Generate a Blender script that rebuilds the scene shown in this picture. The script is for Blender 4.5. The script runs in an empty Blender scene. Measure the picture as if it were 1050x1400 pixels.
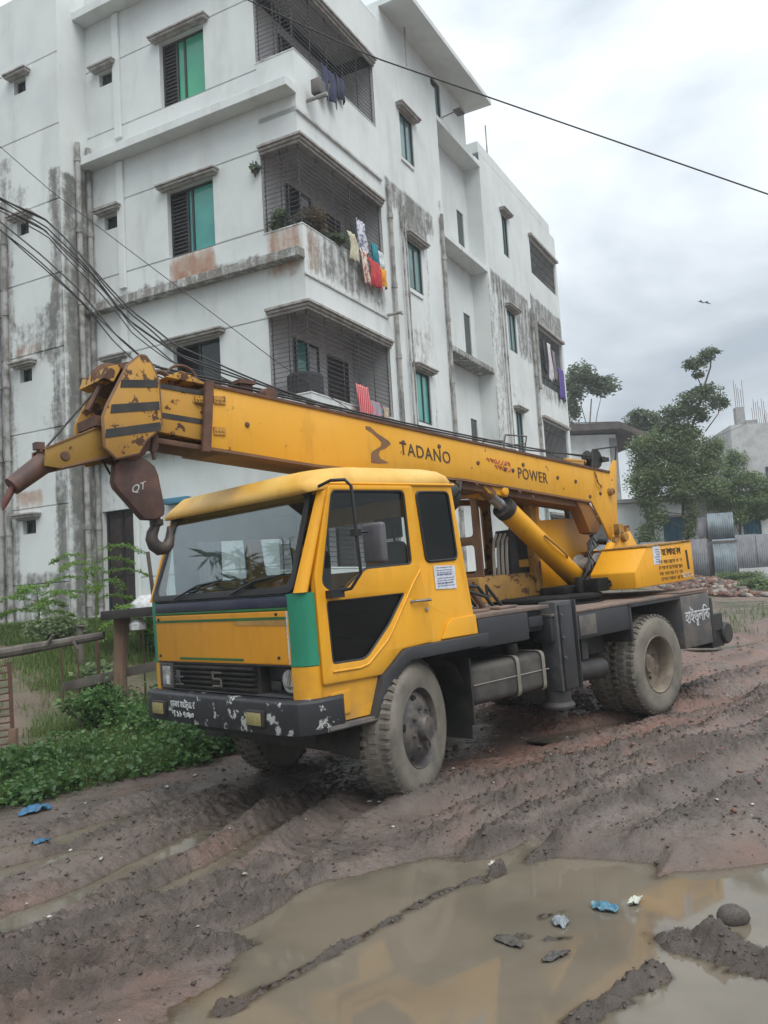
import bpy, bmesh, math, random
import numpy as np
from mathutils import Vector, Matrix
R = math.radians
rng = np.random.default_rng(7)
random.seed(7)
C = bpy.context.scene.collection
scene = bpy.context.scene

# ------------------------------------------------------------------ camera
PIT, ROL = R(5.365), R(3.45)
fwd = Vector((0, math.cos(PIT), math.sin(PIT)))
r0 = Vector((1, 0, 0)); d0 = fwd.cross(r0)
right = math.cos(ROL) * r0 + math.sin(ROL) * d0
down = -math.sin(ROL) * r0 + math.cos(ROL) * d0
cd = bpy.data.cameras.new("camera"); cam = bpy.data.objects.new("camera", cd); C.objects.link(cam)
cam.matrix_world = Matrix(((right.x, -down.x, -fwd.x, 0.0), (right.y, -down.y, -fwd.y, 0.0),
                           (right.z, -down.z, -fwd.z, 1.535), (0, 0, 0, 1)))
cd.sensor_fit = 'VERTICAL'; cd.sensor_height = 36.0; cd.lens = 30.05
cd.clip_start = 0.05; cd.clip_end = 3000
scene.camera = cam

# ------------------------------------------------------------------ world: overcast sky
w = bpy.data.worlds.new("World"); scene.world = w; w.use_nodes = True
nt = w.node_tree; nt.nodes.clear()
def N(t, ty, **kw):
    n = t.nodes.new(ty)
    for k, v in kw.items(): setattr(n, k, v)
    return n
SUN_EL, SUN_AZ = 58.0, 150.0            # azimuth clockwise from +Y
out = N(nt, 'ShaderNodeOutputWorld')
sky = N(nt, 'ShaderNodeTexSky', sky_type='NISHITA', sun_disc=False)
sky.sun_elevation = R(SUN_EL); sky.sun_rotation = R(SUN_AZ)
bg1 = N(nt, 'ShaderNodeBackground'); bg1.inputs[1].default_value = 0.10
nt.links.new(sky.outputs[0], bg1.inputs[0])
tc = N(nt, 'ShaderNodeTexCoord')
sep = N(nt, 'ShaderNodeSeparateXYZ'); nt.links.new(tc.outputs['Generated'], sep.inputs[0])
mp = N(nt, 'ShaderNodeMapping'); mp.inputs['Scale'].default_value = (1.0, 1.0, 2.2)
mp.inputs['Location'].default_value = (2.3, 0.4, 0.0)
nt.links.new(tc.outputs['Generated'], mp.inputs[0])
n1 = N(nt, 'ShaderNodeTexNoise'); n1.inputs['Scale'].default_value = 1.9; n1.inputs['Detail'].default_value = 7
n1.inputs['Roughness'].default_value = 0.52; n1.inputs['Distortion'].default_value = 0.5
nt.links.new(mp.outputs[0], n1.inputs['Vector'])
rp = N(nt, 'ShaderNodeValToRGB')
rp.color_ramp.elements[0].position = 0.38; rp.color_ramp.elements[0].color = (0.170, 0.192, 0.214, 1)
rp.color_ramp.elements[1].position = 0.63; rp.color_ramp.elements[1].color = (0.335, 0.355, 0.362, 1)
e = rp.color_ramp.elements.new(0.5); e.color = (0.262, 0.283, 0.30, 1)
nt.links.new(n1.outputs[0], rp.inputs[0])
el = N(nt, 'ShaderNodeMapRange'); el.inputs[1].default_value = 0.0; el.inputs[2].default_value = 1.0
el.inputs[3].default_value = 1.2; el.inputs[4].default_value = 3.0
nt.links.new(sep.outputs[2], el.inputs[0])
bg2 = N(nt, 'ShaderNodeBackground'); nt.links.new(rp.outputs[0], bg2.inputs[0]); nt.links.new(el.outputs[0], bg2.inputs[1])
mx = N(nt, 'ShaderNodeMixShader'); mx.inputs[0].default_value = 0.93
nt.links.new(bg1.outputs[0], mx.inputs[1]); nt.links.new(bg2.outputs[0], mx.inputs[2]); nt.links.new(mx.outputs[0], out.inputs[0])

# ------------------------------------------------------------------ sun (veiled by cloud)
sd = bpy.data.lights.new("sun", 'SUN'); so = bpy.data.objects.new("sun", sd); C.objects.link(so)
sd.energy = 1.5; sd.angle = R(50); sd.color = (1.0, 0.97, 0.92)
az = R(SUN_AZ); elv = R(SUN_EL)
sdir = Vector((math.sin(az) * math.cos(elv), math.cos(az) * math.cos(elv), math.sin(elv)))
so.rotation_euler = sdir.to_track_quat('Z', 'Y').to_euler()

vs = scene.view_settings
vs.view_transform = 'Standard'; vs.look = 'None'; vs.exposure = 0.86; vs.gamma = 1.0; vs.use_curve_mapping = False
try:
    scene.cycles.use_denoising = True
    scene.cycles.max_bounces = 8
    scene.cycles.transparent_max_bounces = 16
except Exception: pass

# ------------------------------------------------------------------ helpers
def tag(o, label=None, cat=None, group=None, kind=None):
    if label: o['label'] = label
    if cat: o['category'] = cat
    if group: o['group'] = group
    if kind: o['kind'] = kind
    return o
def empty(name, loc=(0, 0, 0), rz=0.0):
    o = bpy.data.objects.new(name, None); C.objects.link(o)
    o.location = loc; o.rotation_euler = (0, 0, rz); o.empty_display_size = 0.3
    return o
def link(name, me, mat, parent=None):
    o = bpy.data.objects.new(name, me); C.objects.link(o)
    if mat is not None and len(me.materials) == 0:
        for m_ in (mat if isinstance(mat, (list, tuple)) else [mat]): me.materials.append(m_)
    if parent is not None: o.parent = parent
    return o
class MB:
    def __init__(s): s.v = []; s.f = []; s.m = []; s.mi = 0
    def add(s, vs, fs):
        b = len(s.v); s.v += [tuple(p) for p in vs]; s.f += [tuple(i + b for i in f) for f in fs]; s.m += [s.mi] * len(fs)
        return s
    def box(s, x0, x1, y0, y1, z0, z1, T=None):
        vs = [(x, y, z) for z in (z0, z1) for y in (y0, y1) for x in (x0, x1)]
        if T: vs = [T(*p) for p in vs]
        return s.add(vs, [(0, 2, 3, 1), (4, 5, 7, 6), (0, 1, 5, 4), (2, 6, 7, 3), (0, 4, 6, 2), (1, 3, 7, 5)])
    def prism(s, poly, c0, c1, T):
        n = len(poly); vs = [T(a, c0, b) for a, b in poly] + [T(a, c1, b) for a, b in poly]
        return s.add(vs, [tuple(range(n)), tuple(range(2 * n - 1, n - 1, -1))] + [(i, i + n, (i + 1) % n + n, (i + 1) % n) for i in range(n)])
    def tube(s, pts, r, n=8, cap=True):
        pts = [Vector(p) for p in pts]; rs = r if isinstance(r, (list, tuple)) else [r] * len(pts)
        b = len(s.v); prev = None
        for i, p in enumerate(pts):
            d = (pts[min(i + 1, len(pts) - 1)] - pts[max(i - 1, 0)])
            if d.length < 1e-9: d = Vector((0, 0, 1))
            d.normalize()
            if prev is None:
                u = d.cross(Vector((0, 0, 1)) if abs(d.z) < .9 else Vector((1, 0, 0)))
            else:
                u = prev - d * prev.dot(d)
            u.normalize(); prev = u; v = d.cross(u)
            for k in range(n):
                a = 2 * math.pi * k / n
                s.v.append(tuple(p + (u * math.cos(a) + v * math.sin(a)) * rs[i]))
        fs = []
        for i in range(len(pts) - 1):
            for k in range(n):
                fs.append((b + i * n + k, b + i * n + (k + 1) % n, b + (i + 1) * n + (k + 1) % n, b + (i + 1) * n + k))
        if cap:
            fs.append(tuple(b + k for k in range(n - 1, -1, -1))); fs.append(tuple(b + (len(pts) - 1) * n + k for k in range(n)))
        s.f += fs; s.m += [s.mi] * len(fs); return s
    def lathe(s, prof, n, T, close=False):
        """prof: (radius, offset along axis); T(r*cos, off, r*sin)"""
        b = len(s.v); m = len(prof)
        for k in range(n):
            a = 2 * math.pi * k / n
            for (r_, o_) in prof: s.v.append(tuple(T(r_ * math.cos(a), o_, r_ * math.sin(a))))
        fs = []
        for k in range(n):
            for i in range(m if close else m - 1):
                j = (i + 1) % m; k2 = (k + 1) % n
                fs.append((b + k * m + i, b + k2 * m + i, b + k2 * m + j, b + k * m + j))
        s.f += fs; s.m += [s.mi] * len(fs); return s
    def loft(s, rings, closed=True, cap=True):
        b = len(s.v); n = len(rings[0])
        for rg in rings: s.v += [tuple(p) for p in rg]
        fs = []
        for i in range(len(rings) - 1):
            for k in range(n if closed else n - 1):
                fs.append((b + i * n + k, b + i * n + (k + 1) % n, b + (i + 1) * n + (k + 1) % n, b + (i + 1) * n + k))
        if cap and closed:
            fs.append(tuple(b + k for k in range(n - 1, -1, -1))); fs.append(tuple(b + (len(rings) - 1) * n + k for k in range(n)))
        s.f += fs; s.m += [s.mi] * len(fs); return s
    def build(s, name, mat, parent=None, bevel=0, seg=2, angle=35, smooth=True):
        me = bpy.data.meshes.new(name); me.from_pydata(s.v, [], s.f)
        if max(s.m, default=0) > 0: me.polygons.foreach_set('material_index', s.m)
        fix(me, bevel, seg, angle, smooth)
        return link(name, me, mat, parent)
def fix(me, bevel=0, seg=2, angle=35, smooth=True):
    bm = bmesh.new(); bm.from_mesh(me)
    bmesh.ops.remove_doubles(bm, verts=bm.verts, dist=1e-5)
    bmesh.ops.recalc_face_normals(bm, faces=bm.faces)
    if bevel:
        es = [e_ for e_ in bm.edges if len(e_.link_faces) == 2 and e_.calc_face_angle(0) > R(40)]
        if es: bmesh.ops.bevel(bm, geom=es, offset=bevel, segments=seg, profile=0.5, affect='EDGES', clamp_overlap=True)
    bm.to_mesh(me); bm.free()
    if smooth:
        me.shade_smooth(); me.set_sharp_from_angle(angle=R(angle))
    me.update()
def copy_tree(o, parent=None):
    c = o.copy(); C.objects.link(c)
    if parent is not None: c.parent = parent
    for ch in list(o.children): copy_tree(ch, c)
    return c
def rpoly(pts, r, n=4):
    """round the corners of a polygon"""
    outp = []; m = len(pts); rr = r if isinstance(r, (list, tuple)) else [r] * m
    for i in range(m):
        p0, p, p1 = Vector(pts[i - 1]), Vector(pts[i]), Vector(pts[(i + 1) % m])
        a, b = (p0 - p), (p1 - p); la, lb = a.length, b.length
        q = min(rr[i], la * .45, lb * .45)
        if q < 1e-4: outp.append(tuple(p)); continue
        A, B_ = p + a / la * q, p + b / lb * q
        for k in range(n + 1):
            t = k / n; outp.append(tuple((1 - t) ** 2 * A + 2 * t * (1 - t) * p + t * t * B_))
    return outp
def panel(name, loops, thick, mat, parent, T, bevel=0.0, angle=40):
    """flat sheet with holes: first loop is the outline; T(a, off, b) -> xyz"""
    cu = bpy.data.curves.new(name, 'CURVE'); cu.dimensions = '2D'; cu.fill_mode = 'BOTH'
    for lp in loops:
        sp = cu.splines.new('POLY'); sp.points.add(len(lp) - 1)
        for i, p in enumerate(lp): sp.points[i].co = (p[0], p[1], 0, 1)
        sp.use_cyclic_u = True
    cu.extrude = thick / 2 - bevel; cu.bevel_depth = bevel; cu.bevel_resolution = 1
    if bevel: cu.offset = -bevel
    return curve_mesh(name, cu, mat, parent, T, angle)
def curve_mesh(name, cu, mat, parent, T, angle=40):
    ob = bpy.data.objects.new("tmp", cu)
    me = bpy.data.meshes.new_from_object(ob)
    bpy.data.objects.remove(ob); bpy.data.curves.remove(cu)
    for v in me.vertices: v.co = T(v.co.x, v.co.z, v.co.y)
    me.materials.clear(); me.name = name
    fix(me, 0, angle=angle)
    return link(name, me, mat, parent)
def text(name, body, size, mat, parent, T, bold=0.0, sx=1.0, spacing=1.0, thick=0.003):
    cu = bpy.data.curves.new(name, 'FONT'); cu.body = body; cu.size = size; cu.offset = bold
    cu.extrude = thick; cu.align_x = 'CENTER'; cu.align_y = 'CENTER'; cu.space_character = spacing; cu.resolution_u = 3
    return curve_mesh(name, cu, mat, parent, lambda a, o, b: T(a * sx, o, b))

# ------------------------------------------------------------------ numpy noise
def _hash(ix, iy, seed):
    h = (ix.astype(np.int64) * 374761393 + iy.astype(np.int64) * 668265263 + seed * 974711) & 0xffffffff
    h = ((h ^ (h >> 13)) * 1274126177) & 0xffffffff
    return ((h ^ (h >> 16)) & 0xffff) / 65535.0
def vnoise(x, y, seed=0):
    ix, iy = np.floor(x), np.floor(y); fx, fy = x - ix, y - iy
    fx = fx * fx * (3 - 2 * fx); fy = fy * fy * (3 - 2 * fy)
    a, b = _hash(ix, iy, seed), _hash(ix + 1, iy, seed); c, d = _hash(ix, iy + 1, seed), _hash(ix + 1, iy + 1, seed)
    return (a * (1 - fx) + b * fx) * (1 - fy) + (c * (1 - fx) + d * fx) * fy
def fbm(x, y, seed=0, oct=4, gain=.5):
    s, a, t = 0, 1, 0
    for k in range(oct):
        s = s + a * vnoise(x * 2 ** k + 17.3 * k, y * 2 ** k - 9.1 * k, seed + k); t += a; a *= gain
    return s / t
def sstep(a, b, x):
    t = np.clip((x - a) / (b - a), 0, 1); return t * t * (3 - 2 * t)

# ------------------------------------------------------------------ materials
def material(name):
    m = bpy.data.materials.new(name); m.use_nodes = True; m.node_tree.nodes.clear(); return m
def rgba(c): return (c[0], c[1], c[2], 1)
class G:
    """small node-graph helper"""
    def __init__(s, name):
        s.mat = material(name); s.t = s.mat.node_tree
        s.out = N(s.t, 'ShaderNodeOutputMaterial'); s.p = N(s.t, 'ShaderNodeBsdfPrincipled')
        s.t.links.new(s.p.outputs[0], s.out.inputs[0]); s.tc = N(s.t, 'ShaderNodeTexCoord')
    def L(s, a, b): s.t.links.new(a, b)
    def vec(s, scale=(1, 1, 1), loc=(0, 0, 0)):
        m = N(s.t, 'ShaderNodeMapping'); m.inputs['Scale'].default_value = scale; m.inputs['Location'].default_value = loc
        s.L(s.tc.outputs['Object'], m.inputs[0]); return m.outputs[0]
    def noise(s, scale, detail=4, rough=.55, vec=None, dist=0):
        n = N(s.t, 'ShaderNodeTexNoise'); n.inputs['Scale'].default_value = scale; n.inputs['Detail'].default_value = detail
        n.inputs['Roughness'].default_value = rough; n.inputs['Distortion'].default_value = dist
        s.L(vec if vec is not None else s.tc.outputs['Object'], n.inputs['Vector']); return n.outputs[0]
    def rng(s, v, a, b, c=0., d=1., smooth=True):
        n = N(s.t, 'ShaderNodeMapRange'); n.interpolation_type = 'SMOOTHSTEP' if smooth else 'LINEAR'
        for i, x in enumerate((a, b, c, d)): n.inputs[i + 1].default_value = x
        s.L(v, n.inputs[0]); return n.outputs[0]
    def math(s, op, a, b=None):
        n = N(s.t, 'ShaderNodeMath', operation=op)
        for i, x in enumerate((a, b)):
            if x is None: continue
            if isinstance(x, (int, float)): n.inputs[i].default_value = x
            else: s.L(x, n.inputs[i])
        return n.outputs[0]
    def mix(s, f, a, b, mode='MIX'):
        n = N(s.t, 'ShaderNodeMix', data_type='RGBA', blend_type=mode)
        if isinstance(f, (int, float)): n.inputs[0].default_value = f
        else: s.L(f, n.inputs[0])
        for i, x in ((6, a), (7, b)):
            if isinstance(x, tuple): n.inputs[i].default_value = rgba(x)
            else: s.L(x, n.inputs[i])
        return n.outputs[2]
    def color(s, c):
        if isinstance(c, tuple): s.p.inputs['Base Color'].default_value = rgba(c)
        else: s.L(c, s.p.inputs['Base Color'])
    def rough(s, r):
        if isinstance(r, (int, float)): s.p.inputs['Roughness'].default_value = r
        else: s.L(r, s.p.inputs['Roughness'])
    def bump(s, h, strength=.3, dist=.01):
        b = N(s.t, 'ShaderNodeBump'); b.inputs['Strength'].default_value = strength; b.inputs['Distance'].default_value = dist
        s.L(h, b.inputs['Height']); s.L(b.outputs[0], s.p.inputs['Normal'])
    def set(s, **kw):
        for k, v in kw.items(): s.p.inputs[k.replace('_', ' ')].default_value = v
def simple(name, col, rough=.6, col2=None, scale=4, lo=.4, hi=.65, metal=0, bump=0, bscale=40, vscale=(1, 1, 1), spec=.5):
    g = G(name)
    if col2 is None: col2 = tuple(c * .72 for c in col)
    g.color(g.mix(g.rng(g.noise(scale, 6, .6, g.vec(vscale)), lo, hi), col, col2))
    g.rough(rough); g.set(Metallic=metal); g.p.inputs['Specular IOR Level'].default_value = spec
    if bump: g.bump(g.noise(bscale, 4), bump, .01)
    return g.mat
def paint(name, col, fade, chip=.70, dirt=(0.16, 0.125, 0.09), dz=(0.2, 1.1), damt=.6, rough=.42, rust=(0.085, 0.04, 0.022)):
    g = G(name)
    c = g.mix(g.rng(g.noise(1.3, 5, .6), .35, .7), col, fade)
    c = g.mix(g.rng(g.noise(9, 5, .6, g.vec((1, 1, .25))), .5, .75, 0, .35), c, tuple(x * .62 for x in col))
    stn = g.math('MULTIPLY', g.rng(g.noise(11, 8, .7, g.vec((1, 1, .16))), .56, .74, 0, .55), g.rng(g.noise(1.6, 4), .42, .62))
    c = g.mix(stn, c, tuple(x * .45 + y * .4 for x, y in zip(col, (.10, .055, .03))))
    sp = N(g.t, 'ShaderNodeSeparateXYZ'); g.L(g.tc.outputs['Object'], sp.inputs[0])
    dmask = g.math('MULTIPLY', g.rng(sp.outputs[2], dz[1], dz[0]), g.rng(g.noise(5, 6, .65), .3, .7, .25, 1))
    c = g.mix(g.math('MULTIPLY', dmask, damt), c, dirt)
    ch = g.rng(g.noise(7.5, 9, .68), chip, chip + .03)
    c = g.mix(ch, c, rust)
    g.color(c); g.rough(g.math('ADD', g.math('MULTIPLY', ch, .3), g.rng(g.noise(3, 4), .3, .7, rough - .06, rough + .14)))
    g.bump(g.noise(2.2, 3), .12, .02)
    return g.mat
m_yellow = paint('yellow_paint', (0.69, 0.315, 0.004), (0.73, 0.355, 0.014), chip=.700, damt=.75, dz=(.45, 1.35))
m_yroof = paint('faded_yellow_paint', (0.62, 0.33, 0.045), (0.70, 0.46, 0.13), chip=.72, damt=0)
m_yfront = paint('front_yellow_paint', (0.59, 0.252, 0.006), (0.62, 0.28, 0.012), chip=.73, damt=.3)  # slightly darker yellow for the front panel
m_yboom = paint('boom_yellow_paint', (0.63, 0.305, 0.010), (0.66, 0.335, 0.03), chip=.640, damt=0, dz=(-5, -4))
m_yrust = paint('rusty_yellow_paint', (0.46, 0.24, 0.03), (0.36, 0.19, 0.04), chip=.545, damt=.6, dz=(2.4, 3.0), dirt=(.15, .105, .045), rough=.6)
m_primer = simple('rust_primer', (0.135, 0.072, 0.045), .7, (0.20, 0.105, 0.045), 2.5)
m_rust = simple('rust', (0.085, 0.046, 0.032), .8, (0.13, 0.06, 0.035), 12, bump=.3)
m_green = paint('green_paint', (0.012, 0.20, 0.115), (0.03, 0.26, 0.16), chip=.70, damt=.1, rust=(.3, .28, .2))
m_gstripe = simple('green_stripe_paint', (0.02, 0.13, 0.03), .5)
m_blue = simple('dark_blue_paint', (0.014, 0.018, 0.05), .35, (0.03, 0.035, 0.06), 8)
m_black = paint('black_paint', (0.022, 0.023, 0.027), (0.035, 0.036, 0.04), chip=.70, dirt=(.12, .10, .08), damt=.35, rust=(.13, .10, .08), rough=.5)
m_slate = simple('slate_grey_steel', (0.055, 0.056, 0.062), .6, (0.10, 0.095, 0.09), 7, .45, .7, bump=.1)
m_bumper = paint('chipped_black_paint', (0.016, 0.018, 0.022), (0.03, 0.03, 0.035), chip=.585, dirt=(.1, .085, .07), damt=.2, rust=(.42, .43, .42), rough=.45)
m_dark = simple('dark_steel', (0.018, 0.018, 0.019), .6, (0.04, 0.035, 0.03), 5)
m_greydark = simple('grey_steel', (0.07, 0.07, 0.072), .6, (0.14, 0.12, 0.10), 4)
m_deck = simple('rusted_deck_plate', (0.19, 0.13, 0.10), .75, (0.10, 0.085, 0.078), 3, bump=.2)
m_rubber = simple('dusty_rubber', (0.20, 0.18, 0.15), .9, (0.10, 0.092, 0.08), 3.5, .35, .75, bump=.3, bscale=60)
m_tread = simple('tyre_tread', (0.085, 0.077, 0.066), .9, (0.16, 0.142, 0.115), 5)
m_seal = simple('black_rubber_seal', (0.012, 0.012, 0.013), .5)
m_rim = simple('dirty_wheel_steel', (0.055, 0.052, 0.052), .6, (0.12, 0.10, 0.085), 9, bump=.3)
m_rimb = simple('muddy_rim', (0.20, 0.165, 0.125), .75, (0.11, 0.085, 0.065), 6)
m_chrome = simple('worn_chrome', (0.55, 0.55, 0.55), .3, (0.3, 0.3, 0.3), 9, metal=1)
m_tank = simple('dull_tank_paint', (0.045, 0.043, 0.04), .6, (0.09, 0.08, 0.068), 3)
m_strap = simple('tank_strap', (0.22, 0.20, 0.17), .55)
m_lens = simple('headlight_glass', (0.35, 0.36, 0.35), .2, (0.2, 0.2, 0.19), 20)
m_fog = simple('yellowed_lamp_lens', (0.34, 0.29, 0.12), .3, (0.22, 0.19, 0.09), 60)
m_paper = simple('white_notice_paper', (0.62, 0.64, 0.68), .7, (0.5, 0.53, 0.6), 30)
m_ink = simple('printed_ink', (0.16, 0.18, 0.30), .8)
m_turn = simple('greasy_black_steel', (0.010, 0.010, 0.011), .85, (0.02, 0.018, 0.016), 6, spec=.2)
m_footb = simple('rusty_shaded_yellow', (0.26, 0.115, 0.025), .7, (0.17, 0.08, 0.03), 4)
m_letter = simple('dark_lettering_paint', (0.045, 0.032, 0.018), .6, (0.09, 0.05, 0.02), 20)
m_white = simple('white_lettering_paint', (0.55, 0.57, 0.58), .7, (0.35, 0.36, 0.36), 25)
m_faint = simple('faded_brown_lettering', (0.22, 0.10, 0.02), .7)
m_redgraf = simple('faded_red_lettering', (0.50, 0.12, 0.055), .7)
m_block = simple('hook_block_paint', (0.062, 0.036, 0.032), .62, (0.13, 0.06, 0.042), 4, bump=.12)
m_hook = simple('forged_hook_steel', (0.05, 0.045, 0.045), .55, (0.09, 0.07, 0.06), 6, metal=.3)
m_seat = simple('seat_vinyl', (0.045, 0.035, 0.04), .75, (0.02, 0.02, 0.022), 6)
m_inter = simple('cab_interior_trim', (0.05, 0.05, 0.055), .8)
m_cable = simple('black_cable', (0.012, 0.012, 0.013), .6)
m_rope = simple('wire_rope', (0.03, 0.028, 0.026), .6)
m_hose = simple('grey_hose', (0.30, 0.30, 0.29), .6, (0.18, 0.17, 0.16), 12)

def glass(name, tint, fac_lo=.12, rough=.02, mul=1.7, dust=.06):
    """thin tinted glass: clear-coloured pass-through under a mirror-like surface"""
    g = G(name); t = g.t
    tr = N(t, 'ShaderNodeBsdfTransparent'); tr.inputs[0].default_value = rgba(tint)
    gl = N(t, 'ShaderNodeBsdfGlossy'); gl.inputs['Roughness'].default_value = rough; gl.inputs['Color'].default_value = (.9, .95, .95, 1)
    lw = N(t, 'ShaderNodeLayerWeight'); lw.inputs[0].default_value = .5
    f = g.math('ADD', g.math('MULTIPLY', g.math('POWER', lw.outputs['Facing'], 5.0), .96), .04)
    f = g.math('MULTIPLY', f, mul); f = g.math('ADD', f, fac_lo - .05); f.node.use_clamp = True
    m1 = N(t, 'ShaderNodeMixShader'); g.L(f, m1.inputs[0]); g.L(tr.outputs[0], m1.inputs[1]); g.L(gl.outputs[0], m1.inputs[2])
    df = N(t, 'ShaderNodeBsdfDiffuse'); df.inputs[0].default_value = (.16, .15, .13, 1)
    m2 = N(t, 'ShaderNodeMixShader'); g.L(g.rng(g.noise(3, 5), .4, .8, .01, dust), m2.inputs[0])
    g.L(m1.outputs[0], m2.inputs[1]); g.L(df.outputs[0], m2.inputs[2])
    g.L(m2.outputs[0], g.out.inputs[0]); t.nodes.remove(g.p)
    return g.mat
m_glass = glass('windscreen_glass', (.80, .86, .87), .08, mul=2.0)
m_glassd = glass('tinted_side_glass', (.90, .93, .93), .05, mul=.7, dust=.02)
m_glassc = glass('clear_rear_glass', (.98, .99, .99), .05, mul=.3, dust=.01)
m_glassq = glass('dark_tinted_glass', (.10, .12, .12), .05, mul=.8)
m_mirror = simple('mirror_housing', (.10, .097, .11), .5, (.075, .072, .08), 6)
m_yjib = paint('shaded_yellow_paint', (0.33, 0.185, 0.022), (0.24, 0.14, 0.03), chip=.60, damt=0, dz=(-5, -4), rough=.6)  # jib yellow darkened, its shade put into the colour

def leafmat(name, c1, c2, trans=.45, rough=.5):
    g = G(name); t = g.t
    ge = N(t, 'ShaderNodeNewGeometry')
    c = g.mix(ge.outputs['Random Per Island'], c1, c2)
    c = g.mix(g.rng(g.noise(.9, 3), .3, .7, 0, .5), c, tuple(x * .6 for x in c1))
    g.color(c); g.rough(rough)
    tl = N(t, 'ShaderNodeBsdfTranslucent'); g.L(c, tl.inputs[0])
    ms = N(t, 'ShaderNodeMixShader'); ms.inputs[0].default_value = trans
    g.L(g.p.outputs[0], ms.inputs[1]); g.L(tl.outputs[0], ms.inputs[2]); g.L(ms.outputs[0], g.out.inputs[0])
    return g.mat
m_leaf_tree = leafmat('tree_leaves', (0.16, 0.22, 0.115), (0.275, 0.35, 0.16))
m_leaf_pale = leafmat('pale_leaves', (0.15, 0.22, 0.11), (0.25, 0.33, 0.15))
m_leaf_dark = leafmat('dark_leaves', (0.105, 0.145, 0.092), (0.185, 0.235, 0.135))
m_leaf_shrub = leafmat('shrub_leaves', (0.048, 0.125, 0.038), (0.165, 0.295, 0.085), rough=.4)
m_leaf_lime = leafmat('lime_leaves', (0.12, 0.24, 0.04), (0.22, 0.36, 0.07))
m_grass = leafmat('grass_blades', (0.095, 0.155, 0.042), (0.19, 0.265, 0.075))
m_dry = leafmat('dry_leaves', (0.14, 0.11, 0.07), (0.20, 0.17, 0.11))
m_bark = simple('bark', (0.16, 0.135, 0.105), .9, (0.08, 0.065, 0.05), 8, bump=.4, vscale=(1, 1, .3))
m_barkpale = simple('pale_bark', (0.30, 0.28, 0.24), .9, (0.18, 0.16, 0.13), 8)
# ------------------------------------------------------------------ truck frame (also the frame the ruts follow)
TO = np.array([-0.5266, 7.3120, 0.0]); YAW, PITCH = R(-136.602), R(1.889)
XD = np.array([math.cos(YAW), math.sin(YAW)]); YD = np.array([-math.sin(YAW), math.cos(YAW)])
def to_sw(x, y):
    dx, dy = x - TO[0], y - TO[1]
    return dx * XD[0] + dy * XD[1], dx * YD[0] + dy * YD[1]
def to_xy(s, w_): return TO[0] + s * XD[0] + w_ * YD[0], TO[1] + s * XD[1] + w_ * YD[1]
def seg_path(S, W, pts):
    """distance to a polyline and position along it (0..1)"""
    best = np.full(S.shape, 1e9); par = np.zeros(S.shape); n = len(pts) - 1
    for i in range(n):
        ax, ay = pts[i]; bx_, by = pts[i + 1]; ex, ey = bx_ - ax, by - ay; l2 = ex * ex + ey * ey
        t = np.clip(((S - ax) * ex + (W - ay) * ey) / l2, 0, 1)
        d = np.hypot(S - ax - t * ex, W - ay - t * ey); k = d < best
        best = np.where(k, d, best); par = np.where(k, (i + t) / n, par)
    return best, par
# (points in s,w ; depth ; half width ; ridge height)
RUTS = [
    ([(1.0, 2.36), (.1, 2.20), (-1.1, 2.24), (-2.6, 2.27), (-5, 2.3), (-9, 2.2)], .105, .13, .045),
    ([(.8, 1.25), (-.7, 1.53), (-1.9, 1.77), (-3.0, 1.95), (-5.5, 2.0)], .06, .14, .040),
    ([(1.0, 1.95), (-.4, 1.95), (-1.6, 2.02)], .04, .10, .035),
    ([(.3, 2.62), (-1.0, 2.70), (-2.6, 2.75), (-6, 2.7)], .045, .15, .030),
    ([(3.9, 1.30), (2.9, 1.43), (2.35, 1.55), (1.3, 1.42)], .055, .09, .060),
    ([(4.2, 1.85), (2.95, 1.93), (2.15, 1.97), (1.45, 1.70)], .060, .08, .060),
    ([(2.6, -.62), (2.16, -.53), (1.17, -.83), (.6, -1.0)], .065, .16, .022),
    ([(3.2, .9), (2.37, .70), (1.80, .44), (1.03, .02), (.2, -.35)], .065, .15, .026),
    ([(2.6, 1.15), (2.2, 1.05), (1.74, .93), (.94, .50), (.1, .30)], .060, .12, .026),
    ([(3.4, 0.1), (2.7, -.06), (2.0, -.2)], .06, .15, .02),
    ([(1.5, 1.3), (.9, .95), (.1, .80)], .035, .12, .016),
    ([(-1.7, .62), (-2.45, .70), (-3.1, .84), (-4.1, 1.20), (-5.0, 1.3)], .09, .20, .020),
    ([(-5, .2), (-8, .1), (-13, 0)], .06, .2, .03),
    ([(-4, 1.0), (-8, 1.2), (-14, 1.3)], .07, .25, .04),
    ([(-8.6, -1.3), (-9.6, -1.0), (-11, -.75), (-12, -.9)], .09, .30, .01),
    ([(-.6, 3.2), (-2.5, 3.3), (-6, 3.1)], .045, .18, .03),
]
RIDGES = [  # islands and low mud ridges standing out of the puddle: points, height, half width
    ([(2.75, 2.58), (2.3, 2.52), (1.75, 2.44), (1.25, 2.36), (.95, 2.40)], .080, .055),
    ([(1.06, 3.58), (1.13, 3.82), (1.12, 4.10), (1.10, 4.5)], .098, .13), ([(.98, 3.80), (.98, 4.1), (.95, 4.5)], .092, .14),
    ([(1.46, 3.70), (1.65, 3.69), (1.95, 3.69), (2.2, 3.75)], .120, .085),
    ([(1.20, 2.98), (1.06, 3.02)], .105, .03), ([(1.52, 3.02), (1.42, 3.06)], .105, .035),
    ([(1.42, 3.16), (1.34, 3.22)], .105, .03), 
    ([(.88, 2.42), (.80, 2.40)], .12, .03),
]
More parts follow.
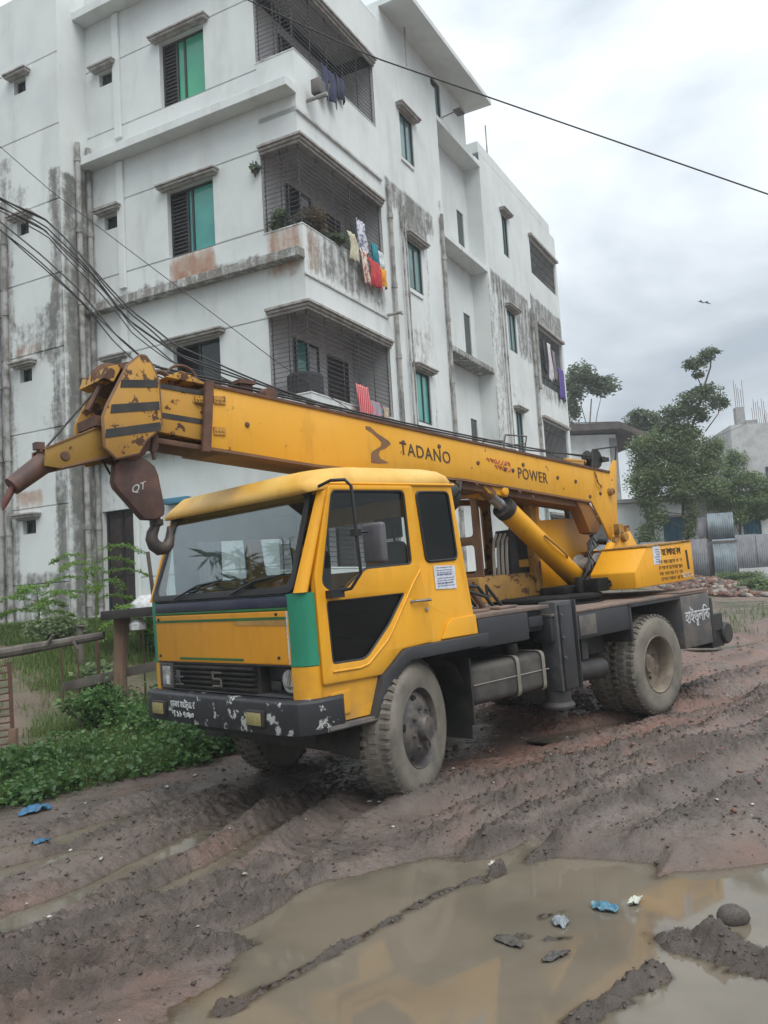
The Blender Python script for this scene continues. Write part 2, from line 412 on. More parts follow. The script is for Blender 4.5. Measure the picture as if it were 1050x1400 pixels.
PUD = [(3.3, 2.72), (2.80, 2.42), (2.35, 2.10), (1.95, 1.92), (1.62, 1.76), (1.15, 1.86), (.68, 2.08), (.60, 2.42), (.36, 2.42), (.28, 2.75), (.24, 3.0),
       (.40, 3.14), (.05, 3.30), (-.33, 3.44), (-1.1, 3.6), (-1.9, 4.2), (-1.5, 6.2), (2, 7.2), (4.6, 6.4), (5.2, 4.6), (4.2, 3.3)]
def poly_dist(S, W, poly):
    inside = np.zeros(S.shape, bool); n = len(poly)
    for i in range(n):
        ax, ay = poly[i]; bx_, by = poly[(i + 1) % n]
        k = ((ay > W) != (by > W)) & (S < (bx_ - ax) * (W - ay) / (by - ay + 1e-12) + ax)
        inside ^= k
    d, _ = seg_path(S, W, poly + [poly[0]])
    return np.where(inside, d, -d)
def ground_z(x, y, fine=True, ret=False):
    x = np.asarray(x, float); y = np.asarray(y, float)
    S, W = to_sw(x, y)
    z = -0.033 * S
    z = np.where(S > 1.4, -0.046 - 0.012 * np.clip(S - 1.4, 0, 1), z)
    z = np.minimum(z, 1.06 + .002 * (-S))
    bank = sstep(-4.3, -8.8, W) * sstep(-30, -18, S)
    base = z
    z = z * (1 - bank) + bank * np.maximum(z, 1.26)
    z = z + .10 * sstep(-2.2, -3.6, W) * sstep(-30, -12, S) * (1 - bank)
    z = z + .05 * (fbm(x * .5, y * .5, 3, 3) - .5)
    mud = sstep(-3.2, -1.6, W)
    # gentle lumps
    if fine:
        z = z + mud * (.035 * (fbm(x * 2.3, y * 2.3, 11, 3) - .5))
    wv = .10 * (fbm(S * .9, W * .9 + 5, 21, 2) - .5)
    lump = np.zeros_like(z)
    for pts, dep, hw, rid in RUTS:
        d, t = seg_path(S, W + wv, pts)
        fade = sstep(0, .12, t) * sstep(1, .88, t)
        md = .75 + .5 * vnoise(S * 2.1 + len(pts), W * .7, int(dep * 999))
        z = z - dep * md * fade * np.exp(-(d / hw) ** 4)
        tp_ = .0055 * np.sin(2 * np.pi * S / .115 + 9 * (W - pts[0][1])) * np.exp(-(d / (hw * 1.25)) ** 6) * fade * sstep(.35, .6, fbm(S * .8, W * .8, 29, 2))
        z = z + tp_
        rg = np.exp(-((d - hw * 1.75) / (hw * .62)) ** 2) * fade
        z = z + rid * rg * (.5 + vnoise(S * 4.5, W * 3.0, 77 + len(pts)))
        lump = np.maximum(lump, np.clip(rg * rid / .05, 0, 1))
    dp = poly_dist(S, W, PUD) + .30 * (fbm(x * 2.2, y * 2.2, 41, 4) - .5)
    k = sstep(-.22, .22, dp)
    z = z * (1 - k) + k * (-.155 - .03 * sstep(0.2, 1.2, dp))
    for s0 in (.0, -3.515):
        z = z + .055 * np.exp(-((S - s0) / .42) ** 4 - ((W - .96) / .24) ** 4)
    shore = np.exp(-((dp + .12) / .16) ** 2)
    z = z + shore * .022 * (fbm(x * 5, y * 5, 47, 3) - .3)
    rl = np.zeros_like(z)
    for pts, hh, hw in RIDGES:
        d, t = seg_path(S, W, pts)
        d = d + .6 * hw * (fbm(x * 7, y * 7, 57, 3) - .5) * 2
        rg = np.exp(-(np.clip(d, 0, None) / hw) ** 2.4)
        z = z + hh * rg * (.75 + .5 * vnoise(x * 9, y * 9, 61)); rl = np.maximum(rl, rg)
    pat = np.zeros_like(z)
    if fine:
        kk = k * (1 - rl); near = sstep(-9, -5, S)
        pat = sstep(.42, .62, fbm(x * 1.1, y * 1.1, 71, 3))
        cl = (1 - np.abs(2 * fbm(x * 13, y * 13, 81, 4) - 1)) ** 2
        z = z + mud * (.5 + .5 * near) * (1 - .8 * kk) * (.006 + .016 * pat + .052 * lump + .016 * rl) * (cl - .35) * 1.1
        c2_ = (1 - np.abs(2 * fbm(x * 27, y * 27, 95, 3) - 1)) ** 3
        z = z + mud * (.022 * (fbm(x * 34, y * 34, 91, 2) - .5) + .022 * (c2_ - .3)) * (.16 + 1.1 * lump + .45 * pat + .35 * rl) * (1 - .7 * kk)
    if ret: return z, np.clip(np.maximum(lump, rl) + .35 * pat * mud, 0, 1) * mud
    return z

def grid_mesh(name, xs, ys, mat, fine=True, hole=None, drop=0.0):
    X, Y = np.meshgrid(xs, ys); Z, LU = ground_z(X, Y, fine, True); Z = Z - drop
    nx, ny = len(xs), len(ys)
    idx = np.arange(nx * ny).reshape(ny, nx)
    q = np.stack([idx[:-1, :-1], idx[:-1, 1:], idx[1:, 1:], idx[1:, :-1]], -1).reshape(-1, 4)
    if hole:
        cx = (X[:-1, :-1] + X[1:, 1:]).ravel() / 2; cy = (Y[:-1, :-1] + Y[1:, 1:]).ravel() / 2
        keep = ~((cx > hole[0]) & (cx < hole[1]) & (cy > hole[2]) & (cy < hole[3])); q = q[keep]
    me = bpy.data.meshes.new(name)
    me.vertices.add(nx * ny); me.vertices.foreach_set('co', np.stack([X, Y, Z], -1).ravel())
    me.loops.add(q.size); me.loops.foreach_set('vertex_index', q.ravel())
    me.polygons.add(len(q)); me.polygons.foreach_set('loop_start', np.arange(0, q.size, 4)); me.polygons.foreach_set('loop_total', np.full(len(q), 4))
    me.polygons.foreach_set('use_smooth', np.ones(len(q), bool))
    me.update(); me.validate()
    # where the ground is earth, grass, or brick-red road
    S, W = to_sw(X.ravel(), Y.ravel())
    soil = np.zeros((nx * ny, 4), np.float32)
    soil[:, 0] = sstep(-1.9, -3.0, W + .8 * (fbm(X.ravel() * 1.2, Y.ravel() * 1.2, 5, 3) - .5))        # bank
    soil[:, 1] = np.clip(sstep(.6, -2.2, S) * sstep(2.6, 1.2, W) + .55 * sstep(.50, .66, fbm(X.ravel() * .9, Y.ravel() * .9, 8, 3)), 0, 1)       # crushed brick
    soil[:, 2] = sstep(-.05, -.10, Z.ravel() + .02 * (fbm(X.ravel() * 3, Y.ravel() * 3, 9, 3) - .5))      # wet
    soil[:, 3] = LU.ravel()
    at = me.color_attributes.new('soil', 'FLOAT_COLOR', 'POINT'); at.data.foreach_set('color', soil.ravel())
    return link(name, me, mat)

g = G('mud_ground')
at = N(g.t, 'ShaderNodeVertexColor', layer_name='soil'); sp = N(g.t, 'ShaderNodeSeparateColor'); g.L(at.outputs[0], sp.inputs[0])
c = g.mix(g.rng(g.noise(1.7, 6, .6), .35, .65), (0.148, 0.115, 0.098), (0.088, 0.071, 0.061))
c = g.mix(g.math('MULTIPLY', sp.outputs[1], g.rng(g.noise(2.6, 6, .65), .35, .62, .25, 1)), c, (0.185, 0.105, 0.080))
c = g.mix(g.rng(g.noise(14, 7, .7), .50, .72, 0, .75), c, (0.060, 0.048, 0.042))
c = g.mix(g.rng(g.noise(47, 4, .6), .66, .72, 0, .55), c, (0.23, 0.185, 0.16))
bankc = g.mix(g.rng(g.noise(1.6, 5, .6), .42, .62), (0.150, 0.112, 0.085), (0.070, 0.082, 0.040))
c = g.mix(sp.outputs[0], c, bankc)
c = g.mix(g.math('MULTIPLY', sp.outputs[2], .45), c, (0.062, 0.050, 0.036))
c = g.mix(g.math('MULTIPLY', g.rng(at.outputs[1], .28, .95), g.rng(g.noise(5, 7, .7), .32, .58, .30, .85)), c, (0.055, 0.043, 0.034))
g.color(c)
rw = g.rng(g.noise(1.1, 5, .6), .40, .60, .16, .62)
g.rough(g.math('MAXIMUM', g.math('SUBTRACT', rw, g.math('MULTIPLY', sp.outputs[2], .42)), .12))
g.p.inputs['Specular IOR Level'].default_value = .5
g.bump(g.math('ADD', g.noise(48, 7, .75), g.math('MULTIPLY', g.noise(16, 5, .7), 1.5)), .75, .016)
m_mud = g.mat
NX0, NX1, NY0, NY1 = -5.2, 6.0, 1.6, 12.0
near = grid_mesh('muddy_ground', np.arange(NX0, NX1 + .01, .0165), np.arange(NY0, NY1 + .01, .0165), m_mud)
tag(near, kind='structure')
mid = grid_mesh('road_ground', np.arange(-30, 40.01, .2), np.arange(-12, 62.01, .2), m_mud, True, (NX0 + .12, NX1 - .12, NY0 + .12, NY1 - .12), .012)
tag(mid, kind='structure')
fx = [(-400, -400), (400, -400), (400, 400), (-400, 400)]
far = MB()
ix = [(-29.8, -11.8), (39.8, -11.8), (39.8, 61.8), (-29.8, 61.8)]
far.add([(x, y, -.4 if y < 0 else .9) for x, y in fx] + [(x, y, float(ground_z(x, y)) - .06) for x, y in ix],
        [(0, 1, 5, 4), (1, 2, 6, 5), (2, 3, 7, 6), (3, 0, 4, 7)])
tag(far.build('distant_ground', m_mud, smooth=False), kind='structure')

# ------------------------------------------------------------------ standing water
g = G('murky_puddle_water')
g.color(g.mix(g.rng(g.noise(1.3, 4), .35, .7), (0.158, 0.135, 0.102), (0.120, 0.104, 0.080)))
g.rough(.05); g.set(IOR=1.33); g.p.inputs['Specular IOR Level'].default_value = .65
g.bump(g.noise(2.4, 3), .02, .02)
m_water = g.mat
# shallow water lets the bed show through: murk grows with the depth stored on the mesh
t_ = g.t; at = N(t_, 'ShaderNodeVertexColor', layer_name='depth')
clear = N(t_, 'ShaderNodeBsdfTransparent'); clear.inputs[0].default_value = (.80, .74, .64, 1)
gls = N(t_, 'ShaderNodeBsdfGlossy'); gls.inputs['Roughness'].default_value = .05
lw = N(t_, 'ShaderNodeLayerWeight'); lw.inputs[0].default_value = .5
fr = g.math('ADD', g.math('MULTIPLY', g.math('POWER', lw.outputs['Facing'], 5.0), .95), .02)
m1 = N(t_, 'ShaderNodeMixShader'); g.L(fr, m1.inputs[0]); g.L(clear.outputs[0], m1.inputs[1]); g.L(gls.outputs[0], m1.inputs[2])
sepd = N(t_, 'ShaderNodeSeparateColor'); g.L(at.outputs[0], sepd.inputs[0])
m2 = N(t_, 'ShaderNodeMixShader'); g.L(sepd.outputs[0], m2.inputs[0]); g.L(m1.outputs[0], m2.inputs[1]); g.L(g.p.outputs[0], m2.inputs[2])
g.L(m2.outputs[0], g.out.inputs[0])
def sheet(name, pts, z, step=.035):
    xs = np.arange(min(p[0] for p in pts), max(p[0] for p in pts), step); ys = np.arange(min(p[1] for p in pts), max(p[1] for p in pts), step)
    X, Y = np.meshgrid(xs, ys); S, W = X, Y
    d = z - ground_z(X, Y); ins = poly_dist(X, Y, list(pts)) > 0
    nx = len(xs); idx = np.arange(X.size).reshape(X.shape)
    q = np.stack([idx[:-1, :-1], idx[:-1, 1:], idx[1:, 1:], idx[1:, :-1]], -1).reshape(-1, 4)
    dd = d.ravel(); ok = (dd[q].max(1) > -.012) & ins.ravel()[q].all(1); q = q[ok]
    u, inv = np.unique(q, return_inverse=True); q = inv.reshape(-1, 4)
    V = np.stack([X.ravel()[u], Y.ravel()[u], np.full(len(u), z)], -1)
    me = bpy.data.meshes.new(name); me.from_pydata(V.tolist(), [], q.tolist())
    col = np.ones((len(u), 4), np.float32); col[:, 0] = 1 - np.exp(-np.clip(dd[u], 0, 1) / .014)
    a_ = me.color_attributes.new('depth', 'FLOAT_COLOR', 'POINT'); a_.data.foreach_set('color', col.ravel()); me.update()
    return tag(link(name, me, m_water), kind='structure')
sheet('puddle_water', [to_xy(.2, -1.2), to_xy(3.8, -1.2), to_xy(5.6, 8), to_xy(-2.5, 8), to_xy(-2.0, 3.4), to_xy(.2, 2.4)], -.078)
sheet('puddle_water', [to_xy(-1.9, .3), to_xy(-1.9, 1.2), to_xy(-4.7, 1.7), to_xy(-4.7, .6)], .052)
sheet('puddle_water', [to_xy(-8.8, -2), to_xy(-8.8, -.3), to_xy(-11.6, -.1), to_xy(-11.6, -1.6)], .285)
# ------------------------------------------------------------------ apartment building
g = G('stained_white_wall')
at = N(g.t, 'ShaderNodeVertexColor', layer_name='stain'); sp = N(g.t, 'ShaderNodeSeparateColor'); g.L(at.outputs[0], sp.inputs[0])
c = g.mix(g.rng(g.noise(.7, 5, .6), .35, .7), (0.655, 0.69, 0.68), (0.57, 0.60, 0.595))
c = g.mix(g.rng(g.noise(2.2, 6, .6, g.vec((1, 1, .22))), .48, .75, 0, .45), c, (0.44, 0.45, 0.43))
st = g.noise(3.6, 8, .66, g.vec((1.6, 1.6, .20)))
st2 = g.noise(5.5, 9, .78)
stm = g.math('ADD', g.math('MULTIPLY', st, .50), g.math('MULTIPLY', st2, .50))
gm = g.rng(g.math('ADD', stm, g.math('MULTIPLY', sp.outputs[0], .36)), .655, .86, 0, .90)
c = g.mix(gm, c, g.mix(g.rng(g.noise(4, 5), .4, .6), (0.10, 0.10, 0.092), (0.165, 0.16, 0.145)))
rm = g.rng(g.math('ADD', g.math('MULTIPLY', stm, .8), g.math('MULTIPLY', sp.outputs[1], .42)), .56, .90, 0, .85)
c = g.mix(rm, c, g.mix(g.rng(g.noise(3, 5), .4, .6), (0.33, 0.165, 0.10), (0.40, 0.29, 0.21)))
g.color(c); g.rough(.85); g.p.inputs['Specular IOR Level'].default_value = .25
g.bump(g.noise(18, 5, .6), .15, .01)
m_wall = g.mat
m_ledge = simple('weathered_concrete_trim', (0.40, 0.40, 0.385), .9, (0.22, 0.21, 0.195), 5, .35, .65, bump=.2)
m_trimw = simple('white_plaster_trim', (0.56, 0.58, 0.57), .85, (0.40, 0.40, 0.385), 3)
m_hood = simple('grey_window_hood', (0.36, 0.35, 0.335), .85, (0.235, 0.21, 0.19), 7)
m_frame = simple('dark_window_frame', (0.022, 0.024, 0.026), .45)
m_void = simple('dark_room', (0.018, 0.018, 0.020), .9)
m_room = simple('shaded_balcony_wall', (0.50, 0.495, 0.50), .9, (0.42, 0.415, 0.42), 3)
m_grille = simple('dark_iron_grille', (0.055, 0.052, 0.056), .6)
m_shut = simple('brown_wood_shutter', (0.045, 0.035, 0.032), .7, (0.025, 0.02, 0.02), 8)
m_pipe = simple('grey_drain_pipe', (0.34, 0.335, 0.32), .7, (0.15, 0.145, 0.13), 4, bump=.1)
def pane_mat(name, col, c2):
    g = G(name); g.color(g.mix(g.rng(g.noise(1.2, 3), .4, .6), col, c2)); g.rough(.12)
    g.p.inputs['Specular IOR Level'].default_value = .6; return g.mat
m_pgreen = pane_mat('green_glass', (0.055, 0.36, 0.20), (0.05, 0.30, 0.19))
m_pteal = pane_mat('teal_glass', (0.06, 0.32, 0.27), (0.05, 0.26, 0.24))
m_ppale = pane_mat('pale_reflecting_glass', (0.13, 0.24, 0.23), (0.09, 0.17, 0.17))
m_pdark = pane_mat('dark_glass', (0.02, 0.03, 0.032), (0.03, 0.045, 0.045))
m_bluew = simple('blue_painted_trim', (0.06, 0.20, 0.30), .7)

BX, BY, BYAW = -1.1317, 14.5533, R(62.3354)
bld = empty('apartment_building', (BX, BY, 0), BYAW)
tag(bld, 'white four storey apartment building with stained walls and corner balconies', 'apartment building')
def FU(c): return lambda a, d, z: (c + d, a, z)       # faces the camera's left side: a runs along v
def FV(c): return lambda a, d, z: (a, c + d, z)       # long side: a runs along u
ZB = .2
def boxm(pts):
    """sum of soft box masks: (a0,a1,z0,z1,amount)"""
    def fn(a, z):
        v = np.zeros_like(a)
        for a0, a1, z0, z1, k in pts:
            s_ = .10
            m = sstep(a0 - s_, a0 + s_, a) * sstep(a1 + s_, a1 - s_, a) * sstep(z0 - .25, z0 + .25, z) * sstep(z1 + .08, z1 - .03, z)
            v = np.maximum(v, k * m)
        return v
    return fn
def wall(name, F, a0, a1, z0, z1, holes=(), grooves=(), grime=(), rust=(), step=.16, reveal=.14, base_g=0.0, parent=None):
    grime = list(grime)
    for h in holes:
        if h[1] - h[0] < 1.3:
            grime += [(h[0] - .12, h[0] + .02, h[2] - 1.0, h[2] + .02, .42), (h[1] - .02, h[1] + .12, h[2] - .8, h[2] + .02, .42), (h[0], h[1], h[2] - .35, h[2], .30), (h[0] - .2, h[0] + .0, h[3] - .7, h[3] + .05, .30)]
    def lines(lo, hi, extra, st):
        pts = {round(lo, 4), round(hi, 4)} | {round(e_, 4) for e_ in extra if lo < e_ < hi}
        p = sorted(pts); o_ = []
        for i in range(len(p) - 1):
            n_ = max(1, int(math.ceil((p[i + 1] - p[i]) / st))); o_ += [p[i] + (p[i + 1] - p[i]) * k / n_ for k in range(n_)]
        return np.array(o_ + [p[-1]])
    gz = [g_ + k for g_ in grooves for k in (-.016, 0, .016)]
    A = lines(a0, a1, [h[0] for h in holes] + [h[1] for h in holes], step)
    Z = lines(z0, z1, [h[2] for h in holes] + [h[3] for h in holes] + gz, step)
    AA, ZZ = np.meshgrid(A, Z); D = np.zeros_like(AA)
    for g_ in grooves: D[np.abs(ZZ - g_) < .003] = .03
    vs_ = [F(a, d, z) for a, d, z in zip(AA.ravel(), D.ravel(), ZZ.ravel())]
    gr = np.clip(boxm(grime)(AA, ZZ) + base_g, 0, 1.2).ravel(); ru = boxm(rust)(AA, ZZ).ravel()
    na = len(A); fs = []
    for j in range(len(Z) - 1):
        for i in range(na - 1):
            ca, cz = (A[i] + A[i + 1]) / 2, (Z[j] + Z[j + 1]) / 2
            if any(h[0] < ca < h[1] and h[2] < cz < h[3] for h in holes): continue
            fs.append((j * na + i, j * na + i + 1, (j + 1) * na + i + 1, (j + 1) * na + i))
    ex = []
    for h in holes:
        rv = h[4] if len(h) > 4 else reveal
        b = len(vs_) + len(ex)
        ex += [F(h[0], 0, h[2]), F(h[1], 0, h[2]), F(h[1], 0, h[3]), F(h[0], 0, h[3]), F(h[0], rv, h[2]), F(h[1], rv, h[2]), F(h[1], rv, h[3]), F(h[0], rv, h[3])]
        fs += [(b, b + 1, b + 5, b + 4), (b + 1, b + 2, b + 6, b + 5), (b + 2, b + 3, b + 7, b + 6), (b + 3, b, b + 4, b + 7)]
    me = bpy.data.meshes.new(name); me.from_pydata(vs_ + ex, [], fs)
    col = np.zeros((len(vs_) + len(ex), 4), np.float32); col[:len(vs_), 0] = gr; col[:len(vs_), 1] = ru; col[len(vs_):, 0] = .2; col[:, 3] = 1
    at_ = me.color_attributes.new('stain', 'FLOAT_COLOR', 'POINT'); at_.data.foreach_set('color', col.ravel())
    me.shade_smooth(); me.set_sharp_from_angle(angle=R(20)); me.update()
    return link(name, me, m_wall, parent or bld)
def stainbox(name, F, boxes, gr, ru=0.0, parent=None):
    """plain plaster boxes in the wall material"""
    mb = MB()
    for b in boxes: mb.box(*b, T=F)
    me = bpy.data.meshes.new(name); me.from_pydata(mb.v, [], mb.f); fix(me, .008, 1)
    n_ = len(me.vertices); col = np.zeros((n_, 4), np.float32); col[:, 0] = gr; col[:, 1] = ru; col[:, 3] = 1
    at_ = me.color_attributes.new('stain', 'FLOAT_COLOR', 'POINT'); at_.data.foreach_set('color', col.ravel())
    return link(name, me, m_wall, parent or bld)
def window(F, a0, a1, z0, z1, spans, hood=True, d=.10, ledge=.16, name='window', hoodmat=None, louvre=None, void=True):
    """spans: list of (fraction0, fraction1, pane material or None for an open dark part)"""
    mb = MB(); fw = .045
    mb.box(a0, a1, d, d + .06, z0, z0 + fw, T=F); mb.box(a0, a1, d, d + .06, z1 - fw, z1, T=F)
    for a in [a0, a1 - fw] + [a0 + (a1 - a0) * s_[0] - fw / 2 for s_ in spans[1:]]:
        mb.box(a, a + fw, d + .002, d + .058, z0 + fw, z1 - fw, T=F)
    if void: mb.box(a0 + .01, a1 - .01, d + .3, d + .32, z0 + .01, z1 - .01, T=F)
    wo = mb.build(name, m_frame, bld, smooth=False)
    for k, (f0, f1, pm) in enumerate(spans):
        if pm is None: continue
        p0, p1 = a0 + (a1 - a0) * f0 + fw / 2 + .003, a0 + (a1 - a0) * f1 - fw / 2 - .003
        MB().box(p0, p1, d + .022 + .012 * (k % 2), d + .030 + .012 * (k % 2), z0 + fw + .002, z1 - fw - .002, T=F).build('pane', pm, wo, smooth=False)
    if louvre:
        f0, f1 = louvre; lv = MB(); n_ = 16
        for k in range(n_):
            zz = z0 + .06 + (z1 - z0 - .12) * k / n_
            lv.box(a0 + (a1 - a0) * f0 + .03, a0 + (a1 - a0) * f1 - .03, d + .01, d + .022, zz, zz + .018, T=F)
        lv.build('grille', m_grille, wo, smooth=False)
    if hood:
        h = MB(); o_ = .14
        h.box(a0 - o_, a1 + o_, -.15, -.002, z1 + .036, z1 + .082, T=F)
        h.box(a0 - o_ - .02, a1 + o_ + .02, -.18, -.002, z1 + .084, z1 + .122, T=F)
        h.box(a0 - o_ + .05, a1 + o_ - .05, -.09, -.002, z1 + .004, z1 + .034, T=F)
        h.build('hood', hoodmat or m_hood, wo, bevel=.006)
    return wo

# --- left face (u = 0), v 0.83 .. 5.14 : grooves, windows on three floors and a door below
GL = [2.1, 5.06, 6.55, 8.2, 9.72, 11.27, 12.7]
holesL = [(2.02, 3.13, 11.27, 12.62), (4.41, 4.77, 12.27, 12.57), (1.94, 3.07, 8.2, 9.53), (4.38, 4.74, 9.18, 9.48),
          (1.94, 3.06, 5.13, 6.45), (4.29, 4.70, 6.13, 6.42), (4.17, 5.03, 1.35, 3.46), (2.1, 3.05, 1.6, 3.36)]
wall('wall', FU(0), .83, 5.14, ZB, 14.4, holesL, GL,
     grime=[(.83, 5.14, 7.55, 7.8, .75), (4.7, 5.2, 7.6, 10.5, .38), (.83, 5.14, 4.2, 4.5, .5), (.83, 5.14, 0, 2.2, .35), (3.9, 5.14, 1.2, 4.2, .45), (2.6, 3.8, 7.5, 8.2, .35)],
     rust=[(1.94, 3.07, 7.52, 8.17, 1.15), (.83, 4.6, 7.5, 7.7, .55), (2.9, 4.0, 1.2, 1.7, .7), (.9, 3.3, 4.2, 4.45, .7)])
F0 = FU(0)
window(F0, 2.02, 3.13, 11.27, 12.62, [(0, .5, m_pgreen), (.5, .68, m_pgreen), (.68, 1, None)], louvre=(.68, 1))
window(F0, 1.94, 3.07, 8.2, 9.53, [(0, .52, m_pteal), (.52, .63, m_pteal), (.63, 1, None)], louvre=(.63, 1))
window(F0, 1.94, 3.06, 5.13, 6.45, [(0, .5, m_pdark), (.5, 1, None)])
for a0, a1, z0, z1 in ((4.41, 4.77, 12.27, 12.57), (4.38, 4.74, 9.18, 9.48), (4.29, 4.70, 6.13, 6.42)):
    window(F0, a0, a1, z0, z1, [(0, 1, m_pdark)], name='small_window')
dw = window(F0, 4.17, 5.03, 1.35, 3.46, [(0, .5, m_shut), (.5, 1, m_shut)], hood=False, name='shuttered_window')
for z in (1.5, 2.15, 2.8):
    for a in (4.24, 4.65): MB().box(a, a + .31, .112, .120, z, z + .5, T=F0).build('panel', m_shut, dw, bevel=.01)
window(F0, 2.1, 3.05, 1.6, 3.36, [(0, .5, m_pdark), (.5, 1, m_pdark)], hood=False)
MB().box(2.75, 3.32, -.16, -.002, 3.42, 3.53, T=F0).build('blue_window_hood', m_bluew, bld, bevel=.01)
stainbox('pilaster', F0, [(4.17, 4.34, -.06, 0, 11.0, 13.68), (4.17, 4.34, -.06, 0, 7.86, 10.5), (4.17, 4.34, -.06, 0, 4.8, 7.44), (4.05, 4.16, -.07, 0, 1.2, 4.4)], .12)
# ledges at every floor: a projecting slab edge seen from below
for zb, gr in ((13.70, .1), (10.52, .1), (7.46, .85), (4.42, .75)):
    stainbox('floor_ledge', F0, [(-.02 if zb < 11 else .8, 5.14, -.34 if zb > 10 else -.22, 0, zb, zb + .17)], gr, .5 if gr > .5 else 0)
# --- projecting bay at the left
FB = FU(-.75)
holesB = [(6.07, 6.42, 12.27, 12.58), (6.07, 6.42, 9.22, 9.52), (6.07, 6.42, 6.16, 6.45), (6.05, 6.42, 3.10, 3.38)]
wall('wall', FB, 5.14, 10.2, ZB, 14.4, holesB, [2.1, 5.12, 8.2, 11.28, 12.8, 9.72, 6.7, 3.6],
     grime=[(5.1, 5.5, 1.2, 10.4, .9), (5.3, 5.95, 6.4, 7.6, .85), (6.5, 7.4, 1, 11, .62), (5.1, 10, .2, 2.3, .75), (5.1, 10, .2, 10.2, .20), (5.9, 6.6, 6.5, 7.4, .6), (5.9, 6.6, 9.6, 10.3, .55), (5.3, 5.8, 4.6, 5.6, .45)],
     rust=[(5.8, 6.6, 3.55, 3.95, 1.0), (5.8, 6.6, 6.62, 6.95, .8), (5.1, 9, .2, 1.9, .4)])
for a0, a1, z0, z1 in holesB: window(FB, a0, a1, z0, z1, [(0, .5, m_pdark), (.5, 1, m_pdark)], name='small_window')
wall('wall', FV(5.14), -.75, 0, ZB, 14.4, grime=[(-.75, 0, .2, 10.35, .95), (-.75, 0, 3, 6.5, .7)], rust=[(-.4, 0, 1, 5, .3)])
pp = MB()
for u, v in ((-.36, 5.06), (-.83, 6.72), (-.83, 6.95), (-.08, 5.06)):
    z1 = 11.0 if u > -.5 else 10.0
    pp = MB(); pp.tube([(u, v, .9), (u, v, z1)], .055, 10)
    for z in np.arange(1.6, z1, 1.5): pp.tube([(u, v, z), (u, v, z + .10)], .07, 10)
    pp.build('drain_pipe', m_pipe, bld)
# --- corner balconies (v 0..0.95, u 0..3.12)
UB, VB = 3.12, .90
def bars(pts0, pts1, n_, r, mb, horizontal=True):
    pass
def balcony(zs, zp, zh, ztop, grime, rust, left=True):
    """zs underside, zp parapet top, zh hood underside, ztop top of the beam above"""
    L = FU(0); Rr = FV(0)
    wall('parapet', Rr, 0, UB, zs, zp, grime=[(0, UB, zs, zp, grime)], rust=[(0, .6, zs, zp, rust * 1.2)], step=.2)
    wall('parapet', L, 0, .83, zs, zp, grime=[(0, .83, zs, zp, grime * .7)], rust=[(0, .83, zs, zp, rust * 1.6)], step=.2)
    stainbox('parapet_coping', lambda a, d, z: (a, d, z), [(-.012, UB, -.012, .12, zp, zp + .03), (-.012, .12, .122, .85, zp, zp + .03)], .5)
    stainbox('balcony_slab', lambda a, d, z: (a, d, z), [(0.01, UB, .01, VB + .1, zs - .003, zs + .12)], .3)
    # inner walls and ceiling of the recess
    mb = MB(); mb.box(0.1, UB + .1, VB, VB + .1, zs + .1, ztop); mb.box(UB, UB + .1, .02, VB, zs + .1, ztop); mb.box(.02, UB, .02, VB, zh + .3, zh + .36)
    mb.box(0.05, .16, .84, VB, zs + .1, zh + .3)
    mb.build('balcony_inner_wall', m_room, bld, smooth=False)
    # beam over the opening with a stepped hood
    if ztop > zh + .1:
        wall('balcony_beam', Rr, 0, UB, zh + .02, ztop, grime=[(0, UB, zh + .2, ztop, grime * .55)], rust=[(0, 1.5, zh, ztop, rust * .6)], step=.2)
        wall('balcony_beam', L, 0, .83, zh + .02, ztop, grime=[(0, .83, zh, ztop, .1)], step=.2)
    hd = MB()
    for k, (o_, za, zb_) in enumerate(((.05, zh - .03, zh + .018), (.09, zh + .02, zh + .07), (.13, zh + .072, zh + .115))):
        hd.box(-o_, UB, -o_, -.001, za, zb_); hd.box(-o_, -.001, .0, .82, za, zb_)
    hd.build('balcony_hood', m_hood, bld)
    # iron grille of horizontal bars
    gb = MB(); n_ = int((zh - zp) / .085)
    for k in range(1, n_):
        z = zp + .03 + (zh - zp - .03) * k / n_
        gb.box(.03, UB - .02, .035, .043, z, z + .011); gb.box(.035, .043, .05, .82, z + .001, z + .011)
    for u in np.linspace(.06, UB - .05, 6): gb.box(u, u + .02, .049, .061, zp + .03, zh)
    for v in (.05, .28, .36, .44, .78): gb.box(.049, .061, v, v + .018, zp + .03, zh)
    gb.build('balcony_grille', m_grille, bld, smooth=False)
for zs, zp, zh, zt, gr, ru in ((10.20, 11.37, 12.75, 12.76, .12, 0), (7.20, 8.10, 9.62, 10.30, .74, .62), (4.15, 5.05, 6.57, 7.20, .55, .2), (1.1, 2.0, 3.52, 4.15, .3, .1)):
    balcony(zs, zp, zh, zt, gr, ru)
# doors and windows seen through the grilles
FI = FV(VB - .13)
for z in (1.2, 4.27, 7.32, 10.37):
    window(FI, .9, 1.75, z + .85, z + 2.15, [(0, .5, m_pteal if z < 5 else m_pdark), (.5, 1, m_pdark)], hood=False, void=False)
    d_ = MB().box(2.1, 2.9, .11, .128, z, z + 2.1, T=FI).build('balcony_door', m_shut, bld, smooth=False)
    MB().box(2.15, 2.85, .10, .108, z + .1, z + .9, T=FI).build('panel', m_shut, d_, bevel=.01)
for zl, u1 in ((10.19, 3.2), (7.17, 3.12), (4.13, 3.12)):
    MB().box(-.05 if zl > 10 else -.03, u1, -.05 if zl > 10 else -.03, -.001, zl, zl + .05).build('ledge_moulding', m_trimw, bld, bevel=.008)
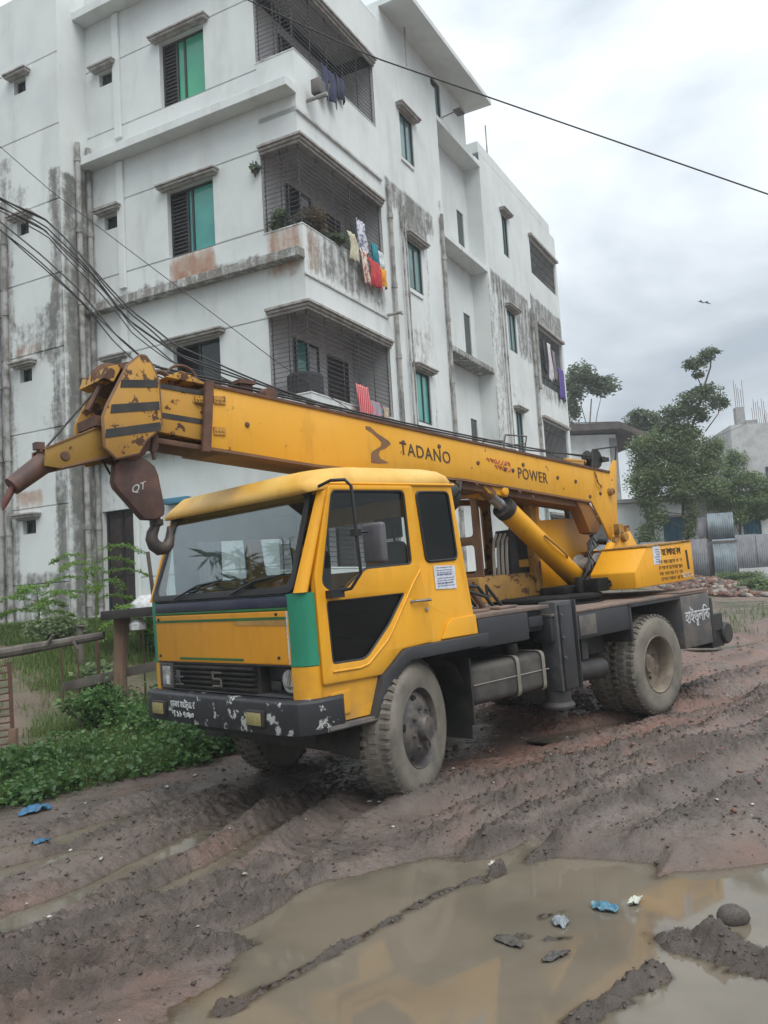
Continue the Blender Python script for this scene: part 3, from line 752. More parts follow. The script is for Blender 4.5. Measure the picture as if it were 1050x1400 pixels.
# --- long right face (v = 0)
FR = FV(0)
W1 = [(4.33, 5.02, 11.27, 12.36), (4.33, 5.05, 8.22, 9.33), (4.33, 5.06, 5.2, 6.36), (4.33, 5.06, 2.15, 3.3)]
gR = [(3.3, 5.9, 9.75, 10.45, .85), (3.9, 5.5, 9.3, 10.2, .9), (3.95, 4.2, 3.5, 9.6, .55), (5.1, 5.5, 2, 9.5, .5), (6.1, 6.5, 2, 11.0, .62), (3.3, 3.7, 2, 10.2, .5), (4.2, 5.2, 6.4, 7.4, .6), (5.4, 6.2, 6, 9.5, .25)]
wall('wall', FR, UB, 6.52, ZB, 14.0, W1, (), gR, [(4.3, 5.6, 6.4, 7.6, .45), (3.15, 3.6, 6.5, 7.4, .4)])
wall('wall', FR, 0, UB, 12.76, 14.0, (), (), [])
wall('wall', FU(0), 0, .83, 12.76, 14.4, (), (), [])
for (a0, a1, z0, z1), pm in zip(W1, (m_ppale, m_ppale, m_pteal, m_pteal)):
    window(FR, a0, a1, z0, z1, [(0, .5, pm), (.5, 1, pm)], d=.025)
    MB().box(a0 - .05, a1 - .1, -.03, -.001, z0 - .12, z0 - .09, T=FR).build('window_sill', m_trimw, bld, smooth=False)
# recessed stack of small balconies
RD = .46
wall('wall', FV(RD), 6.52, 9.4, ZB, 13.2, [(8.62, 9.08, 10.35, 11.8), (8.60, 9.06, 7.45, 8.9), (8.58, 9.04, 4.36, 6.0)], (), [(6.5, 9.4, 2, 4, .2)], step=.25)
for z, zt in ((10.35, 11.8), (7.45, 8.9), (4.36, 6.0)): MB().box(8.57, 9.1, RD + .03, RD + .07, z, zt).build('balcony_door', m_pdark, bld, smooth=False)
wall('wall', FU(9.4), 0, RD, ZB, 13.2, (), (), [(0, RD, 3, 7.4, .25)], step=.25)
wall('wall', FU(6.52), 0, RD, ZB, 13.2, (), (), [(0, RD, 3, 7.4, .25)], step=.25)
for zb, gr in ((13.17, .1), (10.15, .35), (7.28, .9), (4.2, .5)):
    stainbox('balcony_slab', lambda a, d, z: (a, d, z), [(6.5, 9.42, -.02, RD, zb, zb + .14)], gr)
# far section
W2 = [(11.0, 11.5, 11.2, 12.46), (10.85, 11.6, 8.3, 9.52), (10.95, 11.55, 5.3, 6.52), (10.95, 11.55, 2.2, 3.4)]
B2 = [(13.62, 16.42, 11.45, 12.62), (13.66, 16.42, 7.85, 9.70), (13.6, 16.3, 4.6, 6.66), (13.6, 16.3, 1.5, 3.6)]
wall('wall', FR, 9.4, 16.65, ZB, 13.62, W2 + [b + (1.0,) for b in B2], (),
     [(9.5, 13.0, 9.6, 10.4, .85), (9.6, 10.6, 5.0, 10.0, .62), (11.7, 13.2, 8.2, 10.0, .80), (11.0, 11.8, 9.4, 10.2, .9), (13.2, 16.65, 9.7, 10.7, .85), (9.5, 10.0, 2, 9.6, .6), (13.2, 13.6, 6.5, 9.6, .6), (11.2, 13.2, 4.8, 7.0, .3), (13.6, 16.6, 7.3, 7.9, .7), (10.5, 12, 6.5, 7.4, .5)],
     [(13.5, 16.6, 6.6, 7.0, .5)])
for (a0, a1, z0, z1) in W2: window(FR, a0, a1, z0, z1, [(0, .5, m_ppale), (.5, 1, m_ppale)], d=.03)
for (a0, a1, z0, z1) in B2:
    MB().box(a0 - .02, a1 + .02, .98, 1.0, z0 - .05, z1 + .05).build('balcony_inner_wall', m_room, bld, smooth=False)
    gb = MB()
    for u in np.arange(a0 + .1, a1, .14): gb.box(u, u + .022, .05, .07, z0, z1)
    for z in (z0 + .3, (z0 + z1) / 2, z1 - .3): gb.box(a0, a1, .072, .09, z, z + .03)
    gb.build('balcony_grille', m_grille, bld, smooth=False)
    MB().box(a0 - .1, a1 + .1, -.12, -.001, z1 + .03, z1 + .12).build('balcony_hood', m_hood, bld, bevel=.006)
stainbox('wall_column', FR, [(13.2, 13.5, -.10, 0, 7.6, 10.0)], .85)
stainbox('wall_column', FR, [(9.42, 9.62, -.03, 0, 1, 10.3)], .6)
stainbox('roof_parapet', lambda a, d, z: (a, d, z), [(9.4, 16.1, .0, .18, 13.621, 13.95), (9.4, 9.58, .181, 4, 13.621, 13.95)], .1)
stainbox('roof_parapet', lambda a, d, z: (a, d, z), [(.0, 3.4, .0, .15, 14.001, 14.04)], .05)
for u, z1 in ((3.42, 10.2), (3.95, 10.0), (4.12, 10.0), (6.25, 10.6), (10.2, 10.2), (10.45, 10.2), (13.05, 10.1)):
    pp = MB(); pp.tube([(u, -.07, .9), (u, -.07, z1)], .045 if u in (3.42, 6.25, 13.05) else .02, 8)
    for z in np.arange(1.8, z1, 1.53): pp.tube([(u, -.07, z), (u, -.07, z + .1)], .06 if u in (3.42, 6.25, 13.05) else .03, 8)
    pp.build('drain_pipe', m_pipe, bld)
sp_ = MB(); sp_.tube([(3.1, -.02, 7.25), (3.1, -.35, 7.25), (3.1, -.35, 7.20)], .035, 8); sp_.build('water_spout', m_pipe, bld)
sp_ = MB(); sp_.tube([(.35, -.02, 10.55), (.35, -.45, 10.55)], .035, 8); sp_.build('water_spout', m_pipe, bld)
# rest of the block: far sides, roof and the dark rooms behind the windows
rest = MB()
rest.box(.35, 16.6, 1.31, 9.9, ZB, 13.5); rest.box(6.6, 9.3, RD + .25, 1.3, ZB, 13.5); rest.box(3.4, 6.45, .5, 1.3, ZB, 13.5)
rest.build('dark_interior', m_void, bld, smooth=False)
stainbox('rear_wall', lambda a, d, z: (a, d, z), [(16.62, 16.66, 0.02, 10.2, ZB, 13.6), (-.7, 16.66, 10.2, 10.25, ZB, 14.2)], .3)
stainbox('roof_slab', lambda a, d, z: (a, d, z), [(.02, 6.5, .16, 10.2, 13.72, 13.86), (9.6, 16.6, .2, 10.2, 13.5, 13.6), (6.53, 9.39, RD + .02, 10.2, 13.3, 13.45), (-.74, 0, 5.16, 10.2, 14.1, 14.3)], .2)
# stair tower on the roof with a wide oversailing slab
wall('stair_tower_wall', FV(.004), 3.6, 8.5, 13.31, 14.42, [(6.30, 6.88, 13.34, 14.25)], (), [], step=.3)
window(FV(.004), 6.30, 6.88, 13.34, 14.25, [(0, .5, m_pdark), (.5, 1, m_ppale)], hood=False, d=.03)
wall('stair_tower_wall', FU(3.6), .004, 4.2, 13.8, 14.42, step=.4)
wall('stair_tower_wall', FU(8.5), .004, 4.2, 13.3, 14.42, step=.4)
stainbox('stair_tower_roof', lambda a, d, z: (a, d, z), [(3.62, 8.72, -.72, 4.8, 14.42, 14.56)], .05)
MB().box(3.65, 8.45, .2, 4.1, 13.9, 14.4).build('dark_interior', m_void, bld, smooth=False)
an = MB(); an.tube([(4.6, -.15, 13.5), (4.6, -.15, 14.9)], .022, 6); an.tube([(3.7, -.5, 14.5), (5.6, .1, 14.62)], .014, 6); an.build('aerial_mast', m_pipe, bld)
an = MB(); an.tube([(10.4, .08, 13.9), (10.4, .08, 14.9)], .02, 6); an.build('roof_rod', m_pipe, bld)
lamp = MB(); lamp.tube([(6.9, -.01, 13.42), (7.15, -.28, 13.62)], .014, 6); lamp.box(7.05, 7.35, -.46, -.25, 13.58, 13.63); lamp.build('floodlight', m_greydark, bld)
cm = MB(); cm.tube([(0, .62, 4.05), (-.12, .62, 4.05)], .015, 6); cm.tube([(-.12, .60, 4.12), (-.30, .66, 4.05)], .05, 10); cm.build('security_camera', m_pipe, bld)
ab = MB(); ab.box(.3, .55, -.32, -.14, 10.62, 10.9); ab.build('spotlight_box', m_greydark, bld, bevel=.02)
# low plinth and drain along the foot of the wall
stainbox('plinth', lambda a, d, z: (a, d, z), [(-1.15, -.76, 5.0, 10, .3, 1.34), (-.4, 0, 2.4, 5.1, .3, 1.42)], .7, .2)
# ------------------------------------------------------------------ crane truck (x forward, y to its left, z up)
truck = empty('crane_truck', tuple(TO))
truck.rotation_euler = Matrix.Rotation(YAW, 3, 'Z').__matmul__(Matrix.Rotation(PITCH, 3, 'Y')).to_euler()
tag(truck, 'yellow mobile crane truck with black chassis parked in the mud', 'crane truck')
HW = 1.075
def SL(a, o, b): return (a, HW + o, b)
def SR(a, o, b): return (a, -HW - o, b)
def ID(a, o, b): return (a, o, b)
door_win = [(.735, 2.30), (.012, 2.30), (-.008, 1.735), (.46, 1.727), (.58, 1.665), (.665, 1.60), (.80, 1.585), (.885, 1.645)]
dw_r = rpoly(door_win, [.04, .05, .04, .03, .05, .06, .06, .07])
vent = rpoly([(.855, 1.525), (.093, 1.528), (.282, 1.305), (.53, 1.09), (.842, 1.095)], [.03, .03, .05, .06, .03])
quart = rpoly([(-.126, 2.294), (-.50, 2.295), (-.545, 1.745), (-.18, 1.74)], .05)
side = [(.94, .70), (.94, 1.66), (.745, 2.36), (-.545, 2.36), (-.70, 1.16), (-.70, 1.13), (.165, 1.115), (.40, .955), (.50, .70)]
door = rpoly([(.935, .967), (.94, 1.70), (.752, 2.335), (-.075, 2.335), (-.08, 1.72), (-.16, 1.34), (-.16, 1.135), (.175, 1.118), (.395, .962)], .02, 2)
def inset(lp, k):
    c_ = (sum(p[0] for p in lp) / len(lp), sum(p[1] for p in lp) / len(lp))
    return [(c_[0] + (p[0] - c_[0]) * k, c_[1] + (p[1] - c_[1]) * k) for p in lp]
for S_, sgn in ((SL, 1), (SR, -1)):
    panel('cab_side', [side, inset(dw_r, 1.03), inset(vent, 1.04), quart], .035, m_yellow, truck, lambda a, o, b, S_=S_: S_(a, o - .02, b), .006)
    dr = panel('door', [door, dw_r, vent], .022, m_yellow, truck, lambda a, o, b, S_=S_: S_(a, o + .012, b), .006)
    sl = MB()
    for lp in (dw_r, vent):
        ring = inset(lp, .985); sl.tube([S_(a, .012, b) for a, b in ring + [ring[0], ring[1]]], .011, 6, False)
    sl.build('window_seal', m_seal, dr)
    panel('window_pane', [inset(dw_r, 1.01)], .006, m_glassd if sgn > 0 else m_glassc, dr, lambda a, o, b, S_=S_: S_(a, o - .002, b))
    panel('lower_pane', [inset(vent, 1.01)], .006, m_glassq, dr, lambda a, o, b, S_=S_: S_(a, o - .002, b))
    sl = MB(); ring = inset(quart, .98); sl.tube([S_(a, 0, b) for a, b in ring + [ring[0], ring[1]]], .011, 6, False)
    qw = sl.build('quarter_window', m_seal, truck)
    panel('pane', [inset(quart, .99)], .006, m_glassq if sgn > 0 else m_glassc, qw, lambda a, o, b, S_=S_: S_(a, o - .006, b))
    MB().tube([S_(-.085, .024, 1.69), S_(.0, .024, 1.60), S_(.275, .024, 1.245), S_(.33, .024, 1.19), S_(.52, .024, 1.055), S_(.60, .024, 1.04), S_(.85, .024, 1.045)], .010, 6).build('door_crease', m_yellow, dr)
    h = MB(); h.tube([S_(.045, .025, 1.456), S_(.03, .055, 1.458), S_(-.14, .055, 1.455), S_(-.155, .025, 1.453)], .011, 8)
    h.build('door_handle', m_chrome, dr)
    h = MB(); h.lathe([(0, .036), (.016, .034), (.018, .02)], 10, lambda a, o, b, S_=S_: S_(a - .115, o, b + 1.385)); h.build('door_lock', m_chrome, dr)
    panel('side_recess_panel', [rpoly([(-.27, 1.138), (-.345, 1.25), (-.40, 1.285), (-.685, 1.292), (-.695, 1.138)], .01)], .02, m_yellow, truck, lambda a, o, b, S_=S_: S_(a, o + .008, b), .006)
    panel('fuel_flap', [rpoly([(.875, .90), (.70, .905), (.70, .745), (.875, .735)], .015)], .012, m_yellow, truck, lambda a, o, b, S_=S_: S_(a, o + .004, b), .003)
    panel('lower_cab_panel', [[(.93, .70), (.915, .95), (.41, .95), (.50, .70)]], .02, m_yellow, truck, lambda a, o, b, S_=S_: S_(a, o - .012, b))
    MB().tube([S_(.75, .004, 2.347), S_(-.57, .004, 2.347)], .012, 6).build('drip_rail', m_yellow, truck)
    # fender trim over the front wheel and step
    panel('fender_trim', [[(.53, .68), (.415, .955), (.18, 1.112), (.10, 1.125), (-.77, 1.135), (-.765, 1.04), (.12, 1.03), (.20, .985), (.345, .87), (.455, .665)]], .13, m_black, truck, lambda a, o, b, S_=S_: S_(a, o + .0, b), .008)
    st = MB(); st.box(.43, .94, -.10, .055, .655, .69, T=S_); st.box(.43, .94, .056, .066, .662, .676, T=S_); st.build('cab_step', m_greydark, truck, bevel=.004)
    fl = MB(); fl.box(-.61, -.595, -.34, -.02, .42, .95, T=S_); fl.build('mud_flap', m_dark, truck, smooth=False)
# notice sheet on the left side
nt_ = panel('paper_notice', [[(-.255, 1.712), (-.50, 1.70), (-.50, 1.518), (-.262, 1.528)]], .003, m_paper, truck, lambda a, o, b: SL(a, o + .002, b))
tl = MB()
for k, z in enumerate((1.69, 1.668, 1.65, 1.632, 1.607, 1.588, 1.565, 1.547)):
    a0 = -.285; 
    for q in range(5):
        ln = .02 + .028 * random.random()
        if a0 - ln < -.488: break
        tl.box(a0 - ln, a0, .004, .006, z, z + (.010 if k in (3, 6) else .005), T=SL); a0 -= ln + .008
tl.build('print', m_ink, nt_, smooth=False)
# front corners: green below, yellow pillars above
def xf(z): return 1.06 if z <= 1.6 else 1.06 - .275 * (z - 1.6) / .74
def corner(sgn, zs, mat, name, off=0.0):
    mb = MB(); rings = []
    for z in zs:
        k = 1.0 if z <= 1.6 else .50 - .15 * (z - 1.6) / .76
        cx, cy, rx_, ry_ = xf(z) - .115 * k, HW - .16 * k, .115 * k, .16 * k
        if z > 1.6: pass
        ring = [(cx + (rx_ + off) * math.cos(t), sgn * (cy + (ry_ + off) * math.sin(t)), z) for t in np.linspace(0, math.pi / 2, 8)]
        ring += [(cx - .03, sgn * (cy + ry_ - .025), z), (cx + rx_ - .05, sgn * (cy - .02), z)]
        rings.append(ring)
    mb.loft(rings); return mb.build(name, mat, truck, angle=50)
for s_ in (1, -1):
    corner(s_, [1.105, 1.2, 1.35, 1.5, 1.598], m_green, 'corner_panel', .004)
    corner(s_, [1.602, 1.8, 2.0, 2.2, 2.37], m_yellow, 'windscreen_pillar')
    corner(s_, [.70, .9, 1.10], m_yellow, 'lower_corner')
# front panels
def FX(x): return lambda a, o, b: (x + o, a, b)
FP = FX(1.058)
panel('front_panel', [rpoly([(-.915, 1.115), (.925, 1.115), (.925, 1.487), (-.915, 1.487)], .015)], .022, m_yfront, truck, FP, .006)
panel('blue_band', [[(-.915, 1.512), (.925, 1.512), (.925, 1.585), (-.915, 1.585)]], .02, m_blue, truck, FP, .004)
panel('green_line', [[(-.915, 1.490), (.925, 1.490), (.925, 1.509), (-.915, 1.509)]], .022, m_gstripe, truck, FP, .002)
panel('green_stripe', [[(-.915, 1.428), (.915, 1.428), (.915, 1.447), (-.915, 1.447)]], .004, m_gstripe, truck, FX(1.072))
panel('green_stripe', [[(-.55, 1.135), (.36, 1.135), (.36, 1.152), (-.55, 1.152)]], .004, m_gstripe, truck, FX(1.072))
panel('white_edging', [[(.912, 1.12), (.922, 1.12), (.922, 1.482), (.912, 1.482)]], .004, m_white, truck, FX(1.072))
panel('grey_patch', [[(.28, 1.395), (.905, 1.385), (.905, 1.425), (.28, 1.425)]], .003, simple('grey_overpaint', (.42, .24, .06), .6), truck, FX(1.0715))
bl = MB()
for y, z in ((-.86, 1.455), (.80, 1.465), (.80, 1.165), (-.86, 1.16)): bl.lathe([(0, .012), (.010, .011), (.011, 0)], 8, lambda a, o, b, y=y, z=z: (1.07 + o, y + a, z + b))
bl.build('panel_screw', m_dark, truck)
# grille, headlights and the open socket
gr = MB(); gr.box(1.0, 1.03, -.68, .48, .90, 1.10)
gro = gr.build('grille', m_dark, truck, smooth=False)
for k in range(5):
    z = .915 + .037 * k; sl = MB()
    sl.loft([[(1.031, y, z), (1.075, y, z + .004), (1.08, y, z + .016), (1.05, y, z + .026), (1.031, y, z + .026)] for y in (-.66, .46)])
    sl.build('slat', m_dark, gro, angle=30)
bd = MB()
for y0, y1, z0, z1 in ((-.62, -.50, .93, .945), (-.62, -.50, .99, 1.005), (-.57, -.55, .93, 1.05), (-.60, -.58, .96, 1.05)): bd.box(1.076, 1.086, y0, y1, z0, z1)
for y0, y1, z0, z1 in ((-.06, .06, 1.035, 1.05), (-.06, .06, .985, 1.0), (-.06, .06, .935, .95), (-.06, -.045, .985, 1.05), (.045, .06, .935, 1.0)): bd.box(1.076, 1.088, y0, y1, z0, z1)
bd.build('badge', m_greydark, gro, bevel=.003)
hb = MB(); hb.box(.98, 1.06, -.90, -.685, .90, 1.10); hb.box(1.061, 1.068, -.90, -.885, .90, 1.10); hb.box(1.061, 1.068, -.70, -.685, .90, 1.10); hb.box(1.061, 1.068, -.884, -.701, 1.085, 1.10); hb.box(1.061, 1.068, -.884, -.701, .90, .915)
hl = hb.build('headlight', m_greydark, truck, bevel=.004)
MB().box(1.061, 1.066, -.86, -.73, .92, 1.075).build('lens', m_lens, hl, bevel=.01)
MB().box(1.067, 1.07, -.80, -.745, .93, 1.0).build('reflector', m_white, hl, smooth=False)
so_ = MB(); so_.box(.93, .95, .48, .93, .88, 1.11); so_.box(.951, 1.03, .48, .50, .90, 1.10); so_.box(.951, 1.0, .58, .70, .93, .99); so_.box(.951, .99, .74, .80, .92, 1.08)
sok = so_.build('headlight_socket', m_dark, truck, smooth=False)
bk = MB(); bk.lathe([(0, .02), (.05, .03), (.075, .07), (.08, .08), (.0, .085)], 16, lambda a, o, b: (.96 + o, .855 + a, 1.0 + b))
bk.build('broken_headlight', m_lens, truck)
wi = MB()
for k in range(6):
    y = .80 + .13 * random.random(); wi.tube([(.96, y, 1.05), (1.04, y + .03, 1.06 + .02 * random.random()), (1.06, y + .05 * random.random(), .97), (1.0, y + .02, .91)], .006, 5)
wi.build('loose_wire', m_strap, sok)
fr = MB(); fr.box(.98, 1.05, -.92, .93, 1.102, 1.113); fr.box(.94, 1.05, -.93, .93, .886, .898); fr.build('front_frame', m_greydark, truck, smooth=False)
# bumper with wrapped ends
mb = MB(); rings = []
for z0, k in ((.66, .985), (.69, 1.0), (.87, 1.0), (.885, .985)):
    pass
pth = [(.80, -1.10), (1.02, -1.09), (1.13, -1.02), (1.165, -.85), (1.175, 0), (1.165, .85), (1.13, 1.04), (1.02, 1.115), (.80, 1.125)]
rings = []
for (x, y) in pth:
    dx = (.07 if abs(y) < 1.0 else .03); sgy = 0 if abs(y) < 1.0 else (-.06 if y > 0 else .06)
    rings.append([(x, y, .655), (x, y, .865), (x - .02, y + sgy * .3, .885), (x - dx - .03, y + sgy, .885), (x - dx - .03, y + sgy, .655)])
mb.loft(rings); bump = mb.build('bumper', m_bumper, truck, bevel=.006, angle=35)
ap = MB(); ap.box(.80, .815, -.80, .80, .52, .654); ap.build('bumper_shade_plate', m_seal, truck, smooth=False)  # black plate added so the gap under the bumper reads as shade
ub = MB()
for s_ in (1, -1):
    for k in range(7):
        a0, a1 = R(-10 + 30 * k), R(20 + 30 * k)
        ub.add([(.0 + .62 * math.cos(a), s_ * y, .515 + .60 * math.sin(a)) for a in (a0, a1) for y in (.70, 1.03)], [(0, 1, 3, 2)])
    ub.box(-.6, .6, min(s_ * .68, s_ * .70), max(s_ * .68, s_ * .70), .70, 1.10)
ub.build('wheel_well', m_dark, truck, smooth=False)
for y0 in (.52, -.83):
    f = MB(); f.box(1.15, 1.195, y0, y0 + .20, .70, .815); fo = f.build('fog_light', m_dark, truck, bevel=.008)
    f = MB(); f.box(1.196, 1.202, y0 + .014, y0 + .186, .714, .80); f.build('lens', m_fog, fo, bevel=.003)
BT = FX(1.182)
text('plate_lettering', "\u09A2\u09BE\u0995\u09BE \u09AE\u09C7\u099F\u09CD\u09B0\u09CB", .068, m_white, bump, lambda a, o, b: (1.180 + o, a - .37, b + .80), .001)
text('plate_lettering', "\u09B6 \u09E7\u09E7 \u09ED\u09E6\u09EF\u09E6", .068, m_white, bump, lambda a, o, b: (1.180 + o, a - .37, b + .725), .001)
ub = MB(); ub.box(.42, .60, -.98, .72, .42, .70); ub.box(-.45, .60, -.62, .62, .66, 1.07); ub.build('engine_and_shade_box', m_dark, truck, smooth=False)  # wide front box added to cover the far wheel and read as shade
ub = MB(); ub.box(-2.95, -.70, -.95, .45, .60, 1.16); ub.box(-2.9, -2.1, .46, .82, .72, 1.1); ub.build('underbody_light_blocker', m_dark, truck, smooth=False)  # dark boxes added to block light under the chassis
# windscreen
ws = [(-.985, 1.602), (.99, 1.602), (.955, 2.335), (-.94, 2.335)]
def WT(a, o, b):
    k = (b - 1.6) / .745; n_ = (.938, 0, .345)
    return (1.058 - .275 * k + o * n_[0], a, b + o * n_[2])
wr = rpoly(ws, .07); wi_ = rpoly([(-.935, 1.650), (.94, 1.650), (.905, 2.30), (-.89, 2.30)], .09)
wsf = panel('windscreen', [wr, wi_], .02, m_seal, truck, WT, .004)
panel('glass_pane', [inset(wi_, 1.008)], .006, m_glass, wsf, WT)
for y0 in (-.55, .25):
    wp = MB(); wp.tube([WT(y0, .03, 1.61), WT(y0 + .30, .03, 1.70), WT(y0 + .55, .025, 1.72)], .009, 6); wp.tube([WT(y0 + .12, .016, 1.66), WT(y0 + .62, .016, 1.735)], .007, 5); wp.build('wiper', m_seal, wsf)
# roof
mb = MB()
def rring(x0, x1, hy, r, z, zf=None):
    ring = []
    for (cx, cy, t0) in ((x1 - r[1], hy - r[0], 0), (x0 + r[2], hy - r[2], math.pi / 2), (x0 + r[2], -hy + r[2], math.pi), (x1 - r[1], -hy + r[0], 1.5 * math.pi)):
        rx_ = r[1] if t0 in (0, 1.5 * math.pi) else r[2]; ry_ = r[0] if t0 in (0, 1.5 * math.pi) else r[2]
        for t in np.linspace(t0, t0 + math.pi / 2, 7):
            ring.append((cx + rx_ * math.cos(t), cy + ry_ * math.sin(t), z))
    return ring
lipz = lambda rg: [(x, y, z - .055 * max(0, (x - .45) / .43)) for x, y, z in rg]
mb.loft([lipz(rring(-.55, .875, 1.075, (.10, .10, .05), 2.350)), lipz(rring(-.56, .89, 1.084, (.14, .13, .06), 2.375)), lipz(rring(-.545, .865, 1.07, (.20, .17, .08), 2.42)),
         rring(-.51, .79, 1.03, (.30, .24, .12), 2.462), rring(-.46, .67, .96, (.38, .26, .16), 2.487), rring(-.36, .46, .80, (.40, .28, .2), 2.50)])
mb.build('roof', m_yroof, truck, angle=60)
# rear wall with window, floor, dashboard, seats, steering wheel
bwall = panel('cab_rear_wall', [[(-1.05, 1.13), (1.05, 1.13), (1.05, 2.35), (-1.05, 2.35)], rpoly([(-.75, 1.72), (.75, 1.72), (.75, 2.15), (-.75, 2.15)], .05)], .03, m_yellow, truck,
      lambda a, o, b: (-.70 + .15 * (b - 1.13) / 1.22 + o, a, b))
panel('rear_pane', [[(-.76, 1.71), (.76, 1.71), (.76, 2.16), (-.76, 2.16)]], .005, m_glassc, bwall, lambda a, o, b: (-.70 + .15 * (b - 1.13) / 1.22 + o, a, b))
fl = MB(); fl.box(-.68, .95, -1.03, 1.03, 1.08, 1.115); fl.box(.42, .92, -1.03, 1.03, .72, .76); fl.box(-.56, .62, -1.02, 1.02, 2.31, 2.325); fl.box(-.50, .70, -1.02, -.92, 2.10, 2.309); fl.box(.58, .80, -1.03, -.98, 1.58, 2.30); fl.build('cab_floor', m_inter, truck, smooth=False)
ds = MB(); ds.box(.72, 1.0, -.95, .95, 1.18, 1.60); ds.box(.55, .72, -.85, -.10, 1.40, 1.60); ds.build('dashboard', m_inter, truck, bevel=.03)
def seat(y):
    s1 = MB(); s1.box(-.28, .28, y - .25, y + .25, 1.22, 1.38); so1 = s1.build('seat', m_seat, truck, bevel=.05)
    s2 = MB(); rings = []
    for z, hw_, x in ((1.36, .24, -.24), (1.6, .245, -.28), (1.88, .20, -.33), (1.94, .15, -.35)):
        rings.append([(x - .06, y - hw_, z), (x + .06, y - hw_, z), (x + .06, y + hw_, z), (x - .06, y + hw_, z)])
    s2.loft(rings); s2.build('backrest', m_seat, so1, bevel=.035)
    s3 = MB(); s3.box(-.41, -.31, y - .12, y + .12, 1.97, 2.14); s3.box(-.37, -.35, y - .07, y - .05, 1.92, 1.98); s3.box(-.37, -.35, y + .05, y + .07, 1.92, 1.98); s3.build('headrest', m_seat, so1, bevel=.03)
seat(.50); seat(-.50)
sw = MB(); cxs = (.52, -.48, 1.66); ax = Vector((-.55, 0, .83)).normalized(); e1 = Vector((0, 1, 0)); e2 = ax.cross(e1)
sw.tube([tuple(Vector(cxs) + (e1 * math.cos(t) + e2 * math.sin(t)) * .22) for t in np.linspace(0, 2 * math.pi, 33)], .015, 8, False)
sw.tube([cxs, tuple(Vector(cxs) + e1 * .22)], .012, 6); sw.tube([cxs, tuple(Vector(cxs) - e1 * .22)], .012, 6); sw.tube([cxs, (.62, -.48, 1.50)], .03, 8)
sw.build('steering_wheel', m_seal, truck)
# mirrors: near side arm and head, round mirror behind the cab, far-side mirror
mi = MB(); mi.tube([(.83, 1.08, 2.325), (.82, 1.20, 2.35), (.76, 1.28, 2.345), (.725, 1.30, 2.30), (.72, 1.31, 1.95), (.70, 1.30, 1.70), (.73, 1.22, 1.60), (.78, 1.10, 1.585)], .012, 8)
mi.tube([(.725, 1.305, 1.98), (.62, 1.31, 1.98)], .010, 6); mi.box(.69, .75, 1.28, 1.33, 1.955, 2.0); mi.box(.74, .86, 1.08, 1.16, 1.545, 1.60)
ma = mi.build('mirror_arm', m_seal, truck)
mh = MB(); mh.box(.54, .60, 1.22, 1.43, 1.755, 2.04); mh.build('mirror_head', m_mirror, ma, bevel=.028, seg=3)
# (broad face looks backwards and outwards)
mi = MB(); mi.tube([(-.56, .55, 2.46), (-.75, .62, 2.48), (-.85, .66, 2.42)], .012, 6); mi.tube([(-.58, 1.02, 2.2), (-.62, 1.10, 2.3), (-.70, 1.05, 2.38)], .01, 6)
ma = mi.build('rear_lamp_arm', m_seal, truck)
mh = MB(); mh.lathe([(0, .10), (.05, .10), (.085, .08), (.10, .0), (.095, -.05), (.0, -.06)], 14, lambda a, o, b: (-.66 + o, .93 + a, 2.27 + b * 1.25)); mh.build('lamp_head', m_dark, ma)

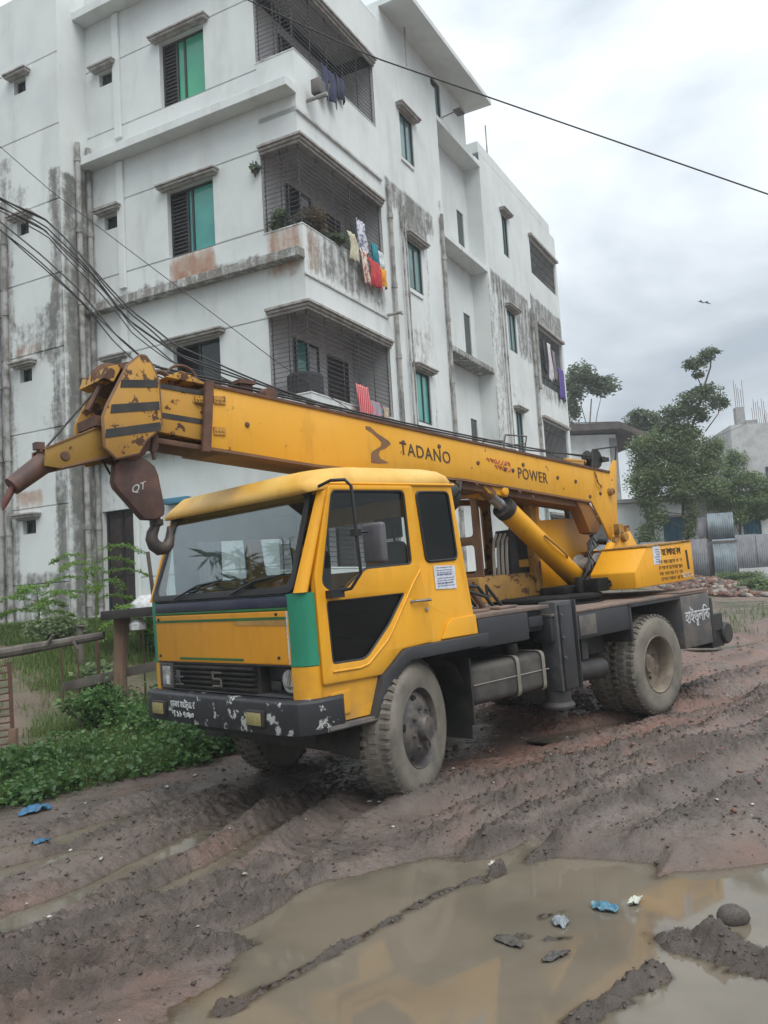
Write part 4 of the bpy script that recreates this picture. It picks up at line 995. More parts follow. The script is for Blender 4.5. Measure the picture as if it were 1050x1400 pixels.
# ---------------------------------------------------------------- wheels
def make_wheel(rear=False):
    wr_ = bpy.data.objects.new('wheel', None)
    prof = [(.300, .0), (.34, .008), (.42, .014), (.465, .005), (.492, -.022), (.505, -.05), (.508, -.13), (.505, -.21), (.492, -.238), (.465, -.265), (.42, -.274), (.34, -.268), (.30, -.26)]
    ty = MB(); ty.lathe(prof, 56, lambda a, o, b: (a, o, b), False)
    ty.mi = 1; nb = 46
    for k in range(nb):
        a = 2 * math.pi * k / nb
        for (o0, o1, sh) in ((-.078, -.004, .0), (-.256, -.182, .03), (-.170, -.090, .07)):
            vs_ = []
            for (rr, tw) in ((.486, 1.0), (.514, .80)):
                for o in (o0 if rr < .5 else o0 + .008, o1 - (.0 if rr < .5 else .016)):
                    for ds_ in (-.5, .5):
                        t = a + sh + ds_ * .082 * tw
                        vs_.append((rr * math.cos(t), o, rr * math.sin(t)))
            ty.add(vs_, [(0, 1, 3, 2), (4, 6, 7, 5), (0, 4, 5, 1), (2, 3, 7, 6), (0, 2, 6, 4), (1, 5, 7, 3)])
    tyo = ty.build('tyre', [m_rubber, m_tread], None, angle=40)
    rm = MB()
    if not rear:
        rm.lathe([(.305, -.004), (.295, .004), (.283, -.01), (.272, -.045), (.235, -.035), (.20, -.005), (.155, .012), (.115, .014), (.10, .02), (.095, .06), (.085, .075), (.0, .078)], 40, lambda a, o, b: (a, o, b))
    else:
        rm.lathe([(.30, -.004), (.288, .004), (.270, -.012), (.258, -.06), (.250, -.15), (.225, -.165), (.14, -.17), (.105, -.165), (.10, -.12), (.085, -.10), (.0, -.095)], 40, lambda a, o, b: (a, o, b))
    rm.mi = 1
    for k in range(8):
        a = 2 * math.pi * k / 8; rr = .150 if not rear else .165; off = .012 if not rear else -.17
        rm.lathe([(0, .028), (.013, .027), (.015, .0)], 6, lambda x, o, b, a=a, rr=rr, off=off: (rr * math.cos(a) + x, off + o, rr * math.sin(a) + b))
    rm.mi = 2
    if not rear:
        for k in range(5):
            a = 2 * math.pi * (k + .3) / 5
            rm.lathe([(0, .006), (.024, .006), (.026, -.01)], 10, lambda x, o, b, a=a: (.222 * math.cos(a) + x * 1.3, -.020 + o, .222 * math.sin(a) + b))
    rmo = rm.build('rim', [m_rimb if rear else m_rim, m_rust if rear else m_rim, m_seal], None, angle=35)
    C.objects.link(wr_); wr_.empty_display_size = .2
    for o in (tyo, rmo): o.parent = wr_
    return wr_
def place(wh, x, y, z, rz, spin):
    wh.parent = truck; wh.location = (x, y, z); wh.rotation_euler = (0, spin, rz); wh.rotation_mode = 'YXZ'
fwl = make_wheel(); place(fwl, 0.02, 1.06, .515, R(19), .2)
fwr = copy_tree(fwl); place(fwr, 0, -1.0, .515, R(180 + 19), .9)
rwl = make_wheel(True); place(rwl, -3.515, 1.06, .515, 0, .4)
c2 = copy_tree(rwl); place(c2, -3.515, .77, .515, 0, 1.1)
c3 = copy_tree(rwl); place(c3, -3.515, -1.06, .515, R(180), .7)
c4 = copy_tree(rwl); place(c4, -3.515, -.77, .515, R(180), .1)
ax_ = MB(); ax_.tube([(-3.515, -.9, .515), (-3.515, .9, .515)], .10, 10); ax_.lathe([(0, -.22), (.14, -.2), (.20, 0), (.14, .2), (0, .22)], 14, lambda a, o, b: (-3.515 + a, o, .515 + b)); ax_.tube([(0, -.85, .50), (0, .85, .50)], .06, 8); ax_.build('axle', m_dark, truck)

# ---------------------------------------------------------------- chassis
ch = MB()
for y in (-.48, .40): ch.box(-4.7, .95, y, y + .08, .72, 1.0)
for x in (-4.4, -3.0, -2.0, -1.0, .3): ch.box(x, x + .1, -.40, .40, .78, .95)
ch.box(-1.6, -.2, -.38, .38, .55, 1.0); ch.box(-.6, .7, -.40, .40, .60, 1.06); ch.tube([(-.4, 0, .62), (-3.4, 0, .55)], .05, 8)
ch.build('chassis_frame', m_dark, truck, smooth=False)
dk = MB(); dk.box(-1.72, -.72, -1.0, 1.06, 1.252, 1.285); dk.box(-4.70, -1.72, -1.08, 1.075, 1.172, 1.196); dk.box(-4.72, -4.05, -1.08, 1.08, 1.197, 1.21)
dk.build('deck_plate', m_deck, truck, bevel=.004)
for x, w_ in ((-.95, .3), (-1.35, .25)): MB().box(x - w_ / 2, x + w_ / 2, .2, .9, 1.287, 1.31).build('loose_plate', m_deck, truck, bevel=.006)
sb = MB(); sb.box(-1.40, -.735, .50, 1.065, 1.01, 1.25); stb = sb.build('storage_box', m_black, truck, bevel=.012)
sb = MB(); sb.box(-1.70, -1.41, .62, .98, 1.06, 1.24); sb.box(-1.66, -1.45, .985, 1.03, 1.10, 1.20); sb.build('bracket_box', m_black, truck, bevel=.01)
pl = MB(); pl.box(-3.02, -2.06, .90, 1.07, .925, 1.17); pl.box(-3.06, -3.02, .70, 1.075, .80, 1.17); pl.box(-2.06, -1.72, .86, 1.06, .95, 1.17); pl.build('side_skirt', m_black, truck, bevel=.008)
MB().box(-2.42, -2.14, 1.071, 1.078, .955, 1.14).build('skirt_panel', m_greydark, truck, bevel=.004)
# fender plates above the rear wheels
fd = MB(); fd.box(-4.06, -3.02, .45, 1.075, 1.14, 1.170); fd.box(-3.06, -3.03, .45, .69, .70, 1.139); fd.box(-4.06, -3.02, -1.075, -.45, 1.14, 1.170); fd.build('rear_fender', m_black, truck, smooth=False)
rb = MB(); rb.box(-4.71, -4.065, .45, 1.08, .60, 1.165); rbo = rb.build('rear_side_box', m_greydark, truck, bevel=.012)
rb2 = MB(); rb2.box(-4.71, -4.065, -1.08, -.45, .60, 1.165); rb2.build('rear_side_box', m_greydark, truck, bevel=.012)
text('side_lettering', "\u09B9\u09BE\u0987\u09A1\u09C1\u09B2\u09BF\u0995", .185, m_white, rbo, lambda a, o, b: (-4.40 - a * .80, 1.084 + o, b + .925), .002)
rr_ = MB(); rr_.box(-4.78, -4.715, -1.08, 1.08, .62, 1.10); rr_.box(-5.10, -4.80, -1.05, 1.02, .52, .80); rr_.build('rear_outrigger_beam', m_dark, truck, bevel=.01)
tw_ = MB(); tw_.lathe([(.0, .14), (.11, .14), (.125, .12), (.13, -.12), (.11, -.14), (0, -.14)], 18, lambda a, o, b: (-5.14 + a, .92 + o, .66 + b)); tw_.box(-5.02, -4.82, .86, 1.06, .72, .90); tw_.build('rear_jack', m_dark, truck)
MB().box(-4.80, -4.77, .75, 1.0, .82, .93).build('tail_light', m_rust, truck)
# outrigger jack
jk = MB(); jk.box(-2.03, -1.77, .90, 1.09, .50, 1.30); jko = jk.build('outrigger_jack', m_slate, truck, bevel=.012)
jk = MB(); jk.box(-1.99, -1.80, 1.091, 1.112, .52, 1.27); jk.box(-2.05, -2.031, .80, 1.12, .5, 1.3); jk.build('guide_rail', m_black, jko, bevel=.005)
jk = MB(); jk.lathe([(.0, .56), (.105, .56), (.115, .54), (.115, .40), (.135, .385), (.145, .36), (.14, .34), (0, .335)], 22, lambda a, o, b: (-1.885 + a, .95 + b, o)); jk.build('jack_foot', m_black, jko)
bt = MB()
for z in (1.18, .98, .8): bt.lathe([(0, .014), (.014, .013), (.016, 0)], 6, lambda a, o, b, z=z: (-1.80 + a, 1.126 + o, z + b))
bt.build('bolt', m_greydark, jko)
jkf = MB(); jkf.box(-2.03, -1.74, -1.10, -.78, .40, 1.30); jkf.build('outrigger_jack', m_black, truck, bevel=.012)
jb = MB(); jb.box(-2.0, -1.78, -.78, .78, .90, 1.1); jb.build('outrigger_beam', m_dark, truck, smooth=False)
# fuel tank
tk = MB(); tk.box(-1.68, -.66, .55, 1.02, .55, .88); tko = tk.build('fuel_tank', m_tank, truck, bevel=.06, seg=4, angle=50)
for x in (-1.24, -1.60):
    sp2 = MB(); lp = rpoly([(.535, .54), (1.028, .54), (1.028, .888), (.535, .888)], .06, 3)
    sp2.loft([[(x + dx, y + (y - .78) * k, z + (z - .71) * k) for (y, z) in lp] for dx, k in ((-.022, 0.0), (-.022, .02), (.022, .02), (.022, 0.0))], True, False)
    sp2.build('tank_strap', m_strap, tko)
sp2 = MB(); sp2.tube([(-.66, 1.023, .72), (-1.68, 1.023, .72)], .006, 6); sp2.build('tank_seam', m_strap, tko)
sp2 = MB(); sp2.lathe([(.0, .975), (.055, .975), (.06, .95), (.06, .90), (.04, .87)], 14, lambda a, o, b: (-1.38 + a, .86 + b, o)); sp2.build('filler_cap', m_tank, tko)
va = MB(); va.tube([(-2.15, .95, .62), (-2.6, .95, .60)], .10, 12); va.box(-2.35, -2.25, .9, 1.0, .72, .95); va.build('air_tank', m_dark, truck)
ho = MB()
for k in range(6):
    y = .3 + .1 * k; ho.tube([(-.72 - .03 * k, y, 1.35), (-.82, y + .04, 1.75 - .05 * k), (-1.0 - .04 * k, y, 1.9 - .1 * k), (-1.25, y - .05, 1.5), (-1.4, y, 1.29)], .016, 6)
ho.build('hydraulic_hose', m_seal, truck)
mm = MB(); mm.tube([(-.75, .55, 1.30), (-.95, .35, 2.10)], .03, 8); mm.tube([(-1.25, .70, 1.30), (-.90, .45, 2.05)], .028, 8); mm.tube([(-.85, .25, 1.3), (-1.45, .15, 1.75)], .03, 8); mm.box(-1.05, -.80, .1, .5, 1.29, 1.55); mm.tube([(-.95, .2, 1.55), (-.95, .2, 2.2)], .05, 10)
mm.build('boom_rest_frame', m_rust, truck)

# ---------------------------------------------------------------- superstructure
tt = MB(); tt.lathe([(0, 1.30), (.58, 1.30), (.62, 1.28), (.62, 1.25), (.58, 1.245), (.58, 1.215), (.64, 1.21), (.64, 1.197)], 40, lambda a, o, b: (-3.1 + a, b, o)); tt.build('turntable', m_turn, truck)
# counterweight with sloped front
cwp = [(-3.50, 1.30), (-3.50, 1.475), (-3.78, 1.725), (-4.79, 1.755), (-4.79, 1.32)]
cw = MB(); cw.prism(cwp, .345, .90, lambda a, c, b: (a, c, b)); cwo = cw.build('counterweight', m_yellow, truck, bevel=.012)
cw2 = MB(); cw2.prism(cwp, -.90, -.345, lambda a, c, b: (a, c, b)); cw2.build('counterweight', m_yellow, truck, bevel=.012)
cw3 = MB(); cw3.box(-4.79, -4.1, -.343, .343, 1.33, 1.74); cw3.build('counterweight_core', m_yrust, truck, bevel=.01)
MB().prism([(-3.77, 1.727), (-3.77, 1.742), (-4.795, 1.772), (-4.795, 1.757)], .343, .91, lambda a, c, b: (a, c, b)).build('top_flange', m_yrust, cwo)
WL = lambda x, z: (lambda a, o, b: (x - a, .902 + o, z + b))
pn = panel('paper_notice', [[(-.08, -.10), (.08, -.10), (.08, .10), (-.08, .10)]], .003, m_paper, cwo, WL(-3.98, 1.63))
tl = MB()
for k in range(6): tl.box(-4.04, -3.98 + .05 * random.random(), .905, .907, 1.555 + .027 * k, 1.562 + .027 * k)
tl.build('print', m_ink, cwo, smooth=False)
text('painted_lettering', "\u09AF\u09CB\u0997\u09BE\u09AF\u09CB\u0997", .105, m_letter, cwo, WL(-4.30, 1.655), .002, sx=.85)
for k, z in enumerate((1.55, 1.485, 1.42, 1.36)):
    fm = MB(); a0 = -4.0 - (.03 if k == 3 else 0)
    while a0 > -4.50:
        ln = .018 + .02 * random.random()
        fm.box(a0 - ln, a0, .902, .9035, z + .014, z + .021)
        for q in range(2):
            aa = a0 - ln * random.random(); fm.box(aa - .007, aa, .9025, .904, z - .016 * random.random() - .006, z + .013)
        a0 -= ln + (.03 if random.random() < .2 else .006)
    fm.build('painted_lettering', m_faint, cwo, smooth=False)
panel('slot', [rpoly([(-4.625, 1.66), (-4.665, 1.66), (-4.685, 1.44), (-4.645, 1.44)], .01)], .004, m_seal, cwo, lambda a, o, b: (a, .902 + o, b))
text('painted_lettering', "\u09E6\u09E7\u09ED\u09E7\u09E8", .10, m_white, cwo, WL(-4.62, 1.375), .0, sx=.8)
# upright side plates carrying the boom foot
for y in (.30, -.32):
    sp3 = MB(); sp3.prism([(-3.55, 1.40), (-3.64, 1.40), (-4.02, 1.78), (-4.16, 1.98), (-4.40, 2.0), (-4.60, 1.74), (-4.60, 1.40)][::-1], y, y + .03, lambda a, c, b: (a, c, b)); spo = sp3.build('boom_foot_plate', m_yellow if y > 0 else m_primer, truck, bevel=.005)
    if y > 0:
        fg = MB(); fg.prism([(-3.52, 1.44), (-3.60, 1.44), (-4.0, 1.80), (-3.93, 1.82)], .332, .40, lambda a, c, b: (a, c, b)); fg.build('edge_flange', m_yellow, spo, bevel=.006)
        pv = MB(); pv.lathe([(0, .05), (.045, .05), (.055, .03), (.06, 0)], 14, lambda a, o, b: (-4.28 + a, .332 + o, 1.87 + b)); pv.box(-4.20, -4.10, .332, .40, 1.90, 2.02); pv.box(-4.36, -4.30, .332, .38, 1.93, 2.0); pv.box(-4.14, -4.04, .332, .37, 1.82, 1.88); pv.build('pivot_bracket', m_yrust, spo)
MB().box(-3.70, -3.0, .02, .34, 1.30, 1.38).build('swing_frame', m_turn, truck, bevel=.01)
wn = MB(); wn.lathe([(.0, .20), (.13, .20), (.13, .17), (.09, .16), (.09, -.04), (.13, -.05), (.13, -.08), (0, -.08)], 20, lambda a, o, b: (-3.86 + a, o + .05, 1.58 + b)); wn.build('winch_drum', m_hose, truck)
wn = MB(); wn.tube([(-3.66, .34, 1.56), (-3.80, .36, 1.60)], .05, 12); wn.build('pump_motor', m_dark, truck); wn = MB(); wn.tube([(-3.95, .20, 1.86), (-4.0, .29, 1.84)], .05, 12); wn.build('winch_motor', m_dark, truck)
hs = MB()
for k in range(9):
    x = -3.25 - .06 * k; y = .55 + .04 * random.random()
    hs.tube([(x, y - .1, 1.32), (x - .05, y, 1.38 + .07 * random.random()), (x - .18, y + .05 * random.random(), 1.36), (x - .3, y - .15, 1.32)], .017, 6)
for k in range(5):
    jx, jy = .10 * random.random(), .10 * random.random()
    hs.tube([(-3.45 - jx, .22 + jy, 1.38), (-3.50 - .05 * k, .28 + jy, 1.50 + jx), (-3.66 - jx, .24, 1.66 + jy), (-3.80 - .03 * k, .16 + jy, 1.78 + jx), (-3.95, .10 + jx, 1.92)], .012, 6)
hs.build('hydraulic_hose', m_seal, truck)
bx_ = MB(); bx_.box(-3.46, -3.24, .40, .60, 1.30, 1.44); bx_.box(-3.22, -3.14, .38, .44, 1.30, 1.47); bx_.build('valve_block', m_turn, truck, bevel=.01)
# boom: sloped box girder
def boomz(x): return 3.195 + (x - 1.06) * .1083
boom_o = [(1.06, 3.20), (-4.34, 2.645), (-4.47, 2.80), (-4.53, 2.80), (-4.46, 2.40), (-4.40, 1.95), (-4.30, 1.82), (-4.20, 1.86), (-4.10, 2.04), (-3.90, 2.31), (-1.75, 2.535), (.12, 2.63), (1.13, 2.735)]
bm_ = MB(); bm_.prism(boom_o[::-1], .178, .202, lambda a, c, b: (a, c, b)); bo = bm_.build('boom', m_yboom, truck, bevel=.004)
bm_ = MB(); bm_.prism(boom_o[::-1], -.222, -.198, lambda a, c, b: (a, c, b)); bm_.build('side_plate', m_primer, bo)
tp = MB()
for (x0, x1) in ((1.06, -4.34),):
    tp.add([(1.06, -.235, 3.197), (1.06, .215, 3.197), (-4.34, .215, 2.642), (-4.34, -.235, 2.642), (1.06, -.235, 3.222), (1.06, .215, 3.222), (-4.34, .215, 2.667), (-4.34, -.235, 2.667)], [(0, 1, 2, 3), (7, 6, 5, 4), (0, 4, 5, 1), (1, 5, 6, 2), (2, 6, 7, 3), (3, 7, 4, 0)])
tp.build('top_plate', m_rust, bo)
bp = MB()
bl_ = [(1.13, 2.735), (.12, 2.63), (-1.75, 2.535), (-3.90, 2.31)]
for (xa, za), (xb, zb) in zip(bl_[:-1], bl_[1:]):
    bp.add([(xa, -.215, za), (xa, .200, za), (xb, .200, zb), (xb, -.215, zb), (xa, -.215, za - .02), (xa, .20, za - .02), (xb, .20, zb - .02), (xb, -.215, zb - .02)], [(3, 2, 1, 0), (4, 5, 6, 7), (0, 1, 5, 4), (1, 2, 6, 5), (2, 3, 7, 6), (3, 0, 4, 7)])
bp.build('bottom_plate', m_primer, bo)
# chipped lower web below the side plate (underside channel seen as brown steel)
uw = MB(); uw.prism([(-1.0, 2.56), (-1.75, 2.515), (-3.88, 2.29), (-3.88, 2.23), (-1.75, 2.45), (-1.0, 2.53)], -.14, .14, lambda a, c, b: (a, c, b)); uw.build('lower_web', m_primer, bo)
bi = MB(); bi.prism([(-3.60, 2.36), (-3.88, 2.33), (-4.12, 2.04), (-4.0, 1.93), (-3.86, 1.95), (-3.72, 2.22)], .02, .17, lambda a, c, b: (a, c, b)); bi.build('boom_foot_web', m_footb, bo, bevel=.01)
bc = MB()
for (x, dz) in ((-.92, .07), (-1.40, .105), (-1.15, -.19), (-1.62, -.22), (-1.95, .02), (-2.37, .01), (-2.50, .015), (-2.80, -.235), (-2.68, .10), (-2.58, -.2), (-3.28, .035), (-3.62, .035), (-3.88, -.11), (-4.1, -.05), (-1.9, -.20), (.78, -.05)):
    z = boomz(x) - .19 + dz
    bc.lathe([(0, .012), (.018, .011), (.024, 0)], 8, lambda a, o, b, x=x, z=z: (x + a, .202 + o, z + b))
bc.build('bolt', m_rust, bo)
TX_ = lambda x, z: (lambda a, o, b: (x - a, .2035 + o, z + b - a * .1083))
text('lettering', "TADANO", .165, m_letter, bo, TX_(-1.21, 2.765), .0005, sx=.90, spacing=1.12)
text('lettering', "POWER", .165, m_letter, bo, TX_(-2.83, 2.580), .0005, sx=.86, spacing=1.08)
rg_ = MB()
def scr(x0, z0, n_, w__):
    for k in range(n_):
        x = x0 - k * w__; z = z0 - .1083 * k * w__
        pts = [(x + w__ * .35 * math.cos(t) - t * .003, .2045, z + .022 * math.sin(t * 1.3 + k)) for t in np.linspace(0, 5.5, 9)]
        rg_.tube(pts, .0045, 5)
scr(-2.10, 2.735, 7, .055); scr(-2.22, 2.665, 5, .055)
rg_.build('faded_lettering', m_redgraf, bo)
# two-part rust-brown flash where paint has come off
panel('peeled_patch', [[(-.47, 2.985), (-.52, 2.985), (-.60, 2.93), (-.74, 2.865), (-.76, 2.84), (-.70, 2.80), (-.62, 2.775), (-.60, 2.735), (-.62, 2.70), (-.72, 2.665), (-.60, 2.655), (-.50, 2.66), (-.51, 2.74), (-.53, 2.765), (-.63, 2.81), (-.65, 2.85), (-.60, 2.89), (-.53, 2.935), (-.47, 2.96)]], .003, m_primer, bo, lambda a, o, b: (a, .2035 + o, b))
# fittings on top of the boom
ft = MB(); ft.box(.60, .72, -.06, .06, 3.17, 3.29); ft.box(.58, .74, -.08, .08, 3.29, 3.32); ft.lathe([(0, .06), (.06, .06), (.065, -.06), (0, -.06)], 12, lambda a, o, b: (.49 + a, o + .1, 3.20 + b)); ft.build('rope_guide', m_rust, bo)
fr2 = MB(); fr2.tube([(-2.42, .15, 2.80), (-2.50, .15, 3.02), (-2.86, .15, 3.02), (-2.78, .15, 2.78)], .010, 6); fr2.tube([(-2.45, .15, 2.90), (-2.82, .15, 2.94)], .008, 6); fr2.tube([(-2.42, -.15, 2.80), (-2.50, -.15, 3.02), (-2.86, -.15, 3.02), (-2.78, -.15, 2.78)], .010, 6); fr2.build('rope_hoop', m_greydark, bo)
dr_ = MB(); dr_.lathe([(0, .07), (.115, .07), (.12, .05), (.05, .04), (.05, -.04), (.12, -.05), (.115, -.07), (0, -.07)], 18, lambda a, o, b: (-4.28 + a, o + .02, 2.83 + b)); dr_.tube([(-4.05, .16, 2.70), (-4.10, .16, 2.92), (-4.62, .16, 2.98), (-4.55, .16, 2.72)], .012, 6); dr_.box(-4.5, -4.35, -.1, .12, 2.80, 2.85); dr_.build('cable_reel', m_dark, bo)
pp_ = MB(); pp_.box(-3.58, -3.85, .0, .19, 2.72, 2.76); pp_.tube([(-3.6, .1, 2.79), (-4.0, .1, 2.78)], .03, 8); pp_.build('top_bracket', m_yrust, bo, bevel=.006)
hk = MB(); hk.tube([(-4.02, .21, 2.66), (-4.03, .23, 2.52), (-4.10, .23, 2.47), (-4.14, .21, 2.50)], .010, 6); hk.lathe([(0, .06), (.04, .055), (.05, 0)], 10, lambda a, o, b: (-4.30 + a, .20 + o, 2.42 + b)); hk.build('hose_fitting', m_yrust, bo)
wr2 = MB()
for y, z0 in ((.06, 3.27), (-.05, 3.33)): wr2.tube([(1.4, y, z0 + .05), (.45, y, z0 - .04), (-1.2, y, z0 - .22), (-3.0, y, z0 - .38), (-4.5, y, 2.86)], .009, 6)
wr2.build('hoist_rope', m_rope, bo)
# inner telescopic section and head
sc_ = MB(); sc_.prism([(1.0, 3.13), (1.53, 3.175), (1.53, 2.84), (1.0, 2.77)][::-1], -.16, .16, lambda a, c, b: (a, c, b)); sc = sc_.build('boom_section', m_yrust, truck, bevel=.006)
s_ = MB(); s_.prism([(1.07, 3.22), (1.44, 3.25), (1.30, 3.31)], -.15, .165, lambda a, c, b: (a, c, b)); s_.build('section_flange', m_yrust, sc, bevel=.004); s_ = MB(); s_.prism([(1.0, 2.74), (1.55, 2.80), (1.55, 2.76), (1.0, 2.70)][::-1], -.15, .15, lambda a, c, b: (a, c, b)); s_.build('lower_flange', m_rust, sc, bevel=.004)
s_ = MB(); s_.prism([(1.06, 2.945), (1.53, 2.985), (1.53, 2.945), (1.06, 2.905)][::-1], .161, .164, lambda a, c, b: (a, c, b)); s_.prism([(1.06, 3.165), (1.53, 3.20), (1.53, 3.165), (1.06, 3.13)][::-1], .161, .166, lambda a, c, b: (a, c, b)); s_.build('black_stripe', m_dark, sc)
for x, z in ((1.16, 3.10), (1.02, 3.10), (1.04, 2.86)):
    q = MB(); yq = .168 if x > 1.1 else .203
    q.box(x - .05, x + .05, yq, yq + .012, z - .03, z + .03)
    for dx in (-.03, 0, .03): q.lathe([(0, .008), (.009, .007), (.01, 0)], 6, lambda a, o, b, dx=dx: (x + dx + a, yq + .012 + o, z + b))
    q.build('bolt_plate', m_yrust, sc)
co = MB(); co.prism([(1.06, 3.235), (1.13, 3.24), (1.20, 2.70), (1.13, 2.70)][::-1], .186, .215, lambda a, c, b: (a, c, b)); co.build('collar', m_rust, sc)
head_p = [(1.62, 3.37), (1.66, 3.37), (1.76, 3.29), (1.93, 2.99), (1.965, 2.91), (1.965, 2.70), (1.89, 2.625), (1.72, 2.665), (1.66, 2.76), (1.57, 2.83), (1.53, 2.88), (1.53, 3.20), (1.58, 3.32)]
hd = MB(); hd.prism(head_p, .20, .225, lambda a, c, b: (a, c, b)); hdo = hd.build('boom_head', m_yrust, truck, bevel=.004)
hd = MB(); hd.prism([(x + .02, z) for x, z in head_p], -.225, -.20, lambda a, c, b: (a, c, b)); hd.build('far_cheek_plate', m_yrust, hdo, bevel=.004)
ring = head_p + head_p[:1]
hd = MB(); hd.tube([(x, .212, z) for x, z in ring], .014, 6); hd.build('edge_bead', m_primer, hdo)
for (za, zb, t_) in ((3.175, 3.15, .056), (3.015, 2.965, .062), (2.865, 2.79, .062)):
    s_ = MB(); xl = {3.175: 1.82, 3.015: 1.905, 2.865: 1.955}[za]
    s_.prism([(1.54, za + t_ / 2), (xl, zb + t_ / 2), (xl + .012, zb - t_ / 2), (1.54, za - t_ / 2)], .2255, .2285, lambda a, c, b: (a, c, b)); s_.build('black_stripe', m_dark, hdo)
for y in (-.10, .0, .10):
    s_ = MB(); s_.lathe([(.0, .035), (.15, .035), (.17, .03), (.14, 0), (.17, -.03), (.15, -.035), (0, -.035)], 22, lambda a, o, b, y=y: (1.74 + a, y + o, 2.80 + b)); s_.build('sheave', m_rust, hdo)
s_ = MB(); s_.lathe([(.0, .03), (.11, .03), (.13, .02), (.10, 0), (.13, -.02), (.11, -.03), (0, -.03)], 20, lambda a, o, b: (1.80 + a, .0 + o, 3.22 + b)); s_.build('sheave', m_rust, hdo)
s_ = MB(); s_.loft([[(1.72, y, 3.33), (1.90, y, 3.27), (1.93, y, 3.19), (1.86, y, 3.17), (1.80, y, 3.27)] for y in (-.21, .19)]); s_.build('rope_guard', m_yrust, hdo)
s_ = MB(); s_.prism([(1.60, 3.36), (1.82, 3.30), (1.80, 3.265), (1.60, 3.30)], -.20, .198, lambda a, c, b: (a, c, b)); s_.box(1.60, 1.66, -.2, .2, 2.8, 3.2); s_.build('head_crosspiece', m_rust, hdo)
s_ = MB()
s_.tube([(1.86, .05, 3.22), (1.93, .05, 3.10), (2.0, .05, 2.98)], .02, 6); s_.box(1.86, 1.99, -.15, .15, 2.86, 2.93); s_.build('head_linkage', m_rust, hdo)
lp_ = MB(); lp_.tube([(1.22 + .13 * math.cos(t), .02, 3.28 + .11 * math.sin(t)) for t in np.linspace(-.3, math.pi + .2, 16)], .012, 6); lp_.tube([(1.45 + .09 * math.cos(t), .10, 3.22 + .08 * math.sin(t)) for t in np.linspace(-.2, math.pi, 10)], .02, 6); lp_.tube([(1.37, .1, 3.2), (1.33, .1, 2.95)], .02, 6); lp_.build('hose_loop', m_rust, sc)
# folded tip jib with its tube
jb_ = MB(); jb_.prism([(1.88, 2.90), (2.33, 2.70), (2.345, 2.575), (2.24, 2.56), (1.88, 2.655)], .10, .122, lambda a, c, b: (a, c, b)); jbo = jb_.build('jib', m_yjib, truck, bevel=.004)
s_ = MB(); s_.prism([(1.88, 2.90), (2.33, 2.70), (2.345, 2.575), (2.24, 2.56), (1.88, 2.655)], -.122, -.10, lambda a, c, b: (a, c, b)); s_.prism([(1.88, 2.90), (2.33, 2.70), (2.33, 2.69), (1.88, 2.885)], -.13, .13, lambda a, c, b: (a, c, b)); s_.prism([(1.90, 2.66), (2.24, 2.575), (2.24, 2.56), (1.90, 2.645)], -.13, .13, lambda a, c, b: (a, c, b)); s_.build('jib_plate', m_primer, jbo)
s_ = MB(); s_.lathe([(0, .012), (.03, .01), (.035, 0)], 12, lambda a, o, b: (2.205 + a, .122 + o, 2.645 + b)); s_.build('pivot_pin', m_rust, jbo)
s_ = MB(); s_.tube([(2.26, 0, 2.645), (2.52, 0, 2.452)], [.074, .062], 18); s_.tube([(2.27, 0, 2.64), (2.29, 0, 2.625)], .088, 18); s_.box(2.30, 2.36, -.03, .03, 2.70, 2.75); cyo = s_.build('hook_tube', m_block, jbo)
s_ = MB(); s_.tube([(2.50, 0, 2.455), (2.53, 0, 2.42), (2.57, 0, 2.34), (2.585, 0, 2.30)], [.018, .026, .020, .006], 10); s_.build('rope_socket', simple('red_brown_steel', (.13, .045, .035), .6), jbo)
s_ = MB(); s_.tube([(1.93, .0, 3.12), (2.28, .0, 2.72)], .008, 6); s_.tube([(1.82, .05, 2.65), (1.80, .05, 2.58)], .008, 6); s_.tube([(1.86, -.05, 2.65), (1.81, -.05, 2.55)], .008, 6); s_.build('wire_rope', m_rope, jbo)
s_ = MB(); s_.tube([(1.535, .12, 2.82), (1.545, .12, 2.73), (1.56, .12, 2.69)], [.03, .032, .02], 8); s_.tube([(1.555, .12, 2.69), (1.55, .12, 2.64)], .014, 6); s_.build('limit_weight', m_block, hdo)
# hook block
hbp = [(1.845, 2.60), (1.79, 2.65), (1.66, 2.66), (1.61, 2.645), (1.545, 2.595), (1.52, 2.53), (1.485, 2.29), (1.495, 2.235), (1.57, 2.205), (1.655, 2.21), (1.85, 2.435), (1.865, 2.48)]
s_ = MB(); s_.prism(hbp, .03, .118, lambda a, c, b: (a, c, b)); hbo = s_.build('hook_block', m_block, truck, bevel=.012)
text('lettering', "QT", .078, m_white, hbo, lambda a, o, b: (1.685 - a - b * .1, .119 + o, 2.435 + b + a * .35), .0)
hp = [(1.50, 2.25), (1.505, 2.20), (1.515, 2.16), (1.54, 2.115), (1.548, 2.075), (1.53, 2.03), (1.49, 2.002), (1.445, 2.005), (1.415, 2.03), (1.40, 2.075), (1.398, 2.12), (1.405, 2.165)]
s_ = MB(); s_.tube([(x, 0, z) for x, z in hp], [.035, .033, .036, .042, .046, .050, .052, .050, .044, .036, .026, .010], 14); s_.lathe([(0, .0), (.05, .0), (.05, -.04), (.03, -.05)], 14, lambda a, o, b: (1.50 + a, b, 2.215 + o)); s_.build('hook', m_hook, hbo)
